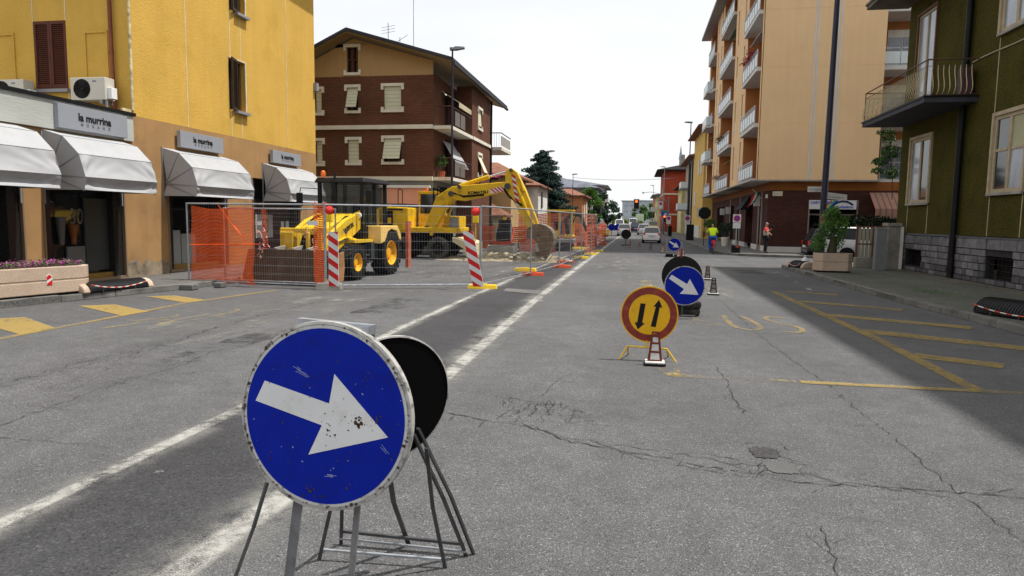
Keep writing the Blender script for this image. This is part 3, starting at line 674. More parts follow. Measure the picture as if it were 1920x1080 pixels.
# awnings: folded three-panel canvas hoods with sagging valance
def awning(a0, a1, zt, label, proj=1.12, zb=2.2, sag=.05, top_d=.02, knee=(.62, .46)):
    r = T('shop_awning', label, 'awning', F1.P((a0+a1)/2, zb, 0), group='white canvas awnings of the shop')
    prof = [(.0, 3.47), (.50, 3.33), (.88, 2.95), (1.02, 2.47), (.98, zb)]
    rnd = random.Random(int(a0*100))
    def surf(i, nu=44, nv=9):
        (d0, h0), (d1, h1) = prof[i], prof[i+1]
        def fn(u, v):
            a = a0+(a1-a0)*u; d = d0+(d1-d0)*v; h = h0+(h1-h0)*v
            # sag between the ribs and pull lines running to the corners
            k = math.sin(PI*v)*math.sin(PI*u)
            cv = (1-v) if i == 2 else v
            fold = .030*(math.sin(15*math.atan2(cv+.03, u*2.2))*math.exp(-4.5*u)+math.sin(15*math.atan2(cv+.03, (1-u)*2.2)+1)*math.exp(-4.5*(1-u))) if i >= 2 else 0
            e = .022*math.sin(u*19+v*7*(1-2*u)+i*2+a0)*math.sin(PI*v)*(.35+.65*abs(2*u-1)**1.5)
            if i == 3: d -= .12*math.sin(PI*min(v*1.05, 1))*math.sin(PI*u)**.45; d += e+fold*math.sin(PI*min(1, v+.1))
            elif i == 2: d -= .03*k-e*1.0-fold*math.sin(PI*v)
            else: h -= .02*k
            return F1.P(a, h, d)
        q = MB(); q.keep = True; q.grid(fn, nu, nv); return q
    for i, nm in enumerate(('top_strip', 'top_canvas', 'front_canvas', 'valance')): surf(i).build(nm, m_fabric, r, world=True, smooth=True)
    for dd, zz in prof[1:4]: q = MB(); q.path([F1.P(a0+(a1-a0)*k/10, zz+.002, dd+.002) for k in range(11)], .005, 5); q.build('seam', m_alu, r, world=True)
    pr = [(0, zb)]+[(d, h) for d, h in prof][::1]
    for a, s in ((a0, -1), (a1, 1)):
        c = Vector(F1.P(a, zb+.2, .1)); ring = [F1.P(a, h, d) for d, h in prof]; ring2 = []
        q = MB()
        n = 5
        pts = [F1.P(a, 3.47, 0)]
        for (d0, h0), (d1, h1) in zip(prof[:-1], prof[1:]):
            for k in range(n): pts.append(F1.P(a, h0+(h1-h0)*k/n, d0+(d1-d0)*k/n))
        pts.append(F1.P(a, zb, .98)); pts.append(F1.P(a, zb, 0))
        cen = Vector(F1.P(a+s*-.03, zb+.33, .10))
        vs = [tuple(cen)]+pts; q.add(vs, [(0, j+1, j+2) for j in range(len(pts)-1)])
        q.build('side_canvas', m_fabric, r, world=True, smooth=True)
    q = MB()
    for a in (a0-.02, a1+.02): F1.box(q, a-.015, a+.015, zb-.3, zt+.05, 0, .03)
    q.each('side_rail', m_grey, r, world=True)
    q = MB()
    for a in (a0+.01, a1-.01):
        for (d, h) in prof[1:]: q.bar(F1.P(a, zb+.33, .08), F1.P(a, h-.015, d-.015), .02, .02)
    F1.box(q, a0, a1, zb-.005, zb+.015, .95, .97); q.build('folding_frame', m_grey, r, world=True)
    return r
awning(4.1, 7.08, 3.40, 'white canvas awning beside the flower trough, cut off by the picture edge')
awning(7.70, 9.90, 3.40, 'white canvas awning under the largest la murrina board')
awning(11.45, 14.2, 3.44, 'white canvas awning in the middle between pillar and orange net')
awning(16.45, 19.1, 3.44, 'white canvas awning partly hidden by the backhoe cab')
# air conditioners on the wing roof
def aircon(x, label, s=1):
    r = T('air_conditioner', label, 'air conditioner', (x, 15.0, 4.35), group='air conditioners above the shop wing')
    q = MB(); q.box(-.48, -.02, .12, .48, .30, .66); q.build('casing', mat('aircon_cream', (.55,.52,.45), .5, var=.08), r, bevel=.012)
    q = MB()
    for k in range(9): q.lathe([(.03+k*.024, -.035), (.036+k*.024, -.035), (.036+k*.024, -.022), (.03+k*.024, -.022)], (-.16, 0, .39), 'y', 20)
    for k in range(8): a = k*PI/4; q.tube((-.16+.03*math.cos(a), -.03, .39+.03*math.sin(a)), (-.16+.235*math.cos(a), -.03, .39+.235*math.sin(a)), .004, n=4)
    q.build('grille', m_blackm, r)
    q = MB(); q.lathe([(0, -.023), (.235, -.023), (.235, -.02)], (-.16, 0, .39), 'y', 24); q.build('fan_opening', mat('fan_shade', (.05,.045,.04), .8), r)
    q = MB(); q.box(.46, .05, .15, .60, .24, .42); q.build('valve_cover', m_white, r, bevel=.01)
    q = MB(); q.box(-.4, -.05, .03, -.34, .45, .12); q.box(.34, -.05, .03, .40, .45, .12); q.box(-.5, .0, -.29, -.46, .04, .1); q.box(.46, .0, -.29, .50, .04, .1); q.each('bracket', m_grey, r)
    q = MB(); q.box(.14, -.028, .55, .24, -.021, .58); q.build('badge', mat('badge_blue', (.12,.17,.25), .5), r)
aircon(-13.25, 'cream air conditioner with round grille beside the copper drainpipe')
aircon(-15.55, 'white air conditioner half cut off beside the shuttered window')

# ------------------------------------------------------------------ brown brick house
m_brick = brickmat('brown_brick', (.160,.067,.038), (.125,.051,.030), (.075,.040,.028), .24, .07, .010)
m_gtan = mat('gable_tan', (.42,.27,.12), .85, var=.06, stretch=(6,6,.4))
m_blind = mat('pale_roller_blind', (.62,.62,.46), .7, var=.04)
m_soffit = mat('soffit_wood', (.24,.16,.06), .7, var=.1); m_roofe = mat('roof_slate', (.035,.036,.045), .7, var=.2, vs=3)
m_trim = mat('trim_cream', (.70,.66,.56), .8, var=.1); m_gground = mat('ground_grey', (.22,.22,.2), .8, var=.15)
bb = T('brown_brick_house', 'brown brick house with tan gable, pale window blinds and corner balconies', 'house', (-12, 34, 0))
B1 = Face((-18, 30), (1, 0)); XR = -9.0
fw = [(4.95,5.45,6.53,7.56), (6.7,7.5,6.55,7.58), (3.4,3.68,6.45,7.5), (4.95,5.47,4.19,5.22), (6.7,7.5,4.22,5.27), (3.4,3.68,4.15,5.18)]
wallpart(bb, 'front_wall', m_brick, [(B1, (0, 9.0, 3.5, 8.05, fw))])
gw = (4.93, 5.47, 8.22, 9.34)
zt = lambda x: 9.72-(x+12.75)*.285 if x > -12.75 else 9.72+(x+12.75)*.46
mb = MB(); mb.keep = True; B1.wall(mb, 4.4, 6.1, 8.05, zt(-11.9), [gw]); 
mb.add([(-18,30,8.05),(-13.6,30,8.05),(-13.6,30,zt(-13.6)),(-15.9,30,8.25),(-18,30,8.06)], [(0,1,2,3,4)])
mb.add([(-13.6,30,zt(-11.9)),(-11.9,30,zt(-11.9)),(-12.75,30,zt(-12.75)),(-13.6,30,zt(-13.6))], [(0,1,2,3)])
mb.add([(-11.9,30,8.05),(-9,30,8.05),(-9,30,zt(-9)),(-11.9,30,zt(-11.9))], [(0,1,2,3)]); mb.build('gable_wall', m_gtan, bb, world=True)
S1 = Face((-9.0, 30), (0, 1)); S2 = Face((-8.2, 34.1), (0, 1)); S3 = Face((-9.0, 34.1), (1, 0))
wallpart(bb, 'side_wall', m_brick, [(S1, (0, 4.1, 3.5, 8.1, [(1.9, 3.0, 5.86, 7.7), (1.9, 3.0, 3.56, 5.5)])), (S3, (0, .8, .1, 8.3)), (S2, (0, 4.3, .1, 8.35, [(1.35, 2.15, 6.45, 7.4), (1.35, 2.15, 4.0, 5.05)])), (Face((-8.2, 38.4), (-1, 0)), (0, 5, .1, 8.3))])
wallpart(bb, 'ground_wall', m_gground, [(B1, (0, 9.0, .1, 3.4)), (S1, (0, 4.1, .1, 3.5))])
mb = MB(); mb.box(-18, 29.86, 5.68, -9.0, 29.998, 5.86); mb.box(-18, 29.86, 3.38, -9.0, 29.998, 3.56); mb.box(-8.198, 34.15, 5.68, -8.13, 38.4, 5.84); mb.build('string_course', m_trim, bb, world=True)
# roof: two sloping slabs, dark on top, wooden soffit
def slab(x0, z0, x1, z1, y0, y1, t, nm, m, dz=0):
    mb = MB(); mb.hexa([(x0,y0,z0+dz),(x1,y0,z1+dz),(x1,y1,z1+dz),(x0,y1,z0+dz),(x0,y0,z0+t+dz),(x1,y0,z1+t+dz),(x1,y1,z1+t+dz),(x0,y1,z0+t+dz)]); return mb.build(nm, m, bb, world=True)
rz_ = lambda x: 9.78-(x+12.75)*.285
slab(-12.75, 9.80, -7.95, rz_(-7.95), 29.25, 42.0, .05, 'soffit', m_soffit); slab(-12.75, 9.86, -7.9, rz_(-7.9)+.055, 29.2, 42.05, .14, 'roof', m_roofe)
slab(-18.2, 7.3, -12.75, 9.80, 29.25, 42, .05, 'soffit', m_soffit); slab(-18.2, 7.35, -12.75, 9.86, 29.2, 42.05, .14, 'roof', m_roofe)
mb = MB(); mb.box(-7.93, 29.25, 8.30, -7.82, 42.0, 8.42); mb.build('gutter', m_roofe, bb, world=True)
mb = MB(); mb.tube((-8.15, 38.5, .2), (-8.15, 38.5, 8.3), .07); mb.build('drainpipe', m_dark, bb, world=True)
def bwin(F, h, open_=0, crossframe=False):
    a0, a1, z0, z1 = h
    q = MB()
    F.box(q, a0-.14, a1+.14, z1, z1+.13, 0, .05); F.box(q, a0-.14, a0-.02, z1-.15, z1, 0, .05); F.box(q, a1+.02, a1+.14, z1-.15, z1, 0, .05)
    F.box(q, a0-.14, a1+.14, z0-.12, z0, 0, .07); F.box(q, a0-.14, a0-.02, z0, z0+.12, 0, .05); F.box(q, a1+.02, a1+.14, z0, z0+.12, 0, .05)
    q0 = q; q = MB(); F.box(q, a0, a1, z0, z1, -.2, -.19); o = q.build('window', m_glass, bb, world=True)
    h_ = len(q0.v)//2
    for s_ in ((0, 24), (24, 48)): m_ = MB(); m_.v = q0.v[s_[0]:s_[1]]; m_.f = [tuple(i-s_[0] for i in f) for f in q0.f if s_[0] <= f[0] < s_[1]]; sub(m_, 'surround', m_trim, o, bb)
    if crossframe:
        q = MB(); F.box(q, a0, a0+.06, z0, z1, -.12, -.07); F.box(q, a1-.06, a1, z0, z1, -.12, -.07); F.box(q, (a0+a1)/2-.05, (a0+a1)/2+.05, z0, z1, -.12, -.07); F.box(q, a0, a1, (z0+z1)/2-.03, (z0+z1)/2+.03, -.12, -.08); sub(q, 'frame', m_brownwood, o, bb); return
    q = MB(); zb = z0 if open_ == 0 else z0+.12; n = 6
    dz = (z1-zb)/n
    for i in range(n):     # roller slats; tilted outwards when opened
        t0 = i/n; t1 = (i+1)/n; d0 = -.05+open_*t0; d1 = -.05+open_*t1
        q.hexa([F.P(a0,z1-dz*(i+1)+.01,d1), F.P(a1,z1-dz*(i+1)+.01,d1), F.P(a1,z1-dz*(i+1)+.01,d1-.02), F.P(a0,z1-dz*(i+1)+.01,d1-.02), F.P(a0,z1-dz*i,d0), F.P(a1,z1-dz*i,d0), F.P(a1,z1-dz*i,d0-.02), F.P(a0,z1-dz*i,d0-.02)])
    sub(q, 'roller_blind', m_blind, o, bb)
for h, op in zip(fw, (.32, 0, 0, 0, .34, 0)): bwin(B1, h, op)
bwin(B1, gw, crossframe=True)
bwin(S2, (1.35, 2.15, 6.45, 7.4), 0.05); bwin(S2, (1.35, 2.15, 4.0, 5.05), .42)
# corner balconies
m_bprail = mat('brown_rail', (.06,.022,.018), .6); m_bpanel = mat('frosted_panel', (.32,.30,.27), .5, var=.06)
for zf in (5.68, 3.40):
    q = MB(); q.box(-9.0, 30.02, zf, -8.15, 34.1, zf+.15); o = q.build('balcony', m_offwhite, bb, world=True)
    q = MB(); zr = zf+.15
    q.path([(-8.95, 30.08, zr+.85), (-8.2, 30.08, zr+.85), (-8.2, 34.05, zr+.85)], .025)
    for i in range(8): x = -8.95+i*.107; q.tube((x, 30.08, zr), (x, 30.08, zr+.85), .008, n=4)
    for i in range(28): y = 30.08+i*.142; q.tube((-8.2, y, zr), (-8.2, y, zr+.85), .008, n=4)
    sub(q, 'railing', m_bprail, o, bb)
    for y in (30.9, 31.9): q = MB(); q.box(-8.23, y, zr+.12, -8.215, y+.85, zr+.75); sub(q, 'privacy_panel', m_bpanel, o, bb)
    q = MB(); q.box(-9.2, 31.95, zf+.2, -9.18, 33.0, zf+1.95); sub(q, 'door', m_dark, o, bb)
    q = MB(); q.box(-9.0, 33.3, zf+.15, -8.7, 33.36, zf+2.2) ; sub(q, 'partition', m_bprail, o, bb)
q = MB(); q.box(-9.0, 38.9, 5.62, -7.62, 42.0, 5.80); o = q.build('balcony', m_offwhite, bb, world=True)
q = MB(); q.box(-7.68, 39.0, 5.9, -7.66, 41.9, 6.45); sub(q, 'privacy_panel', m_bpanel, o, bb)
q = MB(); q.path([(-8.4, 38.95, 6.6), (-7.66, 38.95, 6.6), (-7.66, 42, 6.6)], .03); [q.tube((-8.2+.14*i, 38.95, 5.8), (-8.2+.14*i, 38.95, 6.6), .01, n=4) for i in range(4)]; sub(q, 'railing', m_bprail, o, bb)
# sun blind of the upper balcony, diagonal awning of the lower one
q = MB(); q.hexa([(-8.98,31.3,7.55),(-8.2,31.5,7.05),(-8.2,33.9,7.05),(-8.98,33.9,7.55),(-8.98,31.3,7.58),(-8.2,31.5,7.09),(-8.2,33.9,7.09),(-8.98,33.9,7.58)]); q.box(-8.21,31.5,6.85,-8.19,33.9,7.05)
ba = q.build('balcony_awning', mat('beige_canvas', (.50,.44,.30), .8)); props(ba, 'half extended beige sun blind over the upper balcony of the brown house', 'awning')
q = MB(); q.hexa([(-8.95,31.4,5.3),(-8.25,31.6,4.1),(-8.25,33.6,4.1),(-8.95,33.6,5.3),(-8.95,31.4,5.33),(-8.22,31.6,4.12),(-8.22,33.6,4.12),(-8.95,33.6,5.33)])
props(q.build('balcony_awning', m_fabric), 'white sun blind hanging steeply over the lower balcony of the brown house', 'awning')
q = MB(); q.box(-11.4, 29.88, 1.6, -8.6-.6, 29.97, 3.05); props(q.build('salmon_awning', mat('salmon_canvas', (.82,.40,.27), .8, var=.04)), 'salmon pink awning cloth along the ground floor of the brown house', 'awning')
q = MB(); q.box(-11.5, 29.8, 3.05, -9.1, 29.97, 3.17); q.build('awning_box', m_white, bb, world=True)
q = MB(); q.tube((-12.3,34,9.7), (-12.3,34,10.5), .18, n=4); q.build('chimney', m_conc, bb, world=True)
q = MB(); q.tube((-12.2,33,9.8), (-12.2,33,11.2), .02); [q.tube((-12.2-.35, 33, 10.7+.14*i), (-12.2+.35, 33, 10.8+.14*i), .01, n=4) for i in range(3)]; q.tube((-11.6,33,9.6),(-11.6,33,10.5),.02); q.tube((-11.9,33,10.2),(-11.2,33,10.6),.012)
props(q.build('tv_aerial', m_steel), 'tangle of tv aerials on the ridge of the brown house', 'aerial')
q = MB(); q.tube((-10.9,33,9.3), (-10.9,33,13.5), .018); props(q.build('tall_aerial', m_steel), 'tall thin aerial mast rising from the brown house roof', 'aerial')

# ------------------------------------------------------------------ green building (right)
m_green = mat('olive_plaster', (.058,.050,.010), .95, var=.12, vs=.8, spec=.08, dirt=(.028,.029,.006), dirt_amt=.5, fine=.42, fs=20, bump=1.0, bs=30, streak=.10)
m_stone = [mat('stone_%d' % i, c, .9, var=.25, vs=5, bump=.8, bs=25, fine=.2, fs=50) for i, c in enumerate(((.150,.142,.150), (.118,.112,.120), (.178,.168,.176), (.080,.075,.081)))]
m_wcream = mat('cream_window_frame', (.38,.31,.20), .7, var=.15, vs=4, dirt=(.25,.2,.13), dirt_amt=.4)
gb = T('olive_green_building', 'dark olive green building with rough stone base and bellied cream balcony rail', 'building', (12, 18, 0))
GX, GY = 9.4, 27.1
G1 = Face((GX, GY), (0, -1))     # a = 27.1 - Y
aw = lambda y1, y0: (GY-y1, GY-y0)
lw = (*aw(26.1, 24.5), 2.42, 4.58); bw = (*aw(20.5, 18.95), 2.56, 4.58); uw = (*aw(20.6, 19.1), 6.75, 8.95); dr = (*aw(26.2, 24.75), 5.35, 8.75)
bs1 = (*aw(26.05, 24.6), .30, .83); bs2 = (*aw(20.45, 19.05), .27, .88)
wallpart(gb, 'street_wall', m_green, [(G1, (0, 26, 1.40, 12.0, [lw, bw, uw, dr, (15, 16.4, 2.5, 4.5), (18, 19.4, 2.5, 4.5)]))])
wallpart(gb, 'gable_wall', m_green, [(Face((22, GY), (-1, 0)), (0, 12.6, .12, 12.0))])
wallpart(gb, 'base_backing', mat('mortar_dark', (.03,.028,.03), .95), [(G1, (0, 26, .12, 1.34, [bs1, bs2])), (Face((14.5, GY), (-1, 0)), (0, 5.1, .12, 1.34))])
mb = MB(); G1.box(mb, -.02, 4.9, 1.34, 1.40, -.1, .06); G1.box(mb, 5.1, 26, 1.33, 1.385, -.1, .055); mb.build('base_ledge', mat('ledge_grey', (.09,.09,.10), .8), gb, world=True)
mb = MB(); mb.box(8.3, .5, 12.0, 23, 27.9, 12.25); mb.build('roof', m_roofe, gb, world=True)
mb = MB(); mb.box(GX+.05, .9, 11.2, 22, 1.1, 12.0); mb.box(GX+.01, 1.1, .1, GX+.03, 1.15, 12.0); mb.build('rear_wall', m_green, gb, world=True)
cnt = 0; z = .125
srnd = random.Random(3)
rows = [.14,.19,.2,.2,.19,.21]; rows[-1] = 1.335-.125-sum(rows[:-1])
for ri, h in enumerate(rows):
    a = -.02 if ri % 2 else -.02
    while a < 9.6:
        wd = srnd.uniform(.22, .55) if ri < 5 else srnd.uniform(.3, .6); b = a+wd
        for (h0, h1, k0, k1) in (bs1, bs2):
            if z < k1-.02 and z+h > k0+.02:
                if a < h0 < b: b = h0
                elif h0 <= a+.001 < h1: a = h1; b = a+srnd.uniform(.22, .45)
        if 4.74 < b < 4.98: b = 4.98
        d = srnd.uniform(.025, .06); g = .011
        q = MB(); G1.box(q, a+g, b-g, z+g, z+h-g, 0, d)
        q.build('stone', m_stone[3 if (ri < 2 and srnd.random() < .6) else srnd.choice((0,0,1,2))], gb, world=True, bevel=.008); cnt += 1
        a = b
    z += h
for (a0, a1, z0, z1) in (bs1, bs2):
    q = MB(); G1.box(q, a0, a1, z0, z1, -.3, -.28); o = q.build('cellar_window', m_dark, gb, world=True)
    q = MB(); [G1.box(q, a0, a1, z0+.08+i*.155, z0+.095+i*.155, -.05, -.03) for i in range(4)]; [G1.box(q, a0+.12+i*.2, a0+.135+i*.2, z0, z1, -.06, -.045) for i in range(7)]; sub(q, 'grating', m_black, o, gb)
for i, (h, pm) in enumerate(((lw, (m_curt, m_glass)), (bw, (m_glass, m_curt)), (uw, (m_curt, m_curt)))):
    a0, a1, z0, z1 = h
    o = window(gb, G1, a0, a1, z0, z1, d=.02, m_frame=m_wcream, m_pane=list(pm), fw=.10, sill=.08, sillm=m_conc, cross=.55 if i == 1 else 0)
    q = MB(); G1.box(q, a0-.10, a0, z0-.02, z1+.1, 0, .07); G1.box(q, a1, a1+.10, z0-.02, z1+.1, 0, .07); G1.box(q, a0, a1, z1, z1+.1, 0, .07); sub(q, 'surround', m_wcream, o, gb)
    if i == 1:
        q = MB(); [G1.box(q, a0+.85, a1-.1, z1-.12-k*.055, z1-.08-k*.055, -.03, -.01) for k in range(15)]; sub(q, 'roller_blind', mat('yellow_blind', (.38,.36,.16), .7), o, gb)
    q = MB(); [G1.box(q, a-.018, a+.018, 1.41, z0-.08, 0, .008) for a in (a0-.03, a1+.03)] if i < 2 else [G1.box(q, a-.018, a+.018, bw[3]+.1, z0-.08, 0, .008) for a in (a0-.03, a1+.03)]
    [sub(m_, 'plaster_strip', m_wcream, o, gb) for m_ in q.islands()]
a0, a1, z0, z1 = dr
o = window(gb, G1, a0, a1, z0, z1, d=.0, m_frame=m_wcream, m_pane=m_curt, fw=.08, name='balcony_door')
q = MB(); G1.box(q, a0-.07, a0, z0, z1+.08, 0, .06); G1.box(q, a1, a1+.07, z0, z1+.08, 0, .06); G1.box(q, a0, a1, z1, z1+.08, 0, .06); sub(q, 'surround', mat('door_wood', (.12,.06,.03), .7), o, gb)
mb = MB(); mb.tube(G1.P(4.86, .14, .12), G1.P(4.86, 12.0, .12), .09, n=10); [mb.tube(G1.P(4.86, zz, .12), G1.P(4.86, zz+.06, .12), .088, n=10) for zz in (.7, 3.1, 6.2, 9)]; mb.build('drainpipe', m_black, gb, world=True, smooth=True)
mb = MB(); mb.path([G1.P(5.0+i*.7, 6.33+.02*math.sin(i*1.3), .02) for i in range(14)], .02, 5); mb.build('wall_cable', m_wcream, gb, world=True)
# balconies
def green_balcony(z0, label_rail=True):
    y0, y1, xo = 21.6, 27.0, 8.0
    q = MB(); q.box(xo, y0, z0, GX-.001, y1, z0+.16); o = q.build('balcony', mat('balcony_slab', (.045,.047,.058), .8, var=.25, vs=2, dirt=(.10,.08,.06), dirt_amt=.3), gb, world=True)
    q = MB(); q.box(xo-.03, y0-.03, z0+.14, GX-.002, y1+.03, z0+.19); sub(q, 'slab_edge', m_black, o, gb)
    zr = z0+.19
    q = MB(); xr = xo+.05; ya, yb_ = y0+.05, y1-.05
    q.path([(GX, ya, zr+1.0), (xr, ya, zr+1.0), (xr, yb_, zr+1.0), (GX, yb_, zr+1.0)], .022, 8)
    q.path([(GX, ya, zr+.82), (xr, ya, zr+.82), (xr, yb_, zr+.82), (GX, yb_, zr+.82)], .009); q.path([(GX, ya, zr+.03), (xr, ya, zr+.03), (xr, yb_, zr+.03), (GX, yb_, zr+.03)], .010)
    for p in ((xr, ya), (xr, yb_)): q.tube((*p, zr), (*p, zr+1.0), .018)
    sub(q, 'handrail', mat('rail_iron', (.10,.055,.035), .6, var=.2), o, gb)
    prof = [(0, .03), (.09, .10), (.125, .2), (.10, .36), (.03, .55), (.0, .7), (.0, .84)]
    m_bal = mat('cream_baluster', (.50,.42,.25), .6, var=.15, vs=8)
    me = MB().path([(d, 0, z) for d, z in prof], .012, 5).mesh('baluster', m_bal, True)
    spots = [(xr, ya+i*.14, PI) for i in range(1, int((yb_-ya)/.14)+1)]+[(xr+.13+i*.145, ya, -PI/2) for i in range(8)]+[(xr+.13+i*.145, yb_, PI/2) for i in range(8)]
    for x, y, a in spots:
        b = bpy.data.objects.new('baluster', me); COL.objects.link(b); b.parent = o; b.location = (x-12, y-18, zr); b.rotation_euler = (0, 0, a)
green_balcony(5.16)
q = MB(); q.box(8.0, 21.0, 9.35, GX, 27.3, 9.5); q.box(7.96, 20.96, 9.48, GX, 27.34, 9.56); q.build('upper_balcony', mat('balcony_slab_upper', (.12,.11,.08), .85, var=.4, vs=1.3, dirt=(.05,.045,.035), dirt_amt=.7), gb, world=True)
q = MB(); q.box(9.0, 21.75, 5.37, 9.3, 22.05, 6.15); props(q.build('balcony_box', mat('dull_purple_box', (.08,.04,.045), .7), bevel=.02), 'dull purple box standing at the near end of the green balcony', 'box')

# gateway between green building and side street
m_pil = mat('weathered_cement', (.24,.225,.185), .9, var=.2, vs=3, dirt=(.16,.15,.13), dirt_amt=.6, bump=.5)
wl = T('garden_gateway', 'low cement garden wall with pillar and brown slatted gate by the green building', 'wall', (8.6, 26.4, .12))
q = MB(); q.box(8.78, 26.0, .12, 9.18, 26.5, 1.62); q.box(8.74, 25.96, 1.62, 9.22, 26.54, 1.74); q.build('pillar', m_pil, wl, world=True, bevel=.015)
q = MB(); q.box(7.85, 26.3, .12, 8.80, 26.55, .50); q.build('low_wall', m_pil, wl, world=True, bevel=.015)
q = MB(); q.box(7.86, 26.4, .5, 7.92, 26.46, 1.62); q.box(8.70, 26.4, .5, 8.76, 26.46, 1.62); q.box(8.40, 26.4, .5, 8.45, 26.46, 1.6); q.box(7.9, 26.41, 1.56, 8.75, 26.45, 1.62); q.box(7.9, 26.41, .95, 8.75, 26.45, 1.0); q.build('gate_frame', mat('gate_brown', (.15,.065,.04), .7), wl, world=True)
for i in range(6): q = MB(); q.box(7.93+i*.13, 26.42, .52, 8.03+i*.13, 26.44, 1.56); q.build('gate_slat', mat('gate_board', (.30,.27,.21), .85, var=.2), wl, world=True)
cb = T('utility_cabinet', 'slim grey cement meter pillar standing before the slatted gate', 'cabinet', (8.35, 25.4, .12))
q = MB(); q.box(-.17, -.12, 0, .17, .14, 1.42); q.build('body', mat('cement_grey', (.18,.185,.19), .8, var=.1), cb, bevel=.01); q = MB(); q.box(-.185, -.135, 1.42, .185, .155, 1.46); q.build('cap', m_conc, cb)
q = MB(); q.box(9.05, 26.02, .0, 9.3, 26.3, 1.62); q.build('white_post', m_offwhite, wl, world=True, bevel=.01)
# ================================================================== peach apartment block
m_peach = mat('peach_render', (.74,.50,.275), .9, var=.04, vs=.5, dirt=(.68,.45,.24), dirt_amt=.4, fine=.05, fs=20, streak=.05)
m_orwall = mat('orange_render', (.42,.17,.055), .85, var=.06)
m_slabw = mat('slab_white', (.56,.54,.51), .8, var=.08)
m_dbrick = brickmat('dark_brick', (.085,.032,.023), (.060,.022,.017), (.030,.016,.013), .24, .06, .009)
m_ppanel = mat('frosted_white_panel', (.60,.66,.66), .35, var=.05)
m_win = mat('grey_window', (.14,.15,.17), .15, var=.3, vs=2, spec=.8)
pb = T('peach_apartment_block', 'tall peach apartment block with loggias over a dark brick shop floor', 'apartment block', (10, 50, 0))
PX, PY = 6.34, 38.5; HZ = [3.95+2.92*i for i in range(6)]; TOP = 18.2
mb = MB(); mb.box(PX+.04, PY, 3.95, 12.3, PY+.3, TOP); mb.build('gable_wall', m_peach, pb, world=True)
mb = MB(); [mb.box(x, PY-.012, 3.96, x+.07, PY-.0005, TOP) for x in (8.86, 9.02, 9.96, 10.12)]; mb.each('white_strip', m_slabw, pb, world=True)
mb = MB(); [mb.box(PX+.05, PY-.004, z, 12.29, PY-.0003, z+.02) for z in HZ[1:]]; mb.each('floor_joint', mat('peach_joint', (.66,.44,.24), .9), pb, world=True)
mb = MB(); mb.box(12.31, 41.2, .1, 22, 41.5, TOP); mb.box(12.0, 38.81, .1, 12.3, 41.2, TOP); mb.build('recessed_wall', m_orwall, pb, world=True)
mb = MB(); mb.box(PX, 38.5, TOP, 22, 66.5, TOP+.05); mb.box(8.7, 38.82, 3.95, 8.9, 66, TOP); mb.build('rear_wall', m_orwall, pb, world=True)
# street front: pier blocks between loggias, five storeys
F2 = Face((PX, 66), (0, -1))    # a = 66 - Y
piers = [(38.5, 38.86), (43.9, 49.2), (56.0, 60.6), (65.2, 66)]
for (y0, y1) in piers:
    wins = []
    if y1-y0 > 2:
        for z in HZ[:5]: wins += [(66-y0-1.45, 66-y0-.95, z+.5, z+2.7, .1), (66-y1+.9, 66-y1+1.45, z+.5, z+2.7, .1)]
    wallpart(pb, 'street_pier', m_peach, [(F2, (66-y1, 66-y0, 3.95, TOP, wins)), (Face((8.7, y0), (-1, 0)), (0, 2.36, 3.95, TOP)), (Face((PX, y1), (1, 0)), (0, 2.36, 3.95, TOP))] if y0 != 38.5 else [(F2, (66-y1, 66-y0, 3.95, TOP))])
    for k, h in enumerate(wins):
        q = MB(); F2.box(q, h[0], h[1], h[2], h[3], -.1, -.08); o = q.build('window', m_win, pb, world=True)
        if k % 3 != 1: q = MB(); F2.box(q, h[0], h[1], h[2], h[2]+.9, -.07, -.04); sub(q, 'spandrel', m_ppanel, o, pb)
m_orin = m_orwall
for (y0, y1) in ((38.86, 43.9), (49.2, 56.0), (60.6, 65.2)):
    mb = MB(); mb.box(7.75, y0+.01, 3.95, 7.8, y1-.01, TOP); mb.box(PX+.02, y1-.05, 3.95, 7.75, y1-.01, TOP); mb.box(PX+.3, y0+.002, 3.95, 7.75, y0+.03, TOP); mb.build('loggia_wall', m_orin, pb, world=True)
    for fi, z in enumerate(HZ[:5]):
        q = MB(); q.box(PX-.22, y0-.05, z-.10, 7.75, y1+.05, z+.10); o = q.build('balcony', m_slabw, pb, world=True)
        q = MB(); x = PX-.20
        for h in (1.02, .90): q.box(x-.015, y0, z+h-.02, x+.015, y1, z+h+.02)
        n = 6
        for i in range(n+1): y = y0+(y1-y0)*i/n; q.box(x-.02, y-.02, z+.1, x+.02, y+.02, z+1.0)
        q.box(x-.015, y0, z+.16, x+.015, y1, z+.19); sub(q, 'railing', m_steel, o, pb)
        for i in range(n):
            ya, yb_ = y0+(y1-y0)*(i+.08)/n, y0+(y1-y0)*(i+.92)/n
            q = MB(); q.box(x-.006, ya, z+.22, x+.006, yb_, z+.82); sub(q, 'rail_panel', m_ppanel, o, pb)
        q = MB(); q.box(7.70, y0+1.2, z+.1, 7.74, y0+2.8, z+2.3); sub(q, 'door', (m_win, m_offwhite, m_curt)[int(y0+fi*2) % 3], o, pb)
        if (fi+int(y0)) % 3 == 1: q = MB(); q.hexa([(PX-.1,y0+.3,z+1.9),(PX-.1,y0+3.4,z+1.9),(7.6,y0+3.4,z+2.6),(7.6,y0+.3,z+2.6),(PX-.1,y0+.3,z+1.93),(PX-.1,y0+3.4,z+1.93),(7.6,y0+3.4,z+2.63),(7.6,y0+.3,z+2.63)]); sub(q, 'sun_blind', (mat('blind_green', (.10,.16,.09), .8), mat('blind_orange', (.45,.16,.04), .8), m_slabw)[fi % 3], o, pb)
mb = MB(); mb.box(PX-.35, PY-.3, 3.87, 12.35, 66, 3.948) ; mb.build('overhang_slab', m_conc, pb, world=True)
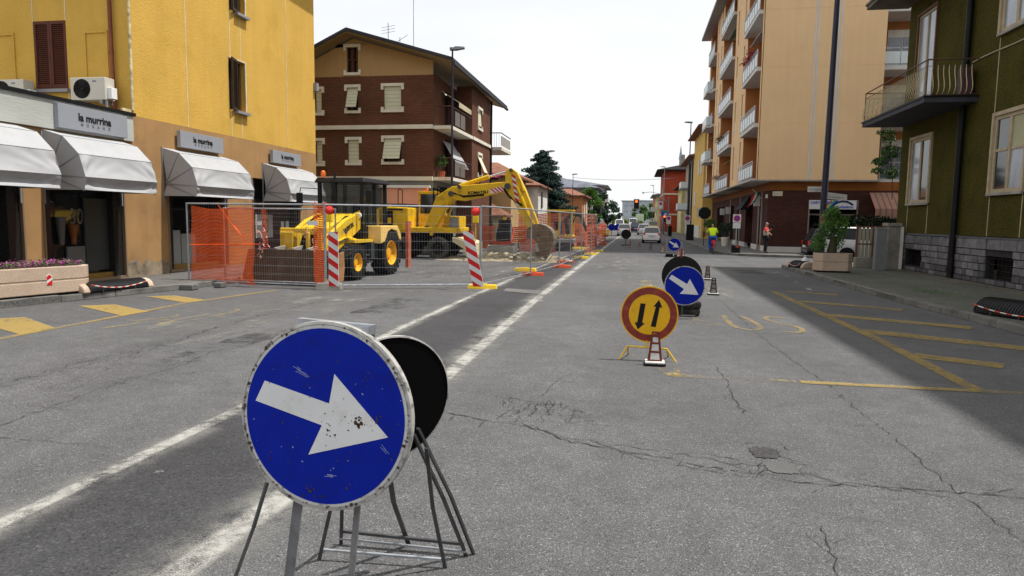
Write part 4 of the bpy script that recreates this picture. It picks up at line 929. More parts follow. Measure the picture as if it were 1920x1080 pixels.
mb = MB(); mb.box(PX-.75, PY-.35, TOP+.05, 13, 67, TOP+.25); mb.build('roof', m_grey, pb, world=True)
# north-side protruding balconies, far end
for z in HZ[1:4]:
    q = MB(); q.box(5.75, 61.5, z-.08, PX, 65.0, z+.08); o = q.build('balcony', m_slabw, pb, world=True)
    q = MB(); q.box(5.77, 61.5, z+.15, 5.80, 65, z+.85); q.box(5.8, 61.5, z+.15, PX, 61.53, z+.85); sub(q, 'rail_panel', m_ppanel, o, pb)
# right-hand recessed bay balconies (gable side)
for fi, z in enumerate(HZ[:5]):
    q = MB(); q.box(12.3, 39.2, z-.12, 15.2, 41.2, z+.1); o = q.build('balcony', m_slabw, pb, world=True)
    q = MB(); q.box(12.35, 39.22, z+.95, 15.2, 39.26, z+1.0); q.box(12.35, 39.22, z+.12, 15.2, 39.26, z+.17); [q.box(12.35+i*.9, 39.22, z+.1, 12.39+i*.9, 39.26, z+1.0) for i in range(4)]; sub(q, 'railing', m_steel, o, pb)
    if fi != 0: q = MB(); q.box(12.5, 39.23, z+.2, 15.1, 39.25, z+.8); sub(q, 'rail_panel', m_ppanel if fi == 2 else mat('grey_panel', (.28,.28,.30), .5), o, pb)
    q = MB(); q.box(13.2, 41.12, z+.1, 14.7, 41.19, z+2.35); sub(q, 'door_frame', m_offwhite, o, pb); 
    for i in range(2): q = MB(); q.box(13.27+i*.72, 41.08, z+.18, 13.92+i*.72, 41.12, z+1.95); sub(q, 'pane', m_curt if fi == 1 else m_win, o, pb)
# ground floor: orange band, brick, shop
mb = MB(); mb.box(7.02, PY+.1, 3.42, 22, PY+.14, 3.87); mb.box(7.02, PY+.14, 3.42, 7.06, 66, 3.87); mb.build('orange_band', mat('orange_band', (.22,.072,.012), .8, var=.12), pb, world=True)
Fg = Face((6.98, PY+.12), (1, 0)); Fs = Face((7.05, 66), (0, -1))
wallpart(pb, 'brick_base', m_dbrick, [(Fg, (0, 15, .42, 3.42, [(2.12, 4.45, .42, 2.92, .9), (5.3, 9.5, .42, 3.0, .9)])), (Fs, (0, 27.38, .42, 3.42, [(24.6, 25.3, .42, 2.6, .5), (19.6, 22.3, .42, 3.0, .8), (16.0, 17.2, .42, 2.9, .5), (12.6, 14.2, .42, 2.9, .5), (4, 9, .42, 2.9, .5)]))])
mb = MB(); Fg.box(mb, -.02, 2.12, .12, .42, -.2, .03); Fg.box(mb, 4.45, 5.3, .12, .42, -.2, .03); [Fs.box(mb, a, b, .12, .42, -.2, .03) for a, b in ((0,4),(9,12.6),(14.2,16),(17.2,19.6),(22.3,24.6),(25.3,27.37))]; mb.each('white_plinth', m_slabw, pb, world=True)
mb = MB(); Fg.box(mb, 2.12, 4.45, .12, 2.92, -.9, -.88); Fg.box(mb, 5.3, 9.5, .12, 3.0, -.9, -.88); [Fs.box(mb, a, b, .12, 3.0, -.8, -.5) for a, b in ((19.6,22.3),(16,17.2),(12.6,14.2),(4,9),(24.6,25.3))]; mb.each('shop_interior', m_dark, pb, world=True)
mb = MB(); [Fs.box(mb, a-.12, a+.12, .12, 3.4, 0, .05) for a in (24.5, 25.4, 17.3, 12.5)]; Fg.box(mb, 2.06, 2.12, .12, 2.92, -.05, .04); Fg.box(mb, 4.45, 4.51, .12, 2.92, -.05, .04); Fg.box(mb, 2.12, 4.45, 2.12, 2.2, -.3, -.2); mb.each('door_frame', mat('stone_surround', (.24,.20,.17), .7), pb, world=True)
mb = MB(); Fg.box(mb, 1.0, 1.95, .12, .13, 0, 1.2); 
sg = T('shop_fascia_sign', 'long white shop sign with a rainbow stripe over the corner stationery shop', 'sign', Fg.P(3.3, 2.45, 0), group=None)
q = MB(); Fg.box(q, 2.08, 4.40, 2.44, 2.91, -.02, .10); q.build('panel', mat('sign_white', (.62,.62,.62), .5), sg, world=True)
m_sb = mat('letter_blue', (.03,.08,.42), .5)
text('shop_lettering', 'CARTOLERIA', m_sb, sg, Fg.mat4(2.13, 2.72, .105), .185, extrude=.003, bold=.006, world=True)
text('shop_lettering', 'Arcobaleno', m_sb, sg, Fg.mat4(3.18, 2.50, .106), .215, extrude=.003, bold=.004, world=True, shear=.3, sx=1.05)
for i, c in enumerate(((.5,.02,.02), (.75,.45,.02), (.05,.4,.05), (.02,.2,.6), (.05,.03,.2))):
    q = MB(); b0 = 2.78+i*.075
    pts = [(b0+t*t*.02+t*.32, 2.445+t*.455) for t in (0, .25, .5, .75, 1)]
    for (xa, za), (xb, zb_) in zip(pts[:-1], pts[1:]):
        q.hexa([Fg.P(xa,za,.107), Fg.P(xa+.075,za,.107), Fg.P(xa+.075,za,.10), Fg.P(xa,za,.10), Fg.P(xb,zb_,.107), Fg.P(xb+.075,zb_,.107), Fg.P(xb+.075,zb_,.10), Fg.P(xb,zb_,.10)])
    q.build('rainbow_stripe', mat('rainbow_%d' % i, c, .5, var=0), sg, world=True)
q = MB(); q.lathe([(.62, 0), (.72, 0), (.72, .012), (.62, .012)], (0,0,0), 'z', 20, .25*PI, .85*PI); 
sm = q.build('rainbow_arc', mat('arc_navy', (.02,.02,.06), .5), sg); sm.matrix_local = Matrix.Translation(Vector(Fg.P(3.75, 2.18, .10))-Vector(sg.location)) @ Matrix(((1,0,0,0),(0,0,-1,0),(0,1,0,0),(0,0,0,1)))
q = MB(); Fg.box(q, .22, .72, 3.12, 3.36, 0, .04); o = q.build('street_plate', mat('plate_cream', (.55,.50,.36), .7)); props(o, 'cream street name plate high on the dark brick corner', 'street sign')
text('plate_lettering', 'VIA EMILIA', m_txtg, o, Fg.mat4(.26, 3.20, .045), .085, extrude=.001)
q = MB(); Fg.box(q, -.10, -.02, 3.0, 3.2, -.2, .0); q.build('house_number', m_slabw, pb, world=True)
# striped awning at the right
aw_ = T('striped_shop_awning', 'salmon and grey striped awning behind the garden pillar', 'awning', (13.2, PY-.4, 2.4))
mss = (mat('stripe_salmon', (.33,.17,.12), .8), mat('stripe_grey', (.14,.11,.09), .8))
for i in range(12):
    x0 = 12.0+i*.28; x1 = x0+(.20 if True else .08); 
    for (xa, xb, mm) in ((x0, x1, 0), (x1, x0+.28, 1)):
        q = MB(); q.hexa([(xa,PY-.95,2.45),(xb,PY-.95,2.45),(xb,PY+.1,3.3),(xa,PY+.1,3.3),(xa,PY-.95,2.47),(xb,PY-.95,2.47),(xb,PY+.1,3.32),(xa,PY+.1,3.32)]); q.box(xa,PY-.96,1.98,xb,PY-.94,2.46); q.build('stripe', mss[mm], aw_, world=True)
# hedge behind the gate
# small shop signs and flag on the street side
fl = T('italian_flag', 'small green white and red flag on a slanting staff by the corner door', 'flag', (6.98, 40.6, 3.0))
q = MB(); q.tube((.05, 0, 0), (-.55, -.3, .55), .018); q.build('staff', m_white, fl)
for i, c in enumerate(((.01,.10,.04), (.6,.6,.6), (.55,.02,.02))):
    q = MB(); 
    def fn(u, v, i=i): return (-.12-(i+u)*.15-.22*v+.03*math.sin(v*5), -.30+.04*math.sin(v*6+i), .46-.62*v+(i+u)*.02-(i+u)*.13)
    q.grid(fn, 3, 6); q.build('cloth_band', mat('flag_%d' % i, c, .7), fl)
for i, (y, z, w_, h_, lab) in enumerate(((41.0, 2.62, .35, .55, 'small blue and white box sign over the corner doorway'), (53.0, 2.3, .3, .5, 'pale square lamp sign, the nearer of a pair past the dark doorway'), (56.5, 2.25, .3, .5, 'pale square lamp sign, the farther of a pair past the dark doorway'))):
    q = MB(); q.box(6.65, y, z, 7.0, y+.12, z+h_); props(q.build('box_sign', m_whitesign, bevel=.01), lab, 'sign')
q = MB(); q.hexa([(6.4,46.3,2.5),(7.0,46.3,2.5),(7.0,44.3,2.5),(6.4,44.3,2.5),(6.95,46.3,3.3),(7.0,46.3,3.3),(7.0,44.3,3.3),(6.95,44.3,3.3)]); props(q.build('dark_awning', mat('navy_canvas', (.006,.006,.012), .8)), 'folded navy blue awning over the dark doorway', 'awning')
for i, (y, z, sc_, fi) in enumerate(((41.6, HZ[2], 1, 0), (53.5, HZ[1], 1.1, 1), (55.0, HZ[0], .6, 2))):
    rr = random.Random(i); q = MB(); 
    for k in range(240):
        x, yy, zz = 6.05+rr.gauss(0, .10), y+rr.uniform(-1.6, 1.6)*sc_, z+1.02+abs(rr.gauss(0, .16))-(.35*rr.random() if fi == 1 else 0); s = .05; 
        d = Vector((rr.gauss(0,1), rr.gauss(0,1), rr.gauss(0,1))).normalized()*s; e = d.cross(Vector((0,0,1))).normalized()*s
        c = Vector((x, yy, zz)); q.add([c-d, c+e, c+d, c-e], [(0,1,2,3)])
    ob = q.build('balcony_flowers', mat('flower_mix_%d' % i, ((.35,.02,.07), (.12,.07,.03), (.45,.3,.25))[i], .7, var=.9, vs=6))
    props(ob, ('row of crimson flowers on the second balcony rail of the peach block', 'trailing green plant with red flowers on a peach block loggia', 'clothes and pot flowers on the lowest loggia of the peach block')[i], 'flowers', kind='stuff')

# ================================================================== farther houses
m_roofr = mat('terracotta_tiles', (.20,.085,.05), .85, var=.3, vs=2.5, fine=.3, fs=14)
def house(name, label, x0, x1, y0, y1, h, wallm, roofm, roof=1.0, over=.5, wins=(), sidewins=(), trims=(), flat=False, base=None, bandm=None, cat='house', chim=None, ridge='y'):
    r = T(name, label, cat, ((x0+x1)/2, (y0+y1)/2, 0))
    q = MB(); q.box(x0, y0, 0, x1, y1, h); q.build('wall', wallm, r, world=True)
    rf = MB(); t = .14; xa, xb, ya, yb_ = x0-over, x1+over, y0-over, y1+over
    if flat: rf.box(xa, ya, h, xb, yb_, h+.25)
    elif ridge == 'y':
        xm = (x0+x1)/2; rf.add([(xa,ya,h),(xb,ya,h),(xb,yb_,h),(xa,yb_,h),(xm,ya+(roof*1.2 if roof > 1.2 else 0),h+roof),(xm,yb_,h+roof),(xa,ya,h-.12),(xb,ya,h-.12),(xb,yb_,h-.12),(xa,yb_,h-.12)], [(0,1,4),(1,2,5,4),(2,3,5),(3,0,4,5),(6,9,8,7),(0,6,7,1),(1,7,8,2),(2,8,9,3),(3,9,6,0)])
    else:   # hipped, ridge along x
        ym = (y0+y1)/2; k = min(2.0, (x1-x0)/2.2); rf.add([(xa,ya,h),(xb,ya,h),(xb,yb_,h),(xa,yb_,h),(xa+k,ym,h+roof),(xb-k,ym,h+roof),(xa,ya,h-.12),(xb,ya,h-.12),(xb,yb_,h-.12),(xa,yb_,h-.12)], [(0,1,5,4),(1,2,5),(2,3,4,5),(3,0,4),(6,9,8,7),(0,6,7,1),(1,7,8,2),(2,8,9,3),(3,9,6,0)])
    ro = rf.build('roof', roofm, r, world=True)
    if chim: q = MB(); q.box(chim[0], chim[1], h, chim[0]+.6, chim[1]+.6, h+chim[2]); fix(q.build('chimney', m_conc, ro), r)
    for (a0, a1, z0, z1, m) in wins:
        q = MB(); q.box(a0, y0-.05, z0, a1, y0+.02, z1); q.build('window', m, r, world=True)
    for (side, b0, b1, z0, z1, m, d) in sidewins:
        xs = x1 if side > 0 else x0; q = MB(); q.box(xs-.02*side, b0, z0, xs+d*side, b1, z1); q.build('balcony' if d > .3 else 'window', m, r, world=True)
    for (z0, z1, m) in trims: q = MB(); q.box(x0-.06, y0-.06, z0, x1+.06, y1, z1); q.build('string_course', m, r, world=True)
    return r
dg = mat('dusk_window', (.04,.045,.055), .3, var=.3)
# left row
house('tan_house', 'tan two storey house with terracotta roof behind the excavator boom', -13.5, -7.95, 44, 50, 4.5, mat('wall_tan', (.50,.34,.16), .9), m_roofr, 1.1, .5, [(-9.6,-9.3,2.9,4.0,dg)], [(1, 46, 46.8, 2.8, 4.0, dg, .05)], ridge='x')
house('garden_shed', 'low yellow outbuilding with tiled lean-to roof behind orange netting', -10.8, -8.15, 42.0, 43.6, 1.95, mat('wall_straw', (.52,.45,.24), .9), m_roofr, .75, .35, [(-9.2,-8.75,.9,1.6,dg)], ridge='x')
house('white_house', 'white house with terracotta hipped roof beside the dark conifer', -12.5, -7.15, 51, 57, 4.25, mat('wall_white', (.72,.70,.66), .9), m_roofr, .9, .3, [(-8.0,-7.35,1.3,2.3,dg)], [(1,52.5,53.3,2.6,3.8,dg,.05)], ridge='x')
house('orange_brick_house', 'orange brown house with shallow tiled roof past the dark conifer', -14, -5.6, 74, 84, 4.35, mat('wall_orange', (.42,.17,.07), .9), m_roofr, .9, .4, [(-8.6,-8.0,2.1,3.2,mat('blue_shutter', (.03,.05,.12), .6)), (-7.2,-6.6,2.1,3.2,mat('blue_shutter', (0,0,0)))], [(1,76,77,2,3.4,m_offwhite,.1),(1,79,80.5,.2,3.8,m_offwhite,.1)], ridge='x')
greyroof = mat('grey_roof', (.14,.15,.18), .7, var=.3, vs=1)
house('grey_roof_house', 'house with grey roof behind the green garden tree', -15, -5.6, 92, 104, 6.0, mat('wall_grey', (.34,.33,.31), .9), greyroof, 1.5, 1.0, [], [(1, 93, 99, 2.6, 3.6, m_blackm, 1.0), (1, 93, 99, .3, 2.4, m_offwhite, .1)])
house('balconied_block', 'far grey and brick block with stacked balconies beyond the green garden tree', -22, -7.0, 150, 172, 9.2, mat('wall_dull', (.30,.25,.23), .9), greyroof, 1.4, 1.2, [(-9.5,-7.4,7.2,8.6,mat('brick_far', (.3,.09,.06),.9)), (-12,-10,4.0,5.4,dg)], [(1,151,160,5.8,6.6,m_slabw,1.2),(1,151,160,3.0,3.8,m_slabw,1.2)], flat=False)
house('cafe_block', 'low grey house with cream window panels past the green tree', -12, -6.8, 116, 126, 4.8, mat('wall_grey2', (.36,.34,.33), .9), greyroof, .8, .6, [(-8.8,-7.2,3.4,4.6,m_offwhite),(-8.8,-7.2,1.9,2.7,m_offwhite)], [(1,117,124,0,2.2,dg,.1)])
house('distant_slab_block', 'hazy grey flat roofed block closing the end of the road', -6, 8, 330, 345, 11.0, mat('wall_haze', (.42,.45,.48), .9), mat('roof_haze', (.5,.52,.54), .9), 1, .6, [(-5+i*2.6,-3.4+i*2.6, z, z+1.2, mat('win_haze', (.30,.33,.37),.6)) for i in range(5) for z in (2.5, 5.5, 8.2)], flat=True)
# right row
m_ochre = mat('wall_ochre', (.58,.37,.10), .9, var=.08)
house('ochre_house', 'ochre yellow house adjoining the far end of the peach block', 6.2, 14, 66.6, 78, 10.6, m_ochre, m_roofr, 1.2, .7, [(6.4,6.8,6,7.2,dg)], [(-1,68,69,6.3,7.8,m_slabw,.08),(-1,71,72,6.3,7.8,m_slabw,.08),(-1,74,75,3.3,4.8,m_slabw,.08),(-1,68,77.9,.1,1.3,m_slabw,.12)])
gh = house('grey_beige_house', 'grey beige house with projecting balconies next to the ochre house', 6.35, 14, 78.2, 92, 8.9, mat('wall_greige', (.34,.29,.21), .9, var=.15, stretch=(1,1,.2)), m_roofr, 1.3, .8, [], [(-1,86,89.5,5.6,5.75,m_conc,1.0),(-1,86,89.5,3.0,3.15,m_conc,1.3),(-1,86.2,89.4,3.15,3.9,m_ppanel,1.25),(-1,86.2,89.4,5.75,6.5,m_ppanel,.95),(-1,80.5,81.2,.3,8.5,m_dark,.1),(-1,83.5,84.2,.3,8.5,m_dark,.1),(-1,87,88.5,.1,2.6,m_white,.06)])
house('pale_yellow_house', 'narrow pale yellow house between the grey and the red house', 6.0, 12, 93, 101, 6.2, mat('wall_paleyellow', (.60,.52,.22), .9), m_dark, .6, .7, [], [(-1,94,96,.3,5,m_offwhite,.1)], cat='house')
house('brick_red_house', 'brick red house with pale string courses and black eaves', 4.1, 16, 104, 118, 9.2, mat('wall_red', (.34,.055,.022), .9), m_dark, 1.5, 1.1, [], [(-1,106,108,5.3,6.6,dg,.05)], [(5.6,5.8,m_joint),(2.6,2.8,m_joint)], chim=(6.5, 106, 2.4), ridge='y')
house('yellow_far_house', 'small yellow house past the red house by the traffic signal', 3.9, 12, 124, 140, 6.3, mat('wall_yellow2', (.60,.52,.26), .9), greyroof, .8, 1.0, [], [(-1,126,130,3.4,4.2,m_slabw,1.0),(-1,132,138,.2,2.3,m_slabw,.3)])
house('red_far_block', 'small orange red block beyond the traffic signal', 4.8, 14, 180, 196, 8.4, mat('wall_redfar', (.55,.15,.08), .9), greyroof, .8, .6)
q = MB(); q.box(7.0, 118, 9, 7.4, 118.4, 12.0); q.add([(6.9,117.9,12.0),(7.5,117.9,12.0),(7.5,118.5,12.0),(6.9,118.5,12.0),(7.2,118.2,14.4)], [(0,1,4),(1,2,4),(2,3,4),(3,0,4)]); props(q.build('church_spire', mat('spire_grey', (.32,.35,.39), .8)), 'slim grey church spire showing above the red house roof', 'spire')

# ================================================================== vegetation
def leafmass(mb, rnd, c, r, n, s, flat=1.0, droop=0):
    c = Vector(c); r = Vector(r)
    for _ in range(n):
        while True:
            p = Vector((rnd.uniform(-1,1), rnd.uniform(-1,1), rnd.uniform(-1,1)))
            if .15 < p.length < 1: break
        p = p*(.55+.45*rnd.random())/max(p.length, .3) if rnd.random() < .6 else p
        q = c+Vector((p.x*r.x, p.y*r.y, p.z*r.z)); k = s*rnd.uniform(.6, 1.4)
        d = Vector((rnd.gauss(0,1), rnd.gauss(0,1), rnd.gauss(0,1)*flat)).normalized(); e = d.cross(Vector((rnd.gauss(0,1), rnd.gauss(0,1), rnd.gauss(0,1)))).normalized()
        d.z -= droop
        mb.add([q-d*k, q+e*k*.5, q+d*k, q-e*k*.5], [(0,1,2,3)])
def tree(name, label, base, h, trunk_h, cr, clumps, n, s, m, seed, cat='tree', tr=.16, flat=1.0, droop=0, group=None, shape=None):
    rnd = random.Random(seed); r = T(name, label, cat, base, group=group)
    q = MB(); q.tube((0,0,-.05), (.05,.03,trunk_h), tr, tr*.7, 8); q.tube((.05,.03,trunk_h), (.1,.0,h*.85), tr*.7, tr*.2, 7)
    cm_ = MB()
    for i in range(clumps):
        t = rnd.random(); a = rnd.uniform(0, 2*PI)
        if shape: rad = shape(t)*cr
        else: rad = cr*math.sqrt(max(0, 1-(2*t-1)**2))
        rr = rad*rnd.uniform(.45, .95); z = trunk_h+(h-trunk_h)*t
        c = (rr*math.cos(a), rr*math.sin(a), z); q.tube((.05, .02, max(trunk_h*.8, z-rad*.4)), c, tr*.22, tr*.07, 5)
        k = cr*rnd.uniform(.22, .38); leafmass(cm_, rnd, c, (k, k, k*.8 if not shape else k*.42), n, s, flat, droop)
    q.build('trunk', m_bark, r); cm_.build('crown', m, r, kind='stuff')
    return r
m_conif = mat('conifer_blue_green', (.035,.070,.058), .7, var=.55, vs=.9, spec=.2)
def cedar(base, h, seed):
    rnd = random.Random(seed); r = T('blue_cedar_tree', 'large dark blue green conifer with layered drooping boughs behind the white house', 'tree', base)
    q = MB(); q.tube((0,0,0), (.1,0,h*.97), .28, .04, 8); cm_ = MB()
    for i in range(105):
        t = (i+.5)/105; z = .9+(h-1.0)*t; ln = (3.3*(1-t)**.7+.3)*rnd.uniform(.75, 1.12); a = i*2.4+rnd.uniform(-.4,.4)
        tip = Vector((ln*math.cos(a), ln*math.sin(a), z-.12*ln+rnd.uniform(-.1,.1))); q.tube((.05,0,z), tip, .05*(1-t)+.015, .01, 5)
        nn = int(5+ln*4)
        for k in range(nn):
            f = (k+1)/nn; c = Vector((.05,0,z)).lerp(tip, f); w_ = .38*(1.15-f*.5)*min(1, ln/1.5)+.12
            leafmass(cm_, rnd, c, (w_*1.15, w_*1.15, w_*.55), 38, .10, .5, .25)
    q.build('trunk', m_bark, r); cm_.build('crown', m_conif, r, kind='stuff'); return r
cedar((-8.3, 61.5, 0), 7.9, 4)
q_ = tree('garden_tree', 'bright green round garden tree before the grey roofed houses', (-5.55, 84, 0), 5.4, 1.0, 1.55, 26, 240, .11, mat('leaf_bright', (.085,.19,.03), .6, var=.4, vs=1.2), 5)
for i, (x, y, h, cr, lab, mm) in enumerate(((-6.6, 142, 7.2, 2.4, 'dark street tree, first past the grey roofed houses', m_leafd), (-6.2, 162, 6.4, 2.6, 'dark street tree, second past the grey roofed houses', m_leafd), (-6.0, 190, 6.2, 2.9, 'bushy street tree, last before the distant slab block', m_leafd), (1.6, 215, 6.0, 3.0, 'round green tree in front of the distant slab block', m_leaf), (5.0, 235, 7.0, 3.2, 'green tree under the small red block far down the road', m_leaf), (4.6, 160, 4.2, 1.3, 'small tree beside the far yellow house', m_leafd))):
    tree('street_tree', lab, (x, y, 0), h, 1.4, cr, 16, 110, .28, mm, 20+i, group='trees far down the road')
hd = MB(); rnd = random.Random(9)
leafmass(hd, rnd, (-1.5, 150, 1.3), (3.6, 1.5, .7), 1600, .2); props(hd.build('roundabout_shrubs', mat('shrub_olive', (.12,.15,.03), .7, var=.4)), 'olive green shrubs across the end of the road', 'shrubs', kind='stuff')
hd = MB(); leafmass(hd, rnd, (11.3, 36.9, 1.4), (2.6, .5, .75), 3200, .07); o = props(hd.build('dark_hedge', mat('hedge_dark', (.007,.014,.006), .9, var=.4, spec=.05)), 'dark clipped hedge behind the garden gate and parked car', 'hedge')
# creeper hanging at the corner of the green building
vn = T('corner_creeper', 'bright green creeper hanging beside the edge of the olive building', 'climbing plant', (9.1, 27.6, 4.8)); cm_ = MB(); rnd = random.Random(12)
for c, r_, n in (((.0,0,.1), (.30,.2,.32), 260), ((.10,0,-.45), (.32,.2,.28), 300), ((-.22,0,-.8), (.30,.2,.16), 200), ((.2,0,-1.2), (.26,.2,.26), 220), ((-.30,0,-1.15), (.25,.15,.12), 120), ((-.32,0,.25), (.10,.1,.1), 30)): leafmass(cm_, rnd, c, r_, n, .05)
q = MB(); q.path([(.3,.1,-2.2),(.25,.05,-1.3),(.12,.05,-.6),(.1,0,.3)], .015, 5); q.path([(.2,.05,-1.0),(-.4,0,-.9)], .01, 5); q.build('stem', m_bark, vn); cm_.build('foliage', mat('creeper_leaf', (.04,.11,.015), .6, var=.6, vs=3), vn, kind='stuff')

# ================================================================== street lamps, wires, traffic lights
m_pole = mat('pole_navy', (.022,.022,.038), .45, var=.15, vs=3); m_poleg = mat('pole_grey', (.16,.18,.22), .5)
def lamp(x, y, h, label, r=.07, arm=(-.55, 0), pm=None):
    t = T('street_lamp', label, 'street lamp', (x, y, 0), group='street lamps along the road'); pm = pm or m_pole
    q = MB(); q.tube((0,0,0), (0,0,h), r, r*.6, 10); q.tube((0,0,0), (0,0,.9), r*1.35, r*1.3, 10); q.build('pole', pm, t, smooth=True)
    q = MB(); L_ = arm[0]; q.hexa([(0,-.13,h-.02),(L_*.3,-.14,h-.02),(L_*.3,.14,h-.02),(0,.13,h-.02),(0,-.05,h+.08),(L_*.3,-.10,h+.12),(L_*.3,.10,h+.12),(0,.05,h+.08)]); q.hexa([(L_*.3,-.14,h-.02),(L_,-.12,h+.03),(L_,.12,h+.03),(L_*.3,.14,h-.02),(L_*.3,-.10,h+.12),(L_,-.06,h+.10),(L_,.06,h+.10),(L_*.3,.10,h+.12)]); q.box(-.1 if L_ > 0 else -.0, -.08, h-.03, .12 if L_ < 0 else 0, .08, h+.09); q.build('lamp_head', mat('lamp_grey', (.13,.14,.16), .5), t)
    return t
lamp(-7.86, 29.02, 8.85, 'lamp post rising in front of the brown brick house', .06, (.52, 0))
lamp(-6.1, 48.5, 6.45, 'lamp post standing before the dark conifer', .05, (.42, 0))
lamp(-6.6, 73.5, 6.5, 'lamp post in front of the orange brown house', .05, (.5, 0))
lamp(4.55, 62, 10.2, 'tall slim lamp post before the ochre house', .07, (-.55, 0))
lamp(3.95, 100, 9.3, 'pale lamp post before the red house', .07, (-.6, 0), m_poleg)
lamp(3.25, 130, 8.2, 'pale lamp post beside the small yellow house', .07, (-.6, 0), m_poleg)
t = T('street_lamp', 'thick navy pole running out of the top of the picture by the planter', 'street lamp', (6.93, 27.4, .12), group='street lamps along the road')
q = MB(); q.tube((0,0,0), (.10,0,12.5), .125, .085, 14); q.tube((0,0,0), (0,0,1.1), .15, .145, 14); q.build('pole', m_pole, t, smooth=True)
q = MB(); q.box(-.1,-.13,1.55,.14,-.12,1.9); q.build('notice', mat('faded_pink_notice', (.35,.12,.10), .7), t)
# overhead wire
q = MB(); pts = [(-6.6+i*1.06, 73.5, 5.95+.25*((i-5)/5)**2) for i in range(11)]; q.path(pts, .02, 5); props(q.build('overhead_cable', m_poleg), 'thin cable strung high across the road', 'cable')
def signal(x, y, z, label, w_=.34, lit=True):
    t = T('traffic_light', label, 'traffic light', (x, y, z), group='traffic lights showing red')
    q = MB(); q.box(-w_, 0, -.62, w_, .1, .62); q.build('backplate', m_white, t); q = MB(); q.box(-w_*.86, -.2, -.56, w_*.86, 0, .56); q.build('housing', m_blackm, t)
    for i, zz in enumerate((.33, 0, -.33)):
        q = MB(); q.lathe([(0,-.03),(.13,-.02),(.14,0)], (0,-.2,zz), 'y', 14); q.build('lens', mat('lens_lit', (.8,.05,.01), .3, emit=(1,.10,.02,4)) if i == 0 else mat('lens_off', (.02,.02,.02), .3), t)
    return t
signal(.15, 85, 3.72, 'traffic light hanging over the road, lit red')
t = T('signal_gantry', 'thin curved arm and pole carrying the hanging traffic light', 'pole', (4.0, 85.1, 0))
q = MB(); q.tube((0,0,0), (0,0,4.6), .06); q.path([(0,0,3.0),(-.4,0,4.2),(-1.2,0,5.0),(-2.2,0,5.2),(-3.0,0,5.1)], .03); q.path([(0,0,4.15),(-3.85,0,4.2)], .03); q.tube((-3.0,0,5.1),(-3.2,0,5.1),.12,.08); q.build('arm', m_poleg, t)
for x, y, z, lab in ((-4.6, 90, 1.9, 'small traffic light before the dark trees'), (3.5, 84, 2.0, 'small traffic light by the blue shop sign')):
    s_ = signal(x, y, z, lab, .22); s_.scale = (.75, .75, .75); q = MB(); q.tube((0,.05,-z/.75),(0,.05,-.5),.04); q.build('pole', m_poleg, s_)
# ================================================================== road signs in the foreground
def disc(mb, c, r, t, n=56, ry=None):     # disc standing in local XZ plane, front at -y
    mb.lathe([(0, -t), (r, -t), (r, 0), (0, 0)], c, 'y', n)
def flat(mb, pts, y): n = len(pts); mb.add([(x, y, z) for x, z in pts], [tuple(range(n))]); return mb
def mark_on(name, pts, m, parent, y, t=.0012):
    q = MB(); q.prism(pts, 'y', y-t, y); return q.build(name, m, parent)
# scratched, chipped sign paint
def chips(parent, r, rnd, n, m, y, smin=.002, smax=.008, rad=.95, bias=None):
    q = MB()
    for _ in range(n):
        a = rnd.uniform(0, 2*PI); d = r*rad*math.sqrt(rnd.random()) if bias is None else r*rnd.uniform(*bias)
        x, z = d*math.cos(a), d*math.sin(a); k = rnd.uniform(smin, smax); m_ = 6; v = []
        al = rnd.uniform(0, PI); el = rnd.uniform(.3, 1)
        for i in range(m_):
            t = 2*PI*i/m_; s = k*rnd.uniform(.5, 1.2); px, pz = s*math.cos(t), s*el*math.sin(t)
            v.append((x+px*math.cos(al)-pz*math.sin(al), y, z+px*math.sin(al)+pz*math.cos(al)))
        q.add(v, [tuple(range(m_))])
    return q.build('paint_chips', m, parent, kind='stuff')
m_chip = mat('chip_rust', (.06,.035,.025), .8, var=.3, vs=20); m_chipw = mat('scuff_pale', (.25,.28,.42), .7)
m_rim = mat('sign_rim', (.36,.35,.33), .6, var=.2, vs=8, dirt=(.03,.028,.025), dirt_amt=1.0)
m_leg = mat('leg_steel', (.075,.076,.08), .5, metal=.4, var=.3, vs=6, dirt=(.05,.04,.035), dirt_amt=.7)
rnd = random.Random(42)
# near arrow sign
R1 = .371
s1 = T('arrow_sign', 'big scratched blue disc with white arrow on curved trestle legs in the dark trench strip', 'road sign', (-1.180, 2.47, 0))
hub = Matrix.Translation((0, 0, .918)) @ Matrix.Rotation(math.radians(-5), 4, 'Z') @ Matrix.Rotation(math.radians(-4), 4, 'X')
q = MB(hub); disc(q, (0,0,0), R1, .018, 72); dk = q.build('disc', m_rim, s1, smooth=True)
q = MB(hub); q.lathe([(R1-.008,-.020),(R1+.003,-.018),(R1+.005,-.006),(R1+.003,.012),(R1-.01,.014),(R1-.012,.0)], (0,0,0), 'y', 72); q.build('rim', m_rim, s1, smooth=True)
def hubbed(o): o.matrix_local = hub; return o
q = MB(); q.lathe([(0,-.0195),(R1-.012,-.0195)], (0,0,0), 'y', 72); hubbed(q.build('white_ring', mat('ring_grey_white', (.46,.46,.45), .5, var=.1, dirt=(.12,.11,.10), dirt_amt=.9, vs=9), s1))
q = MB(); q.lathe([(0,-.0205),(R1-.024,-.0205)], (0,0,0), 'y', 72); hubbed(q.build('blue_face', m_blue, s1))
AR1 = [(-.716,.329),(-.826,.102),(-.012,-.096),(-.165,-.425),(.752,-.153),(.122,.459),(.067,.142)]
o = mark_on('arrow', [(x*R1, z*R1) for x, z in AR1], m_whitesign, s1, -.0205); hubbed(o)
hubbed(chips(s1, R1, rnd, 60, m_chip, -.0222, .0015, .005)); hubbed(chips(s1, R1, rnd, 70, m_chip, -.0225, .003, .010, bias=(.955, .99)))
hubbed(chips(s1, R1, rnd, 18, m_chipw, -.0212, .0015, .005))
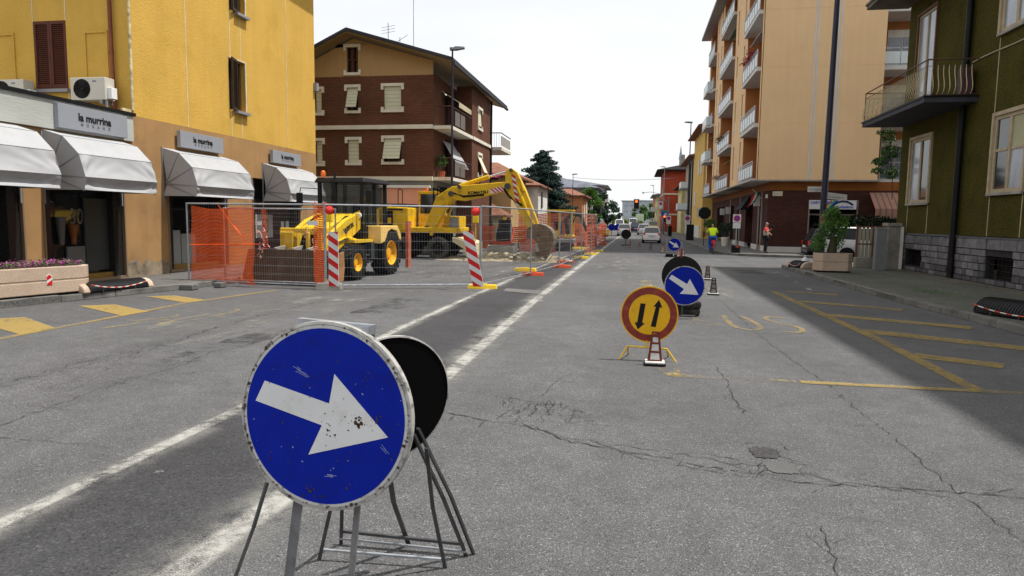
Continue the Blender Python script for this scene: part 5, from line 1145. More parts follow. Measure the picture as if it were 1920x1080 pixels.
q = MB()
for cx, cz, n, k, wx in ((.40,-.02,9,.011,.09), (.43,-.02,9,.004,.12), (.10,-.18,5,.009,.06), (-.13,-.83,6,.009,.06), (-.62,-.52,6,.006,.03), (.60,.02,8,.006,.07), (.15,-.05,8,.004,.25), (.5,.45,6,.005,.08), (-.2,-.9,7,.008,.2), (.3,-.72,4,.006,.05)):
    for _ in range(n):
        x, z = cx*R1+rnd.gauss(0, wx*R1*.5), cz*R1+rnd.gauss(0, .035*R1); s = k*rnd.uniform(.4, 1.1)
        if math.hypot(x, z) > R1*.93: continue
        q.add([(x+s*math.cos(t)*rnd.uniform(.4,1), -.0226, z+s*math.sin(t)*rnd.uniform(.4,1)) for t in [i*PI/3 for i in range(6)]], [(0,1,2,3,4,5)])
hubbed(q.build('rust_spots', mat('rust_spot', (.055,.028,.014), .8, var=.5, vs=30), s1, kind='stuff'))
q = MB()
for cx, cz, a in ((-.32,.50,-.4), (-.25,.44,-.4), (.72,-.28,-.8), (.1,-.63,.05)):
    for _ in range(3):
        x, z = cx*R1+rnd.gauss(0,.006), cz*R1+rnd.gauss(0,.006); l = rnd.uniform(.008, .028); c_, s_ = math.cos(a+rnd.uniform(-.3,.3)), math.sin(a); w_ = .0008
        q.add([(x-c_*l, -.0214, z-s_*l-w_), (x+c_*l, -.0214, z+s_*l-w_), (x+c_*l, -.0214, z+s_*l+w_), (x-c_*l, -.0214, z-s_*l+w_)], [(0,1,2,3)])
hubbed(q.build('scratches', mat('scratch_pale', (.32,.36,.5), .7), s1, kind='stuff'))
# legs (world coordinates)
def leg(parent, pts, w1=.022, w2=.008, m=m_leg, name='leg'):
    q = MB(); [q.bar(a, b, w1, w2) for a, b in zip(pts[:-1], pts[1:])]; return q.build(name, m, parent, world=True)
leg(s1, [(-1.44,2.47,.62),(-1.475,2.42,.45),(-1.55,2.36,.20),(-1.61,2.32,.0)], .012, .012)
leg(s1, [(-1.31,2.48,.55),(-1.335,2.45,.28),(-1.36,2.42,.0)], .040, .008, mat('leg_grey_paint', (.13,.13,.135), .6, var=.25, vs=7, dirt=(.06,.05,.045), dirt_amt=.6))
leg(s1, [(-1.06,2.50,.58),(-1.075,2.46,.28),(-1.085,2.43,.0)], .024, .012, mat('leg_grey_paint', (0,0,0)))
q = MB(); q.box(-.16,.01,.335,.17,.055,.372); br = q.build('top_bracket', m_steel, s1); br.matrix_local = hub @ Matrix.Rotation(math.radians(2), 4, 'Y')
q = MB(); q.box(.15,.0,.28,.175,.06,.36); b2_ = q.build('hook', m_steel, s1); b2_.matrix_local = hub
# second sign leaning back to back with it, seen from behind
s2 = T('reversed_road_sign', 'black back of a round road sign standing behind the big blue arrow disc', 'road sign', (-1.02, 2.88, 0))
hub2 = Matrix.Translation((-.03, -.04, .895)) @ Matrix.Rotation(math.radians(44), 4, 'Z') @ Matrix.Rotation(math.radians(6), 4, 'X')
q = MB(); disc(q, (0,0,0), .29, .006, 56); o = q.build('disc', mat('sign_back_black', (.004,.004,.004), .9, spec=.05), s2, smooth=True); o.matrix_local = hub2
q = MB(); q.lathe([(.286,-.010),(.293,-.008),(.293,.004),(.286,.006)], (0,0,0), 'y', 56); o = q.build('rim', m_rim, s2, smooth=True); o.matrix_local = hub2
leg(s2, [(-1.30,2.86,.66),(-1.40,3.0,.35),(-1.495,3.03,.0)], .016, .010)
leg(s2, [(-.90,2.90,.66),(-.90,3.0,.34),(-.86,3.08,.0)], .018, .008)
leg(s2, [(-1.30,2.95,.60),(-1.40,3.1,.3),(-1.46,3.21,.0)], .018, .010)
leg(s2, [(-1.12,2.95,.66),(-1.13,3.1,.3),(-1.11,3.27,.0)], .026, .006)
leg(s2, [(-.96,2.90,.72),(-.87,3.08,.35),(-.79,3.22,.0)], .018, .012)
leg(s2, [(-.95,2.93,.74),(-.84,3.10,.36),(-.755,3.24,.0)], .018, .012)
leg(s2, [(-1.49,3.03,.055),(-.86,3.075,.045)], .014, .010, m_steel, 'cross_bar'); leg(s2, [(-1.46,3.20,.075),(-.80,3.22,.06)], .016, .014, m_leg, 'cross_bar'); leg(s2, [(-1.46,3.19,.04),(-.78,3.20,.03)], .010, .010, m_steel, 'cross_bar')

# yellow two-way traffic sign
sy = T('two_way_traffic_sign', 'yellow round sign with dark red ring and two black arrows behind a slim cone', 'road sign', (.21, 8.4, 0))
RY = .345; hy = Matrix.Translation((0, 0, .57))
def hb(o, H): o.matrix_local = H; return o
q = MB(); disc(q, (0,0,0), RY, .012, 56); hb(q.build('disc', m_signyel, sy, smooth=True), hy)
q = MB(); q.lathe([(RY*.715,-.013),(RY*.955,-.013)], (0,0,0), 'y', 56); hb(q.build('red_ring', m_maroon, sy), hy)
for pts in ([(-.32,.385),(-.14,.38),(-.235,-.30),(-.15,-.325),(-.385,-.545),(-.50,-.29),(-.415,-.30)], [(.06,-.42),(.235,-.445),(.35,.27),(.44,.255),(.32,.535),(.125,.285),(.215,.285)]):
    pp = [(x*RY, z*RY) for x, z in pts]; hb(mark_on('arrow', pp, m_black, sy, -.0125), hy)
q = MB(); q.path([(-.345,-.02,0),(-.25,-.01,.17),(.22,-.01,.155),(.335,-.02,-.0)], .011, 8); q.tube((-.02,0,.16),(-.02,0,.26),.014); q.build('stand', mat('stand_yellow', (.72,.45,.04), .5, var=.2, vs=9), sy, smooth=True)
q = MB(); q.path([(-.25,-.01,.17),(-.24,.32,.0)], .010, 6); q.path([(.22,-.01,.155),(.26,.32,.0)], .010, 6); q.build('rear_leg', mat('stand_yellow', (0,0,0)), sy)

# slim ladder-shaped cones
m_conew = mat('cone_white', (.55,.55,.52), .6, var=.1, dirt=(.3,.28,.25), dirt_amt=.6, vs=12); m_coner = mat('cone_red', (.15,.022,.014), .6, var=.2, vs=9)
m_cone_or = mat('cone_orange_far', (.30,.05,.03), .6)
def cone(x, y, label, h=.40, rm=m_coner, wm=m_conew, rz=0):
    t = T('traffic_cone', label, 'traffic cone', (x, y, 0), rz, 'slim windowed cones along the lane')
    k = h/.40; W = lambda z: (.062-.052*(z/h)*.62)*1.25
    levels = [.045*k, .145*k, .245*k, .315*k, .40*k]
    q = MB()
    for s in (-1, 1):       # two side stiles
        q.hexa([(s*W(.03)-.014,-.014,.03*k),(s*W(.03)+.014,-.014,.03*k),(s*W(.03)+.014,.014,.03*k),(s*W(.03)-.014,.014,.03*k),(s*W(h)*.9-.010,-.011,h),(s*W(h)*.9+.010,-.011,h),(s*W(h)*.9+.010,.011,h),(s*W(h)*.9-.010,.011,h)])
    for z in (.05*k, .155*k, .26*k, .345*k, .39*k): q.box(-W(z)-.004, -.012, z-.010, W(z)+.004, .012, z+.012)
    q.build('frame', rm, t)
    for a, b in ((.062, .143), (.167, .248), (.272, .333)):
        q = MB(); a *= k; b *= k; q.hexa([(-W(a)+.012,-.006,a),(W(a)-.012,-.006,a),(W(a)-.012,.006,a),(-W(a)+.012,.006,a),(-W(b)+.010,-.006,b),(W(b)-.010,-.006,b),(W(b)-.010,.006,b),(-W(b)+.010,.006,b)]); q.build('white_band', wm, t)
    q = MB(); q.box(-.125,-.11,0,.125,.11,.03); q.build('base', m_blackm, t, bevel=.006); q = MB(); q.box(-.115,-.10,.03,.115,.10,.048); q.build('base_plate', m_conew, t, bevel=.004)
    return t
cone(.285, 8.16, 'slim red and white windowed cone standing close before the yellow sign')
m_cdark = mat('cone_red_shaded', (.05,.022,.018), .6); m_cshade = mat('cone_pale_shade', (.22,.2,.17), .7)  # cone red and white with the shade of their dark side in the colour
cone(1.86, 16.44, 'windowed cone in shade-darkened red, nearer of two past the tyre weighted blue sign', .40, m_cdark, m_cshade); cone(2.15, 20.65, 'windowed cone in shade-darkened red, farther of two past the tyre weighted blue sign', .42, m_cdark, m_cshade)
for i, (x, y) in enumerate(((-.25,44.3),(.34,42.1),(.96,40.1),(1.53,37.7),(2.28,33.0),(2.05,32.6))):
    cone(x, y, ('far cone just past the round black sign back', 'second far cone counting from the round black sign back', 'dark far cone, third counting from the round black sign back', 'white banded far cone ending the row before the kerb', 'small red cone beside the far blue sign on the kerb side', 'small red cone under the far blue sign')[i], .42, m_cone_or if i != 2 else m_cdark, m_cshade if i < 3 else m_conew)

# blue arrow sign with black sign back and tyre feet behind
def bluesign(loc, R, zc, label, arrow, rot=0):
    t = T('arrow_sign', label, 'road sign', loc, rot); H = Matrix.Translation((0,0,zc))
    q = MB(); disc(q, (0,0,0), R, .012, 48); hb(q.build('disc', m_rim, t, smooth=True), H)
    q = MB(); q.lathe([(0,-.0135),(R*.955,-.0135)], (0,0,0), 'y', 48); hb(q.build('blue_face', m_blue, t), H)
    hb(mark_on('arrow', [(x*R, z*R) for x, z in arrow], m_whitesign, t, -.014), H); return t
AR2 = [(-.65,.54),(-.79,.35),(-.02,-.17),(-.22,-.41),(.70,-.44),(.25,.35),(.12,.09)]
t = bluesign((.89, 12.2, 0), .345, .585, 'mid distance blue arrow disc standing before a black sign back', AR2)
q = MB(); q.path([(-.02,.02,.3),(-.02,.06,.06)], .02); q.path([(-.2,.05,.05),(.2,.05,.05)], .02); q.build('stand', m_leg, t)
t = T('reversed_road_sign', 'black back of the taller round sign behind the mid distance blue disc', 'road sign', (.90, 13.1, 0))
q = MB(); disc(q, (0,0,.69), .37, .012, 48); q.build('disc', m_black, t, smooth=True)
q = MB(); q.box(-.03,-.05,.06,.03,-.012,.36); q.box(-.2,-.04,.12,.22,.0,.19); q.build('stand', m_leg, t)
q = MB(); q.lathe([(.13,-.045),(.20,-.06),(.215,0),(.20,.06),(.13,.045),(.13,-.045)], (0,0,0), 'z', 20); 
for i, (x, zz) in enumerate(((.10,.07),(.12,.19))):
    q = MB(); q.lathe([(.12,-.05),(.205,-.058),(.22,0),(.205,.058),(.12,.05),(.12,-.05)], (x,-.42+.02*i,zz), 'z', 22); o = q.build('tyre', m_rubber, None, smooth=True); o.location = (.90, 13.1, 0)
    props(o, ('lower', 'upper')[i]+' old tyre weighting the foot of the black backed sign', 'tyre', 'old tyres weighting the sign foot')
q = MB(); q.box(-.22,-.46,.25,.10,-.38,.29); q.box(-.05,-.50,.26,.09,-.44,.31); q.build('ballast_stone', m_conew, t, bevel=.01)
q = MB(); q.box(.865, 13.04, 1.02, .895, 13.07, 1.19); q.box(.855, 13.03, 1.1, .905, 13.08, 1.115); props(q.build('warning_post', m_coner), 'little red post clipped on top of the black sign back', 'marker post')
t = bluesign((1.89, 33.4, 0), .31, .60, 'small far blue arrow disc on a grey frame by the kerb', AR2)
q = MB(); q.path([(-.36,0,.95),(-.36,0,.05)], .018); q.path([(.36,0,.75),(.36,0,.05)], .018); q.box(-.44,-.2,0,.44,.2,.09); q.path([(-.36,0,.25),(.36,0,.25)], .016); q.build('stand', m_grey, t); 
q = MB(); q.box(-.40,-.22,.02,-.05,-.2,.16); q.box(.0,-.22,.03,.3,-.2,.14); q.build('weights', m_blackm, t)
t = T('reversed_road_sign', 'far black back of a round sign beside the lane of cars', 'road sign', (-.55, 47.5, 0))
q = MB(); disc(q, (0,0,.78), .33, .02, 28); q.build('disc', m_black, t); q = MB(); q.tube((0,0,0),(0,0,.6),.03); q.box(-.33,-.1,0,.33,.1,.08); q.build('stand', m_leg, t)
# huddle of far signs in mid road
def farsign(x, y, label, draw):
    t = T('road_sign', label, 'road sign', (x, y, 0), group='signs gathered in the middle of the road'); draw(t); return t
def d1(t): q = MB(); q.prism([(-.55,.25),(.5,.25),(0,1.15)], 'y', 0, .03); q.build('panel', m_black, t); q = MB(); q.path([(-.3,0,.3),(-.35,0,0)], .02); q.path([(.3,0,.3),(.35,0,0)], .02); q.build('stand', m_leg, t)
def d2(t): q = MB(); q.prism([(-.5,1.05),(.5,1.05),(.1,1.75),(-.1,1.75)], 'y', 0, .03); q.build('panel', m_whitesign, t); q = MB(); q.box(-.5,-.02,.95,.5,0,1.08); q.build('red_edge', m_redsign, t); q = MB(); q.tube((0,.02,0),(0,.02,1.1),.03); q.build('stand', m_leg, t)
def d3(t): q = MB(); disc(q, (0,0,.95), .38, .02, 24); q.build('disc', m_blue, t); q = MB(); q.tube((0,.02,0),(0,.02,.8),.03); q.box(-.3,-.1,0,.3,.1,.06); q.build('stand', m_leg, t)
def d4(t): q = MB(); q.box(-.42,-.02,.18,.42,.02,.72); q.build('panel', m_signyel, t); q = MB(); q.tube((0,-.03,.45),(0,-.025,.45),.16, n=14); q.build('symbol', m_whitesign, t); q = MB(); q.box(-.3,-.1,0,.3,.1,.18); q.build('stand', m_leg, t)
farsign(-4.2, 74, 'dark triangular sign back in the far huddle of signs', d1); farsign(-3.6, 78, 'white sign with red edge in the far huddle', d2); farsign(-2.5, 77, 'lower blue disc of the far sign huddle', d3); farsign(-1.9, 80, 'upper blue disc of the far sign huddle', d3); farsign(-3.0, 73, 'yellow board with white spot in the far huddle', d4)

# ================================================================== site fence
m_wire = mat('fence_wire', (.26,.27,.29), .5, metal=.5, var=.1)
def block(x, y, z, label, m, rz=0, s=(.36,.12,.11)):
    q = MB(); a, b, h = s; q.hexa([(-a,-b,0),(a,-b,0),(a,b,0),(-a,b,0),(-a*.93,-b*.8,h),(a*.93,-b*.8,h),(a*.93,b*.8,h),(-a*.93,b*.8,h)]); q.box(-a*.3,-b*.5,h,a*.3,b*.5,h+.02)
    o = q.build('barrier_block', m, bevel=.02); o.location = (x, y, z); o.rotation_euler = (0,0,rz); return props(o, label, 'fence foot', 'feet of the site fence')
def panel(p, r, label, h=2.0, rail2=1.93, wires=True, lean=0):
    p = Vector((*p, 0)); r = Vector((*r, 0)); d = (r-p); Ln = d.length; ang = math.atan2(d.y, d.x)
    t = T('mesh_barrier', label, 'fence panel', tuple(p), ang, 'steel mesh panels of the site fence')
    q = MB(); q.tube((0,0,.03),(0,lean,h),.021,n=8); q.tube((Ln-.02,0,.03),(Ln-.02,lean,h),.021,n=8); q.tube((0,0,.10),(Ln,0,.10),.018,n=6); q.tube((0,lean,h-.02),(Ln,lean,h-.02),.021,n=8)
    q.build('frame', m_steel, t, smooth=True)
    if wires:
        q = MB(); n = int(Ln/.062)
        for i in range(1, n): x = Ln*i/n; q.tube((x,0,.10),(x,lean,h-.02),.0015,n=3,caps=False)
        for i in range(1, 9): z = .1+(h-.12)*i/9; q.tube((0,lean*z/h,z),(Ln,lean*z/h,z),.0019,n=3,caps=False)
        q.build('wire_mesh', m_wire, t, kind='stuff')
    return t
FP = [(-10.80,15.15),(-7.08,14.92),(-3.68,16.32),(-3.05,20.4),(-2.60,24.2),(-2.50,27.4),(-2.28,30.3),(-2.07,33.8),(-2.0,37.2)]
names = ['fence panel at the pavement corner carrying the orange net', 'fence panel in front of the backhoe loader wheels', 'fence panel receding from the striped board by the mini loader', 'second receding fence panel past the digger bucket', 'third receding fence panel before the yellow mini excavator', 'fourth receding fence panel along the lane line', 'fifth receding fence panel along the lane line', 'last fence panel at the far end, hung with orange strips']
for i, nm in enumerate(names): panel(FP[i], FP[i+1], nm, 2.0 if i != 2 else 2.02, wires=True)
panel((-10.1, 15.6), (-7.0, 15.35), 'lower spare fence panel doubled behind the first one', 1.9)
block(-7.0, 14.93, 0, 'grey concrete foot under the striped board post', m_conc, .1, (.30,.12,.16)); block(-10.85, 14.9, 0.0, 'small grey foot at the pavement end of the fence', m_conc, .2, (.2,.1,.1))
m_footr = mat('foot_orange_red', (.55,.07,.02), .6, var=.2, vs=5); m_footy = mat('foot_yellow', (.68,.46,.02), .6, var=.15, vs=5)
for x, y, z, lab, m, rz in ((-3.62,16.25,0,'yellow foot beneath the leaning striped board',m_footy,.1), (-3.0,20.5,0,'first orange red foot of the receding fence',m_footr,.15), (-3.25,20.6,.12,'yellow foot stacked on the first orange red one',m_footy,0), (-2.5,24.2,0,'second orange red foot of the receding fence',m_footr,.15), (-2.65,27.0,0,'third orange red foot, beside a grey concrete one',m_footr,.2), (-2.75,27.5,.0,'grey concrete foot behind the third orange red one',m_conc,.3), (-2.3,30.4,0,'yellow foot past the orange red ones',m_footy,.2), (-2.1,33.8,0,'yellow foot near the end of the fence',m_footy,.2), (-2.6,33.0,.3,'small yellow block hung low on the far fence',m_footy,.2), (-1.95,37.2,0,'last yellow foot at the very end of the fence',m_footy,.2)):
    block(x, y, z, lab, m, rz, (.34,.12,.10) if 'leaning' not in lab else (.36,.13,.10))
m_orange_far = mat('orange_net_dull', (.62,.11,.035), .7, var=.25, vs=2)  # duller orange for the nets farther down the site
def net(p, r, z0, z1, label, cell=.045, amp=.05, seed=0, hole=.0, hw=.017, vw=.007, sagz=.04):
    p = Vector((*p, 0)); r = Vector((*r, 0)); Ln = (r-p).length; ang = math.atan2((r-p).y, (r-p).x); rn = random.Random(seed); ph = [rn.uniform(0, 6) for _ in range(4)]
    def f(x, z):
        return Vector((x+.012*math.sin(z*9+ph[0]), amp*math.sin(x*3.1+z*1.7+ph[1])+amp*.5*math.sin(x*8-z*5+ph[2]), z+.02*math.sin(x*5+ph[3])-sagz*math.sin(PI*x/Ln)*(z-z0)/(z1-z0)))
    q = MB(); nx, nz_ = int(Ln/cell), int((z1-z0)/cell)
    for j in range(nz_+1):
        z = z0+(z1-z0)*j/nz_; st = max(1, nx//30)
        for i in range(0, nx, st):
            a = f(Ln*i/nx, z); b = f(Ln*min(i+st, nx)/nx, z); h = Vector((0,0,hw/2)); q.add([a-h, b-h, b+h, a+h], [(0,1,2,3)])
    for i in range(nx+1):
        x = Ln*i/nx; st = max(1, nz_//14)
        for j in range(0, nz_, st):
            a = f(x, z0+(z1-z0)*j/nz_); b = f(x, z0+(z1-z0)*min(j+st, nz_)/nz_); h = Vector((vw/2,0,0)); q.add([a-h, a+h, b+h, b-h], [(0,1,2,3)])
    o = q.build('safety_net', m_orange_far if p.y > 20 else m_orange); o.location = p; o.rotation_euler = (0,0,ang); return props(o, label, 'safety net', 'orange plastic netting on the site fences')
net((-10.74,15.20),(-8.98,15.07),.06,1.90,'orange plastic net on the fence panel at the pavement corner', .034, .04, 1, hw=.017, vw=.006)
net((-8.90,15.30),(-8.78,15.3),.9,1.85,'narrow end of the orange net gathered at the second post', .05, .03, 2)
net((-7.45,15.12),(-7.10,15.0),.05,2.05,'narrow upright strip of orange net beside the striped board post', .052, .02, 3, hw=.030, vw=.013)
q = MB(); q.path([(-9.95,15.10,2.0),(-9.6,15.08,1.55),(-9.2,15.05,1.12)], .014, 4); q.path([(-10.7,15.1,.98),(-9.6,15.05,1.0),(-8.8,15.0,1.03)], .012, 4); props(q.build('net_strap', m_orange), 'loose orange straps tied across the corner net', 'strap')
for (a, b, z1, lab, sd_) in (((-8.6,36),(-6.9,35.6),1.45,'orange net sagging behind the excavator blade',5), ((-6.9,35.6),(-4.0,35.0),1.40,'orange net behind the red mini loader',6), ((-10.9,34.2),(-8.8,34.5),.55,'low red orange net strip under the excavator chassis',7), ((-4.0,44),(-1.9,47),1.5,'red orange net past the yellow mini excavator',8), ((-10.3,47),(-4.4,47),2.2,'long red net fencing before the white house',9)):
    net(a, b, .05, z1, lab, .11, .06, sd_, hw=.066, vw=.03, sagz=.16)
net((-2.35,34.0),(-2.05,37.0),.1,2.0,'orange strip hanging on the last fence panel', .16, .02, 11, hw=.07, vw=.04)
# striped boards with red lamps
def board(x, y, w_, z0, z1, label, leanx=0, n=9, flip=1):
    t = T('striped_board', label, 'barrier board', (x, y, 0), 0, 'red and white striped boards on the fence')
    q = MB(); h = z1-z0; P = lambda u, v: (u*w_-w_/2+leanx*(v-.0)/1, 0, z0+h*v)
    q.hexa([(P(0,0)[0],0,z0),(P(1,0)[0],0,z0),(P(1,0)[0],.02,z0),(P(0,0)[0],.02,z0),(P(0,1)[0],0,z1),(P(1,1)[0],0,z1),(P(1,1)[0],.02,z1),(P(0,1)[0],.02,z1)]); q.build('board', m_whitesign, t)
    s = .62*w_/h*1.05; pitch = 1.0/(n/2); k = 0; v0 = -s
    while v0 < 1:
        v1 = v0+pitch/2; pts = []
        for u, v in ((0, v0+s), (1, v0), (1, v1), (0, v1+s)): pts.append((u, v))
        # clip to the board
        def clip(ps, f):
            o_ = []
            for i in range(len(ps)):
                a, b = ps[i], ps[(i+1) % len(ps)]; fa, fb = f(a), f(b)
                if fa >= 0: o_.append(a)
                if fa*fb < 0: tt = fa/(fa-fb); o_.append((a[0]+(b[0]-a[0])*tt, a[1]+(b[1]-a[1])*tt))
            return o_
        pts = clip(clip(pts, lambda p: p[1]), lambda p: 1-p[1])
        if len(pts) > 2: q = MB(); q.add([(P(u,v)[0], -.002, P(u,v)[2]) for u, v in pts], [tuple(range(len(pts)))]); q.build('red_stripe', m_redsign, t)
        v0 += pitch
    return t
board(-6.82, 14.78, .24, .10, 1.36, 'upright red and white board beside the bucket at the fence corner', 0, 9.4)
board(-3.60, 15.72, .26, .10, 1.40, 'leaning red and white board on the yellow foot', -.27, 9.4)
def siglamp(x, y, z, label):
    t = T('warning_lamp', label, 'warning lamp', (x, y, z), 0, 'red warning lamps on yellow batteries'); q = MB(); q.box(-.065,-.05,-.17,.065,.05,0); q.box(-.012,.0,-.6,.012,.02,-.17); q.build('battery_case', m_footy, t, bevel=.01)
    q = MB(); q.lathe([(0,-.06),(.07,-.05),(.098,-.02),(.098,.02),(.07,.05),(0,.06)], (0,0,.10), 'y', 20); q.build('lens', m_redlens, t, smooth=True); q = MB(); q.lathe([(.096,-.012),(.106,-.012),(.106,.012),(.096,.012)], (0,0,.10), 'y', 20); q.box(-.03,-.01,.19,.03,.01,.21); q.build('lens_ring', m_maroon, t)
siglamp(-6.92, 14.82, 1.75, 'red warning lamp on yellow case at the corner post'); siglamp(-3.72, 15.9, 1.77, 'red warning lamp on yellow case above the leaning board')
for x, y, z, w_, h, lab in ((-7.55,15.0,1.50,.26,.10,'white tag tied on the orange net strip'), (-9.0,15.2,1.48,.16,.09,'small red and white label on the spare panel')):
    q = MB(); q.box(x, y-.02, z, x+w_, y-.01, z+h); props(q.build('tag', m_white), lab, 'tag')
q = MB(); rn = random.Random(4)
for (cx, cz) in ((-8.72,.9),(-7.0,1.05),(-7.55,1.2),(-8.75,1.15)):
    for _ in range(14): a = Vector((cx+rn.uniform(-.12,.12), 15.02+rn.uniform(-.04,.04), cz+rn.uniform(-.22,.22))); q.bar(a, a+Vector((rn.uniform(-.1,.1), 0, rn.uniform(-.12,.12))), .03, .003)
props(q.build('barrier_tape', mat('tape_white_red', (.62,.30,.26), .6, var=.8, vs=14)), 'crumpled red and white tape knotted on the fence posts', 'barrier tape', kind='stuff')

# ================================================================== wheels
def wheel(parent, c, r, w_, rr, side=1, rim=m_yelr, lug=20, axis='x', lugd=.035, hubm=None, name='wheel'):
    """tyre with lugs; rim a sub-part. axis x: wheel turns about X; side = outward sign"""
    q = MB(); h = w_/2
    q.lathe([(rr,-h*.75),(rr*1.08,-h*.92),(r*.86,-h),(r*.955,-h*.86),(r-lugd*.5,-h*.5),(r-lugd*.45,0),(r-lugd*.5,h*.5),(r*.955,h*.86),(r*.86,h),(rr*1.08,h*.92),(rr,h*.75)], c, axis, 32)
    for i in range(lug if lugd > 0 else 0):
        for s in (-1, 1):
            t0 = 2*PI*(i+(.5 if s > 0 else 0))/lug; da = 2*PI/lug*.27; sk = 2*PI/lug*.45
            vs = []
            for rad in (r*.90, r):
                for (hh, off) in ((s*.02, sk), (s*h*.97, 0)):
                    for dd in (-da, da):
                        t = t0+off+dd; rr_ = rad if hh == s*.02 or rad < r else rad*.985
                        p = {'x': (hh, rr_*math.cos(t), rr_*math.sin(t)), 'y': (rr_*math.sin(t), hh, rr_*math.cos(t))}[axis]
                        vs.append((c[0]+p[0], c[1]+p[1], c[2]+p[2]))
            q.add(vs, [(0,1,3,2),(4,6,7,5),(0,4,5,1),(2,3,7,6),(0,2,6,4),(1,5,7,3)])
    ty = q.build(name, m_rubber, parent, smooth=True)
    q = MB(); o = side*h
    prof = [(rr*1.02, o*.8), (rr*.96, o*.86), (rr*.90, o*.5), (rr*.62, o*.22), (rr*.42, o*.25), (rr*.38, o*.5), (0, o*.52)]
    q.lathe(prof, c, axis, 28); rm = q.build('rim', rim, ty, smooth=True)
    q = MB()
    for i in range(8):
        t = 2*PI*i/8; R_ = rr*.5; p = {'x': (o*.26, R_*math.cos(t), R_*math.sin(t)), 'y': (R_*math.sin(t), o*.26, R_*math.cos(t))}[axis]; e = {'x': (o*.14,0,0), 'y': (0,o*.14,0)}[axis]
        pc = Vector(c)+Vector(p); q.tube(pc, pc+Vector(e), rr*.05, n=6)
    q.build('wheel_nuts', hubm or m_grey, ty, kind='stuff'); return ty

# ================================================================== backhoe loader (faces -y locally)
bh = T('backhoe_loader', 'yellow backhoe loader with black cab and broad rusty front bucket behind the fence', 'backhoe loader', (-8.30, 18.55, 0), math.radians(-5))
m_bucket = mat('rusty_bucket', (.045,.025,.014), .75, var=.3, vs=3, dirt=(.02,.014,.010), dirt_amt=.7, stretch=(3,1,1), bump=.3, spec=.2); m_bside = mat('bucket_side', (.34,.17,.07), .7, var=.25, vs=3, dirt=(.2,.12,.06), dirt_amt=.6)
m_bcab = mat('cab_black', (.005,.005,.006), .45, var=.1, spec=.3); m_cabglass = mat('cab_glass', (.02,.03,.028), .05, spec=.5, alpha=.24, var=0)
m_yellit = mat('mudguard_sunlit_yellow', (.78,.52,.16), .45, var=.08, vs=2)  # machine yellow with sunlight put into the colour, paler than the body
q = MB()   # hood sloping down to the front
q.hexa([(-.42,-1.55,.62),(.42,-1.55,.62),(.46,-.1,.62),(-.46,-.1,.62),(-.40,-1.5,1.42),(.40,-1.5,1.42),(.44,-.1,1.82),(-.44,-.1,1.82)]); q.build('hood', m_yel, bh, bevel=.04)
q = MB(); q.box(-.34,-1.58,.72,.34,-1.55,1.22); q.build('grille', m_blackm, bh)
q = MB(); q.box(-.5,-1.45,.42,.5,1.9,.78); q.box(-.62,.0,.45,.62,.9,.9); q.build('chassis', m_blackm, bh, bevel=.02)
q = MB(); q.box(.55,.05,.50,.92,.9,.98); q.build('step_box', mat('step_box_grey', (.05,.055,.06), .6), bh, bevel=.02); q = MB(); q.box(.60,-.25,.42,.98,.02,.47); q.box(.60,-.25,.62,.9,-.02,.66); q.box(.62,-.3,.78,.80,-.05,.92); q.build('step', m_leg, bh)
for s in (-1, 1):
    wheel(bh, (s*.90,-1.02,.485), .485, .38, .25, s, lug=16, lugd=.05); wheel(bh, (s*.88,1.05,.655), .655, .46, .37, s, lug=20, lugd=.055)
    q = MB()   # mudguard
    q.prism([(.25,.95),(.25,1.46),(1.40,1.46),(1.62,1.22),(1.66,1.0),(1.50,1.06),(1.34,1.30),(.95,1.36),(.72,1.28),(.52,1.0)], 'x', s*.62, s*1.12); q.build('mudguard', m_yellit, bh, bevel=.02)
q = MB(); q.box(.45,-.9,1.0,.9,.3,1.08); q.build('side_step', m_yel, bh)
# cab
q = MB(); zc0, zc1 = 1.0, 2.72; cx0, cx1, cy0, cy1 = -.72, .72, -.02, 1.45
for x, y in ((cx0,cy0),(cx1,cy0),(cx0,cy1),(cx1,cy1),(cx0,.75),(cx1,.75)): q.box(x-.05*(1 if x > 0 else -1)-.05, y-.045, zc0, x-.05*(1 if x > 0 else -1)+.05, y+.045, zc1)
q.box(cx0,cy0-.02,zc0-.35,cx1,cy0+.04,zc0+.55); q.box(cx1-.05,cy0+.05,zc0-.3,cx1+.0,.72,zc0+.45); q.box(cx1-.05,.74,zc0-.3,cx1+.0,cy1-.05,zc0+.35); q.box(-.20,cy0-.03,1.5,-.12,cy0+.03,zc1); q.box(cx0,cy1-.04,zc0-.2,cx1,cy1,zc0+.5)
q.box(.50,cy0,.62,.70,.45,1.10); q.build('cab_frame', m_bcab, bh, bevel=.01)
q = MB(); q.hexa([(-.80,-.14,2.68),(.80,-.14,2.68),(.80,1.55,2.68),(-.80,1.55,2.68),(-.74,-.06,2.82),(.74,-.06,2.82),(.74,1.5,2.82),(-.74,1.5,2.82)]); q.build('cab_roof', m_bcab, bh, bevel=.03)
for nm, b in (('windscreen', (cx0+.05,cy0-.005,1.56,-.21,cy0+.005,2.66)), ('windscreen', (-.11,cy0-.005,1.56,cx1-.06,cy0+.005,2.66)), ('side_window', (cx1-.02,.03,1.2,cx1-.01,.7,2.66)), ('side_window', (cx1-.02,.8,1.2,cx1-.01,1.4,2.66)), ('side_window', (cx0+.01,.03,1.5,cx0+.02,.7,2.66)), ('side_window', (cx0+.01,.8,1.5,cx0+.02,1.4,2.66)), ('rear_window', (cx0+.05,cy1-.01,1.56,cx1-.05,cy1,2.66))):
    q = MB(); q.box(*b); q.build(nm, m_cabglass, bh)
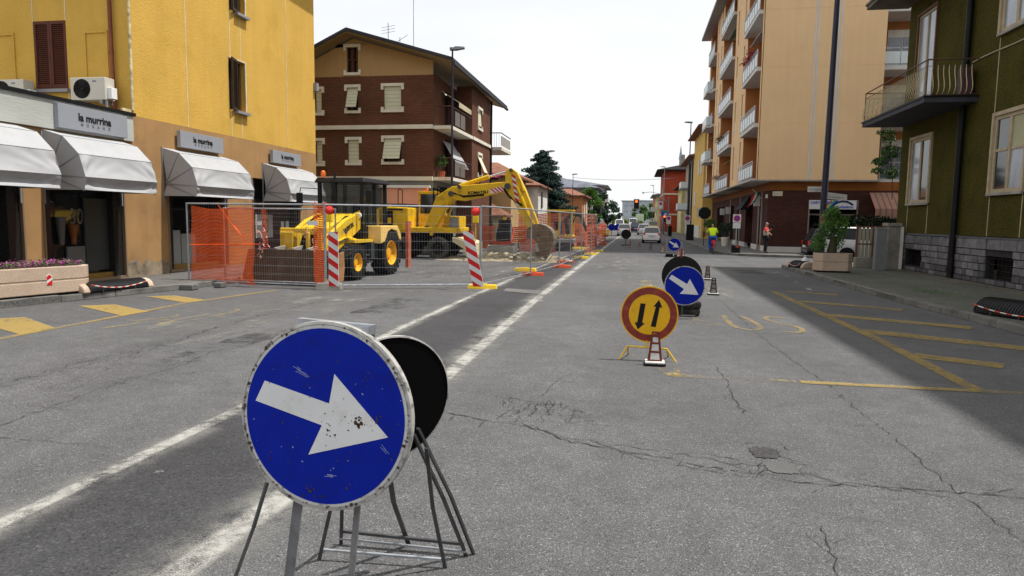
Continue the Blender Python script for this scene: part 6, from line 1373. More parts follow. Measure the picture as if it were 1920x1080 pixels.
q = MB(); q.box(-.25,.75,1.1,.25,1.2,1.45); q.box(-.25,1.1,1.4,.25,1.25,2.05); q.tube((0,.3,1.2),(0,.42,1.75),.03); q.lathe([(.17,0),(.19,.02),(.17,.03)], (0,.42,1.76), 'z', 16); q.build('seat', m_blackm, bh, bevel=.03)
q = MB(); q.path([(.50,1.3,1.2),(.46,1.35,1.95),(.15,1.3,1.5)], .05); q.path([(-.1,1.6,1.1),(-.35,1.75,2.0),(-.1,1.8,2.3)], .07); q.build('rear_boom', m_yel, bh)
q = MB(); q.tube((-.55,-.02,2.82),(-.55,-.02,2.86),.06); q.lathe([(.062,0),(.07,.05),(.062,.13),(.03,.16),(0,.165)], (-.55,-.02,2.86), 'z', 16); q.build('beacon', m_orlens, bh, smooth=True)
q = MB(); q.tube((-.15,-.08,2.6),(-.15,-.08,2.95),.035); q.build('exhaust', m_bcab, bh)
q = MB(); q.path([(-.72,-.05,2.5),(-1.15,-.25,2.52),(-1.18,-.25,2.35)], .012); q.box(-1.28,-.27,2.0,-1.10,-.22,2.38); q.build('mirror', m_bcab, bh); q = MB(); q.path([(.72,-.05,2.5),(.95,-.2,2.5)], .012); q.box(.88,-.22,2.1,1.06,-.18,2.45); q.build('mirror', m_bcab, bh)
q = MB(); q.lathe([(0,0),(.08,0),(.08,.06),(0,.06)], (.62,-.16,1.75), 'y', 14); q.build('work_lamp', m_white, bh)
# loader arms
for s in (-1, 1):
    q = MB(); q.prism([(.20,1.92),(.20,1.48),(-.9,1.0),(-1.9,.52),(-2.1,.72),(-1.75,1.22),(-.9,1.62)], 'x', s*.50, s*.64); la = q.build('loader_arm', m_yel, bh, bevel=.015)
    q = MB(); q.tube((s*.68,-.2,1.0),(s*.68,-1.0,1.15),.06); q.tube((s*.68,-1.0,1.15),(s*.66,-1.6,1.0),.03); q.build('hydraulic_ram', m_yel, bh)
    q = MB(); q.prism([(-1.55,1.22),(-1.75,1.30),(-2.10,.55),(-2.0,.45)], 'x', s*.28, s*.36); q.build('tilt_link', m_yel, bh, bevel=.01)
q = MB(); q.box(-.70,-1.98,1.28,.60,-1.80,1.40); q.box(-.66,-2.05,.80,-.28,-1.95,1.30); q.box(.10,-2.05,.78,.20,-1.95,1.30); q.box(.48,-2.05,.78,.56,-1.95,1.30); q.build('cross_tube', m_yel, bh, bevel=.02)
text('machine_lettering', 'WB93R', m_txt, bh, frame((.645, -1.0, 1.25), (0,1,.38), (0,-.38,1)), .18, extrude=.002, bold=.006)
for s in (-1, 1):      # hydraulic hoses and dirt-caked joints on the loader arms
    for k in range(3): q = MB(); q.path([(s*(.47+.02*k),.1,1.75),(s*(.46+.02*k),-.6,1.72-.03*k),(s*(.45+.02*k),-1.3,1.38),(s*(.40+.02*k),-1.75,1.0+.05*k)], .016, 6); q.build('hose', m_blackm, bh)
    for y, z in ((.1,1.65),(-1.95,.66),(-.9,1.30)): q = MB(); q.tube((s*.49,y,z),(s*.66,y,z),.055,n=12); q.build('pivot_pin', m_leg, bh)
q = MB(); q.box(-.46,-1.30,1.20,.46,-.3,1.205); q = MB(); [q.box(.425,-1.3+i*.12,1.0,.435,-1.24+i*.12,1.32) for i in range(7)]; q.build('hood_louvres', m_blackm, bh, kind='stuff')
# bucket
q = MB(); pr = [(-2.08,.80),(-2.05,.42),(-2.12,.10),(-2.35,.02),(-2.95,.0),(-2.95,.03),(-2.4,.07),(-2.18,.16),(-2.12,.42),(-2.14,.78)]
q.prism(pr, 'x', -1.18, 1.18); q.build('bucket', m_bucket, bh)
for s in (-1, 1): q = MB(); q.prism([(-2.06,.82),(-2.03,.42),(-2.10,.08),(-2.95,-.0),(-2.95,.12),(-2.5,.42),(-2.28,.78)], 'x', s*1.18, s*1.21); q.build('bucket_side', m_bside, bh)
q = MB(); q.box(-1.2,-3.02,.0,1.2,-2.9,.03); q.hexa([(-1.2,-2.93,.03),(1.2,-2.93,.03),(1.2,-2.86,.03),(-1.2,-2.86,.03),(-1.2,-2.62,.86),(1.2,-2.62,.86),(1.2,-2.56,.86),(-1.2,-2.56,.86)]); q.build('bucket_lip', m_bucket, bh)
q = MB(); [q.prism([(-2.2,.80),(-2.55,.88),(-2.55,.90),(-2.1,.95)], 'x', x, x+.06) for x in (-.5,.0,.44)]; q.build('bucket_bracket', mat('bracket_dirty', (.35,.33,.28), .7, var=.3), bh)
# stabilisers at the rear
for s in (-1, 1): q = MB(); q.box(s*1.12,1.95,.15,s*1.22,2.15,1.6); q.build('stabiliser', mat('stabiliser_brown', (.20,.12,.06), .7, var=.3) if s < 0 else mat('stabiliser_salmon', (.45,.13,.07), .7, var=.3, vs=4), bh)

# ================================================================== wheeled excavator (world XZ shapes around y = 29.6)
ex = T('wheeled_excavator', 'yellow wheeled excavator with striped boom lettered KOMATSU and big bucket', 'excavator', (-9.0, 29.9, 0))
m_exy = mat('excavator_yellow', (.68,.42,.012), .4, var=.12, dirt=(.30,.17,.02), dirt_amt=.6, vs=1.6)
YW = lambda q, nm, m, **k: q.build(nm, m, ex, world=True, **k)
q = MB(); q.box(-10.9,29.25,.55,-7.7,30.3,1.0); q.box(-10.2,29.2,.9,-8.2,30.5,1.2); q.box(-9.75,28.95,.35,-9.35,29.25,.95); YW(q, 'chassis', m_blackm, bevel=.03)
for x in (-10.15, -8.40):
    for y, s in ((28.85, -1), (30.6, 1)):
        t_ = wheel(ex, (x+9.0, y-29.9, .50), .50, .42, .26, s, rim=m_dark, lug=22, axis='y', lugd=.035); t_.data.materials[0] = mat('rubber_dusty', (.045,.043,.038), .9, var=.4, vs=5, dirt=(.13,.12,.10), dirt_amt=.6)
q = MB(); q.prism([(-7.75,1.0),(-7.05,.78),(-6.95,.72),(-6.95,.15),(-7.1,.12),(-7.25,.5),(-7.75,.8)], 'y', 28.7, 31.1); YW(q, 'dozer_blade', mat('blade_cream', (.55,.48,.30), .6, var=.2), bevel=.01)
q = MB(); q.box(-11.2,28.8,1.16,-7.6,31.0,1.40); YW(q, 'turntable', m_exy, bevel=.03)
q = MB(); q.prism([(-11.25,1.2),(-11.25,2.15),(-10.9,2.3),(-9.75,2.25),(-9.75,1.25)], 'y', 28.75, 31.0); YW(q, 'engine_cover', m_exy, bevel=.05)
q = MB(); q.box(-10.75,28.72,1.45,-10.45,28.75,2.1); q.box(-10.7,28.70,2.13,-10.0,28.76,2.2); YW(q, 'vent', m_blackm)
q = MB(); q.box(-10.68,28.70,1.55,-10.52,28.725,1.8); YW(q, 'badge', m_signyel)
q = MB(); q.box(-11.2,29.0,2.25,-9.9,30.8,2.42); YW(q, 'engine_top', m_blackm, bevel=.04)
q = MB(); q.path([(-10.25,28.85,1.4),(-10.25,28.85,3.0),(-10.18,28.85,3.06),(-10.05,28.85,3.0),(-10.05,28.85,2.0)], .018); YW(q, 'handrail', m_blackm)
# cab (far side) and front step
q = MB(); q.box(-9.65,29.9,1.4,-9.58,29.97,2.95); q.box(-8.45,29.9,1.4,-8.38,29.97,2.95); q.box(-9.65,30.9,1.4,-9.58,30.97,2.95); q.box(-8.45,30.9,1.4,-8.38,30.97,2.95); q.box(-9.68,29.86,2.88,-8.35,31.0,3.0); q.box(-9.66,29.88,1.38,-8.36,30.98,2.0); YW(q, 'cab', m_exy, bevel=.01)
for b in ((-9.56,29.92,2.0,-8.46,29.93,2.88), (-8.42,29.98,1.6,-8.40,30.9,2.88)): q = MB(); q.box(*b); YW(q, 'cab_window', m_glass)
q = MB(); q.box(-8.35,29.0,1.22,-7.55,30.95,1.40); q.prism([(-8.35,1.25),(-7.7,1.25),(-7.7,1.9),(-8.2,1.9)], 'y', 29.75, 30.95); YW(q, 'front_deck', m_exy, bevel=.03); q = MB(); q.box(-8.15,29.70,1.35,-7.75,29.74,1.85); q.box(-8.10,29.6,1.15,-7.6,29.72,1.28); YW(q, 'deck_window', m_curt)
q = MB(); q.tube((-9.45,30.1,3.0),(-9.45,30.1,3.06),.05); q.lathe([(.05,0),(.06,.05),(.05,.11),(0,.14)], (-9.3,30.1,3.04), 'z', 12); YW(q, 'beacon', m_orlens)
q = MB(); rn = random.Random(2); [q.path([(-8.6+rn.uniform(-.2,.2),29.3,2.4),(-8.5+rn.uniform(-.3,.3),29.3,3.1+rn.uniform(-.1,.2)),(-8.0+rn.uniform(-.1,.2),29.3,2.8)], .022, 5) for _ in range(9)]; YW(q, 'hoses', m_blackm)
yb0, yb1 = 28.95, 29.40
q = MB(); q.prism([(-9.15,1.25),(-8.75,1.25),(-8.30,2.05),(-7.72,2.62),(-7.60,2.90),(-7.95,3.12),(-8.55,2.75)], 'y', yb0, yb1); YW(q, 'boom_base', m_exy, bevel=.03)
q = MB(); q.prism([(-8.02,3.05),(-7.85,3.18),(-5.35,3.40),(-5.28,3.02),(-6.2,2.80),(-7.35,2.56),(-7.85,2.62)], 'y', yb0-.03, yb1+.03); YW(q, 'boom', m_exy, bevel=.03)
for off in (.0, .55): q = MB(); q.tube((-8.75+off*.5,yb0-.08+off*.9,1.05),(-8.25+off*.35,yb0-.08+off*.9,2.0),.085); q.tube((-8.25+off*.35,yb0-.08+off*.9,2.0),(-7.95+off*.2,yb0-.08+off*.9,2.55),.045); YW(q, 'boom_ram', m_exy, smooth=True)
q = MB(); q.tube((-7.55,29.17,3.20),(-6.25,29.17,3.62),.095,n=12); YW(q, 'stick_ram', m_exy, smooth=True); q = MB(); q.tube((-6.25,29.17,3.62),(-5.3,29.17,3.90),.045); YW(q, 'ram_rod', m_chrome, smooth=True)
q = MB(); q.prism([(-5.50,3.85),(-5.25,3.98),(-5.0,3.80),(-4.62,3.05),(-4.02,1.55),(-4.12,1.32),(-4.45,1.30),(-5.22,2.72),(-5.50,3.0)], 'y', yb0+.02, yb1-.02); YW(q, 'stick', m_exy, bevel=.02)
q = MB(); q.tube((-4.95,28.90,3.15),(-4.45,28.90,1.95),.07); q.tube((-4.45,28.90,1.95),(-4.15,28.95,1.5),.035); q.tube((-4.80,28.92,3.3),(-4.68,28.92,3.0),.05); YW(q, 'bucket_ram', m_exy)
q = MB(); q.prism([(-4.35,1.62),(-4.1,1.62),(-3.85,1.25),(-4.0,1.15)], 'y', yb0+.05, yb1-.05); YW(q, 'bucket_link', m_exy)
text('maker_lettering', 'KOMATSU', m_txt, ex, frame((-7.12, yb0-.034, 2.84), (1,0,.06), (-.06,0,1)), .17, extrude=.002, bold=.008, world=True, sx=1.12)
for (px_, pz_, pr_r) in ((-7.88,2.86,.11), (-5.38,3.20,.13), (-8.95,1.32,.15), (-4.25,1.40,.10), (-5.25,3.88,.07), (-7.5,3.16,.08)):   # greasy pivot bosses
    q = MB(); q.tube((px_, yb0-.10, pz_), (px_, yb1+.10, pz_), pr_r, n=16); YW(q, 'pivot_pin', m_leg, smooth=True)
for k_ in range(3):      # hydraulic lines along boom and stick
    q = MB(); q.path([(-7.9,yb0-.06,2.98-.04*k_),(-7.3,yb0-.06,2.72+.03*k_),(-6.4,yb0-.06,2.80+.03*k_)], .014, 5); YW(q, 'hose', m_blackm)
    q = MB(); q.path([(-5.55,yb0-.06,3.05+.05*k_),(-5.30,yb0-.10,2.72+.05*k_),(-5.10,yb0-.05,2.60),(-4.75,yb0-.03,2.35+.04*k_)], .016, 5); YW(q, 'hose', m_blackm)
def stripes(p0, p1, w_, n, nm, y, lean=.9):   # red/white band between two points (XZ)
    a = Vector((p0[0],0,p0[1])); b = Vector((p1[0],0,p1[1])); d = (b-a); up = Vector((-d.z,0,d.x)).normalized()*w_
    q = MB(); q.add([(p.x, y, p.z) for p in (a, b, b+up, a+up)], [(0,1,2,3)]); YW(q, 'white_band', m_whitesign)
    for i in range(n):
        t0 = (i+.0)/n; t1 = (i+.5)/n; k = lean*w_/d.length
        q = MB(); q.add([(p.x, y-.003, p.z) for p in (a+d*min(t0+k,1), a+d*min(t1+k,1), a+d*t1+up, a+d*t0+up)], [(0,1,2,3)]); YW(q, 'red_stripe', m_redsign)
stripes((-6.12,2.88),(-5.50,2.98),.21,4,'', yb0-.034); stripes((-5.22,3.60),(-5.02,2.35),.16,5,'', yb0+.016, -.9)
q = MB()
pr = [(-4.45,1.42),(-4.2,1.58),(-3.95,1.60),(-3.7,1.52),(-3.5,1.38),(-3.38,1.18),(-3.34,.95),(-3.38,.72),(-3.48,.50),(-3.62,.30),(-3.80,.14),(-3.88,.10),(-3.90,.30),(-3.95,.55),(-4.02,.78),(-4.15,.98),(-4.45,1.12)]
q.prism(pr, 'y', 28.6, 28.64); q2_ = MB(); q2_.prism(pr, 'y', 29.71, 29.75)
for q in (q, q2_): YW(q, 'bucket_side', mat('bucket_earth', (.14,.085,.04), .8, var=.35, vs=3, dirt=(.30,.23,.13), dirt_amt=.7))
q = MB(); shell = pr[0:12]
for (a, b), (c, d) in zip(shell[:-1], shell[1:]): q.hexa([(a,28.6,b),(c,28.6,d),(c,29.75,d),(a,29.75,b),(a+.02,28.6,b+.03),(c+.03,28.6,d+.02),(c+.03,29.75,d+.02),(a+.02,29.75,b+.03)])
YW(q, 'bucket', mat('bucket_steel', (.19,.155,.11), .6, metal=.2, var=.35, vs=5, dirt=(.09,.06,.035), dirt_amt=.8))
q = MB(); [q.prism([(-3.80,.32),(-3.88,.28),(-3.86,.0)], 'y', 28.62+i*.26, 28.72+i*.26) for i in range(5)]; YW(q, 'bucket_tooth', m_steel)
q = MB(); q.box(-4.50,28.75,1.0,-4.25,29.6,1.35); YW(q, 'quick_coupler', mat('coupler_blue', (.03,.08,.12), .5), bevel=.03)

ex.scale = (.945,)*3; ex.location = (-9.0*.945, 29.9*.945, 0)
# ================================================================== small machines
ml = T('mini_skid_loader', 'small red and black mini loader with grey bucket before the orange net', 'mini loader', (-6.3, 33.2, 0))
m_mred = mat('loader_red', (.42,.05,.025), .5, var=.2)
q = MB(); q.box(-.62,-1.0,.02,.62,-.93,.42); q.prism([(-1.0,.02),(-.55,.02),(-.62,.45),(-.96,.40)], 'x', -.66, -.62); q.prism([(-1.0,.02),(-.55,.02),(-.62,.45),(-.96,.40)], 'x', .62, .66); q.box(-.62,-.6,.02,.62,-.55,.45); q.build('bucket', mat('bucket_pale', (.32,.31,.27), .7, var=.25), ml)
q = MB(); q.box(-.35,-.4,.35,.35,.5,1.05); q.box(-.30,-.42,1.0,.30,.2,1.25); q.build('engine_body', m_blackm, ml, bevel=.03)
q = MB(); [q.box(s*.42-.05,-.55,.35,s*.42+.05,.5,.6) for s in (-1,1)]; q.box(-.5,-.52,.45,.5,-.42,.62); q.path([(.40,-.4,.55),(.45,.1,1.15),(.3,.4,1.3)], .05); q.build('lift_arm', m_mred, ml)
q = MB(); q.box(-.40,-.30,.7,-.34,-.2,1.5); q.box(.34,-.30,.7,.40,-.2,1.5); q.build('guard_post', m_steel, ml)
q = MB(); q.box(-.28,-.2,1.2,.30,.2,1.68); q.build('control_tower', m_blackm, ml, bevel=.04); q = MB(); q.box(-.05,-.22,1.66,.09,-.1,1.80); q.build('beacon', m_signyel, ml)
for s in (-1, 1):
    for y in (-.25, .45): wheel(ml, (s*.52,y,.27), .27, .22, .14, s, rim=m_grey, lug=14, lugd=.03)
q = MB(); q.lathe([(.0,0),(.16,0),(.16,.5),(0,.5)], (.62,-.75,.08), 'z', 12); q.build('fuel_can', mat('grey_drum', (.17,.165,.15), .7), ml)
me_ = T('mini_excavator', 'yellow framed mini excavator with black arm at the far side of the site', 'mini excavator', (-4.05, 37.6, 0))
m_my = mat('mini_yellow', (.75,.45,.02), .5, var=.1)
q = MB(); q.box(-.85,-.7,.0,.75,-.4,.42); q.box(-.85,.4,.0,.75,.7,.42); q.build('track', m_rubber, me_, bevel=.1)
q = MB(); q.box(-.95,-.75,.46,.85,.75,.66); q.build('undercarriage', m_grey, me_, bevel=.03)
q = MB(); q.box(-.95,-.65,.72,.0,.65,1.12); q.box(.25,-.6,.72,.8,.6,.88); q.build('engine_body', m_my, me_, bevel=.06)
q = MB(); [q.box(x-.035,y-.035,.8,x+.035,y+.035,2.22) for x in (-.62,.02,.72) for y in (-.55,.55)]; q.box(-.66,-.6,2.16,.78,.6,2.24); q.build('cab_frame', m_my, me_, bevel=.01)
q = MB(); q.box(-.3,-.3,.9,.1,.3,1.6); q.build('seat', m_blackm, me_, bevel=.04)
q = MB(); q.path([(.5,-.2,.9),(.35,-.35,1.7),(.75,-.4,2.05),(1.15,-.4,1.95)], .10, 8); q.path([(1.15,-.4,1.95),(1.5,-.4,1.15),(1.9,-.4,.7)], .08, 8); q.path([(.6,-.45,1.2),(.9,-.5,1.9)], .04); q.build('digging_arm', m_blackm, me_)
q = MB(); q.prism([(1.55,.95),(2.0,.85),(2.05,.35),(1.8,.12),(1.6,.45)], 'y', -.6, -.2); q.build('bucket', m_leg, me_); q = MB(); q.box(1.0,-.62,.25,1.4,-.3,.55); q.build('dozer_blade', mat('blade_red', (.4,.06,.03), .6), me_)
# spoil heap of broken ground
rn = random.Random(8); q = MB()
def hp(u, v):
    x = -8.2+5.6*u; y = 26.9+1.7*v
    h = (.30*math.exp(-((x+3.9)/1.0)**2)+.24*math.exp(-((x+5.6)/.8)**2)+.12*math.exp(-((x+7.2)/.7)**2))*math.sin(PI*v)**.8*(1+.5*math.sin(x*9+y*5)*math.sin(y*11)); return (x, y, max(.003, h+rn.uniform(-.02,.03)*math.sin(PI*v)*(1 if .02 < u < .98 else 0)))
q.grid(hp, 70, 22)
sp = q.build('spoil_heap', mat('spoil_earth', (.33,.28,.19), .95, var=.35, vs=5, dirt=(.12,.10,.07), dirt_amt=.8, bump=.6, bs=18)); props(sp, 'heap of broken earth and rubble under the excavator bucket', 'spoil heap', kind='stuff')
q = MB()
for _ in range(150):
    x = rn.choice((rn.gauss(-3.9,.8), rn.gauss(-5.7,.8), rn.gauss(-6.5,1.0))); y = 27.7+rn.gauss(0,.4); s = rn.uniform(.03,.12); z = rn.uniform(.0,.22)*math.exp(-((x+4.5)/1.8)**2); a = rn.uniform(0,PI)
    M_ = Matrix.Translation((x,y,z)) @ Matrix.Rotation(a,4,'Z') @ Matrix.Rotation(rn.uniform(-.5,.5),4,'X'); b = MB(M_); b.box(-s,-s*.7,0,s,s*.6,s*.8); q.v += []; q.add(b.v, b.f)
props(q.build('rubble', mat('rubble_pale', (.38,.34,.27), .9, var=.5, vs=6)), 'pale broken lumps scattered over the earth heap', 'rubble', kind='stuff')
t = T('striped_drum', 'small red and white striped marker behind the digger bucket', 'marker', (-4.2, 31.5, 0)); q = MB(); q.box(-.05,0,.05,.18,.03,.95); q.build('panel', m_redsign, t); q = MB(); q.box(-.30,.02,.08,-.08,.16,.9); q.build('steel_sleeve', m_steel, t)
# ================================================================== planters and hoops
m_plant = mat('granite_wash_concrete', (.46,.35,.265), .9, var=.08, vs=2, dirt=(.36,.27,.20), dirt_amt=.4, fine=.25, fs=80, bump=.4)
def planter(x, y, L_, W_, H, rz, label, ch=.16):
    t = T('concrete_planter', label, 'planter', (x, y, .12), rz)
    def oct_(l, w, c): return [(-l+c,-w),(l-c,-w),(l,-w+c),(l,w-c),(l-c,w),(-l+c,w),(-l,w-c),(-l,-w+c)]
    def band(l, w, z0, z1, nm, m=m_plant, c=ch): q = MB(); q.prism(oct_(l, w, c), 'z', z0, z1); return q.build(nm, m, t, bevel=.015)
    band(L_*.93, W_*.9, 0, .05, 'foot', m_blackm); band(L_, W_, .05, H*.52, 'lower_ring'); band(L_*.985, W_*.98, H*.52, H*.55, 'groove'); band(L_, W_, H*.55, H, 'upper_ring')
    band(L_*.86, W_*.8, H-.02, H+.012, 'soil', mat('soil', (.06,.045,.03), .95), ch*.7); return t
pt = planter(-11.28, 11.15, 1.0, .34, .56, math.radians(76), 'long beige concrete trough of magenta flowers outside the shop windows')
q = MB(); q.prism([(-.055,0),(.055,0),(.055,.17),(0,.22),(-.055,.17)], 'y', -.345, -.34); sb = q.build('sticker', m_whitesign, pt); sb.matrix_local = Matrix.Translation((.12, 0, .22)); 
q = MB(); q.prism([(-.05,.0),(.05,.0),(.05,.10),(-.05,.03)], 'y', -.348, -.345); sr = q.build('sticker_red', m_redsign, pt); sr.matrix_local = Matrix.Translation((.12, 0, .22))
q = MB(); q.prism([(-.05,.09),(.05,.15),(0,.2),(-.05,.16)], 'y', -.348, -.345); sr = q.build('sticker_red', m_redsign, pt); sr.matrix_local = Matrix.Translation((.12, 0, .22))
rn = random.Random(77); fq = MB(); gq = MB()
for _ in range(2600):
    x = rn.uniform(-.86, .86); y = rn.uniform(-.30, .30); z = .58+abs(rn.gauss(0, .035)); s = rn.uniform(.010, .019)
    d = Vector((rn.gauss(0,1), rn.gauss(0,1), rn.gauss(0,.6))).normalized()*s; e = d.cross(Vector((rn.gauss(0,.3), rn.gauss(0,.3), 1))).normalized()*s; c = Vector((x, y, z+.03)) if rn.random() < .5 else Vector((x, y, z-.02))
    (fq if rn.random() < .48 else gq).add([c-d, c+e, c+d, c-e], [(0,1,2,3)])
fq.build('flowers', mat('magenta_petal', (.36,.06,.26), .6, var=.5, vs=9), pt, kind='stuff'); gq.build('leaves', m_leaf, pt, kind='stuff')
pr_ = planter(6.40, 23.8, .56, .36, .62, 0, 'octagonal pinkish concrete planter holding a bushy shrub by the navy pole', .17)
t = T('planter_shrub', 'tall feathery green shrub growing in the pinkish planter', 'shrub', (6.36, 23.8, .72)); rn = random.Random(31); cm_ = MB(); q = MB()
q.tube((0,0,-.05),(.05,0,.55),.17,.10,8); q.build('stem', mat('shrub_stem', (.05,.045,.02), .9), t)
for (cx, cz, rx, rz_, n) in ((-.02,1.30,.20,.25,480),(-.05,1.2,.33,.30,620),(.12,.95,.40,.32,700),(.14,.62,.30,.30,500),(-.22,.85,.28,.25,330),(-.42,.30,.28,.28,480),(-.28,.55,.22,.2,250),(.36,.95,.14,.2,120),(.42,1.15,.08,.12,50),(.20,.35,.18,.2,120),(-.50,.55,.1,.12,50)):
    leafmass(cm_, rn, (cx, rn.uniform(-.1,.1), cz), (rx, rx*.8, rz_), n, .036)
cm_.build('foliage', mat('shrub_leaf', (.07,.15,.025), .6, var=.65, vs=3.5), t, kind='stuff')
# small flower tufts next to it
def hoop(x, y, rz, L_, R_, label, z=.12, sc=1.0, R2=0):
    t = T('hoop_cover', label, 'drain pipe cover', (x, y, z), rz); q = MB(); n = 30; q.keep = False
    def fn(u, v): a = PI*(.02+.96*v)-0; rr = R_*(1+.06*math.sin(u*n*PI*2)); return (-L_/2+L_*u, rr*1.18*math.cos(a), rr*.92*math.sin(a)+.02)
    q.grid(fn, n*6, 18); q.build('corrugated_shell', mat('shell_plastic', (.014,.014,.016), .35, spec=.5), t, smooth=True)
    q = MB(); q.grid(lambda u, v: (-L_/2+L_*u, R_*1.08*math.cos(PI*v), R_*.85*math.sin(PI*v)+.01), 2, 16); q.build('inner_shell', m_blackm, t, smooth=True)
    for s in ((1,) if R2 else (-1, 1)):
        q = MB(); pts = [(R_*1.2*math.cos(PI*i/16), R_*1.0*math.sin(PI*i/16)+.0) for i in range(17)]; q.prism([(a, b) for a, b in pts], 'x', s*L_/2-.0, s*(L_/2+.14)); q.build('end_stone', m_plant, t, bevel=.03)
    for k in range(16):     # red/white cord along the front edge
        q = MB(); u0, u1 = k/16, (k+1)/16; f = lambda u: (-L_/2+L_*u, -R_*1.22, .05+.10*(2*u-1)**2+.02)
        q.tube(f(u0), f(u1), .011, n=5); q.build('cord_length', m_whitesign if k % 2 else m_footr, t)
    q = MB(); [q.box(-L_/2+L_*u-.012, -R_*1.2, 0, -L_/2+L_*u+.012, -R_*1.17, .08) for u in (.2,.5,.75)]; q.build('support', m_leg, t); return t
hoop(-10.72, 12.55, math.radians(79), 1.35, .20, 'black corrugated half pipe cover with red and white cord next to the flower trough')
hoop(6.72, 12.85, math.radians(-65), 1.7, .29, 'large black corrugated half pipe cover on the pavement below the stone base', R2=1)
t = hoop(5.86, 25.55, math.radians(-72), .75, .24, 'short black half pipe cover beside the octagonal planter')
# rubbish bags and sundries
q = MB(); q.lathe([(0,.0),(.13,.02),(.15,.16),(.10,.3),(.04,.36),(.05,.42),(0,.43)], (6.05, 25.9, .12), 'z', 12); props(q.build('rubbish_bag', mat('white_bag', (.6,.62,.65), .5), smooth=True), 'small white rubbish bag leaning by the planter', 'bag')
# street name plates on their pole
t = T('street_name_signs', 'two white street name plates on a thin grey pole behind the navy pole', 'street sign', (7.20, 28.3, .12))
q = MB(); q.tube((0,0,0),(0,0,3.05),.035); q.box(-.045,-.05,2.5,.045,.05,3.02); q.build('pole', m_poleg, t)
q = MB(); q.box(-.64,-.03,2.78,-.04,.0,2.99); q.build('plate', m_slabw, t); q = MB(); q.hexa([(.04,-.03,2.52),(.80,-.03,2.46),(.80,0,2.46),(.04,0,2.52),(.04,-.03,2.78),(.80,-.03,2.68),(.80,0,2.68),(.04,0,2.78)]); q.build('plate', m_slabw, t)
text('plate_lettering', 'VIA TOSCANINI', m_txtg, t, frame((-.60,-.034,2.84), (1,0,0), (0,0,1)), .085, extrude=.001); text('plate_lettering', 'Via Campagnola', m_txtg, t, frame((.10,-.034,2.58), (1,0,-.08), (.08,0,1)), .09, extrude=.001)
# no parking sign on weighted stand
m_pblue = mat('parking_blue', (.02,.05,.40), .5)
def noparking(x, y, label, h=2.02, base=True, s=1.0):
    t = T('no_parking_sign', label, 'road sign', (x, y, .12), group='no parking signs along the far shops')
    q = MB(); q.box(-.20*s,-.02,h-.42*s,.20*s,0,h); q.build('plate', m_whitesign, t); q = MB(); q.box(-.19*s,-.02,h-.72*s,.19*s,0,h-.44*s); q.build('lower_plate', m_whitesign, t)
    q = MB(); q.lathe([(0,-.022),(.15*s,-.022)], (0,0,h-.21*s), 'y', 22); q.build('blue_disc', m_pblue, t); q = MB(); q.lathe([(.12*s,-.024),(.165*s,-.024)], (0,0,h-.21*s), 'y', 22); [q.hexa([(a*.11*s-.018*s,-.025,h-.21*s-.11*s),(a*.11*s+.018*s,-.025,h-.21*s-.11*s),(a*.11*s+.018*s,-.0245,h-.21*s-.11*s),(a*.11*s-.018*s,-.0245,h-.21*s-.11*s),(-a*.11*s-.018*s,-.025,h-.21*s+.11*s),(-a*.11*s+.018*s,-.025,h-.21*s+.11*s),(-a*.11*s+.018*s,-.0245,h-.21*s+.11*s),(-a*.11*s-.018*s,-.0245,h-.21*s+.11*s)]) for a in (-1,1)]; q.build('red_cross', m_redsign, t)
    q = MB(); q.tube((0,.02,0),(0,.02,h-.1),.028); q.build('pole', m_steel, t)
    if base: 
        for k in range(3): q = MB(); q.box(-.21,-.12,.0+k*.13,.21,.16,.115+k*.13); q.build('ballast_block', m_blackm, t, bevel=.015)
        q = MB(); q.box(-.02,-.125,.28,.15,-.12,.36); q.build('orange_patch', m_footr, t)
    return t
noparking(5.18, 36.8, 'no parking sign on a stack of black ballast blocks by the corner', 1.98)
noparking(4.45, 60.5, 'no parking plate on the tall lamp post by the black bin', 2.1, False, 1.2); noparking(3.9, 82, 'far no parking plate past the black bin', 2.2, False, 1.3); noparking(3.4, 95, 'high no parking plate by the crossing', 4.2, False, 1.3)
t = T('octagonal_sign', 'black octagonal back of a sign before the ochre house', 'road sign', (4.55, 47, .12)); q = MB(); R_ = .42; q.prism([(R_*math.cos(PI/8+i*PI/4), 2.15+R_*math.sin(PI/8+i*PI/4)) for i in range(8)], 'y', -.01, .01); q.build('panel', m_black, t)
q = MB(); q.box(-.50,.03,1.85,-.12,.05,2.5); q.build('plate', m_slabw, t); q = MB(); q.tube((0,.03,0),(0,.03,2.2),.03); q.box(-.08,-.05,.6,.1,.05,.95); q.build('pole', m_leg, t)
q = MB(); q.box(4.35,59.6,.12,4.95,60.2,1.45); props(q.build('black_bin', m_black, bevel=.05), 'black street bin at the foot of the tall slim lamp post', 'bin')
q = MB(); q.box(3.6,76,.12,4.0,76.4,1.2); props(q.build('bin', m_blackm, bevel=.05), 'far dark bin by the grey beige house', 'bin')
t = T('blue_shop_sign', 'small blue and green projecting sign before the brick red house', 'sign', (3.7, 88, 2.3)); q = MB(); q.box(-.45,0,0,.35,.1,.5); q.build('panel', m_pblue, t); q = MB(); q.box(-.45,-.01,.5,.35,.1,.75); q.build('top_panel', mat('teal_panel', (.03,.18,.17), .5), t); q = MB(); q.tube((-.1,.05,-2.3),(-.1,.05,0),.06); q.build('pole', m_leg, t); q = MB(); q.box(-.05,-.02,.12,.2,0,.4); q.build('symbol', m_whitesign, t)
q = MB(); q.box(.2,150,.3,1.9,151.5,3.1); q.box(.3,149.98,2.4,1.8,150,3.0); props(q.build('delivery_van', mat('van_pale_green', (.50,.60,.42), .5), bevel=.1), 'pale green box van far down the road', 'van')
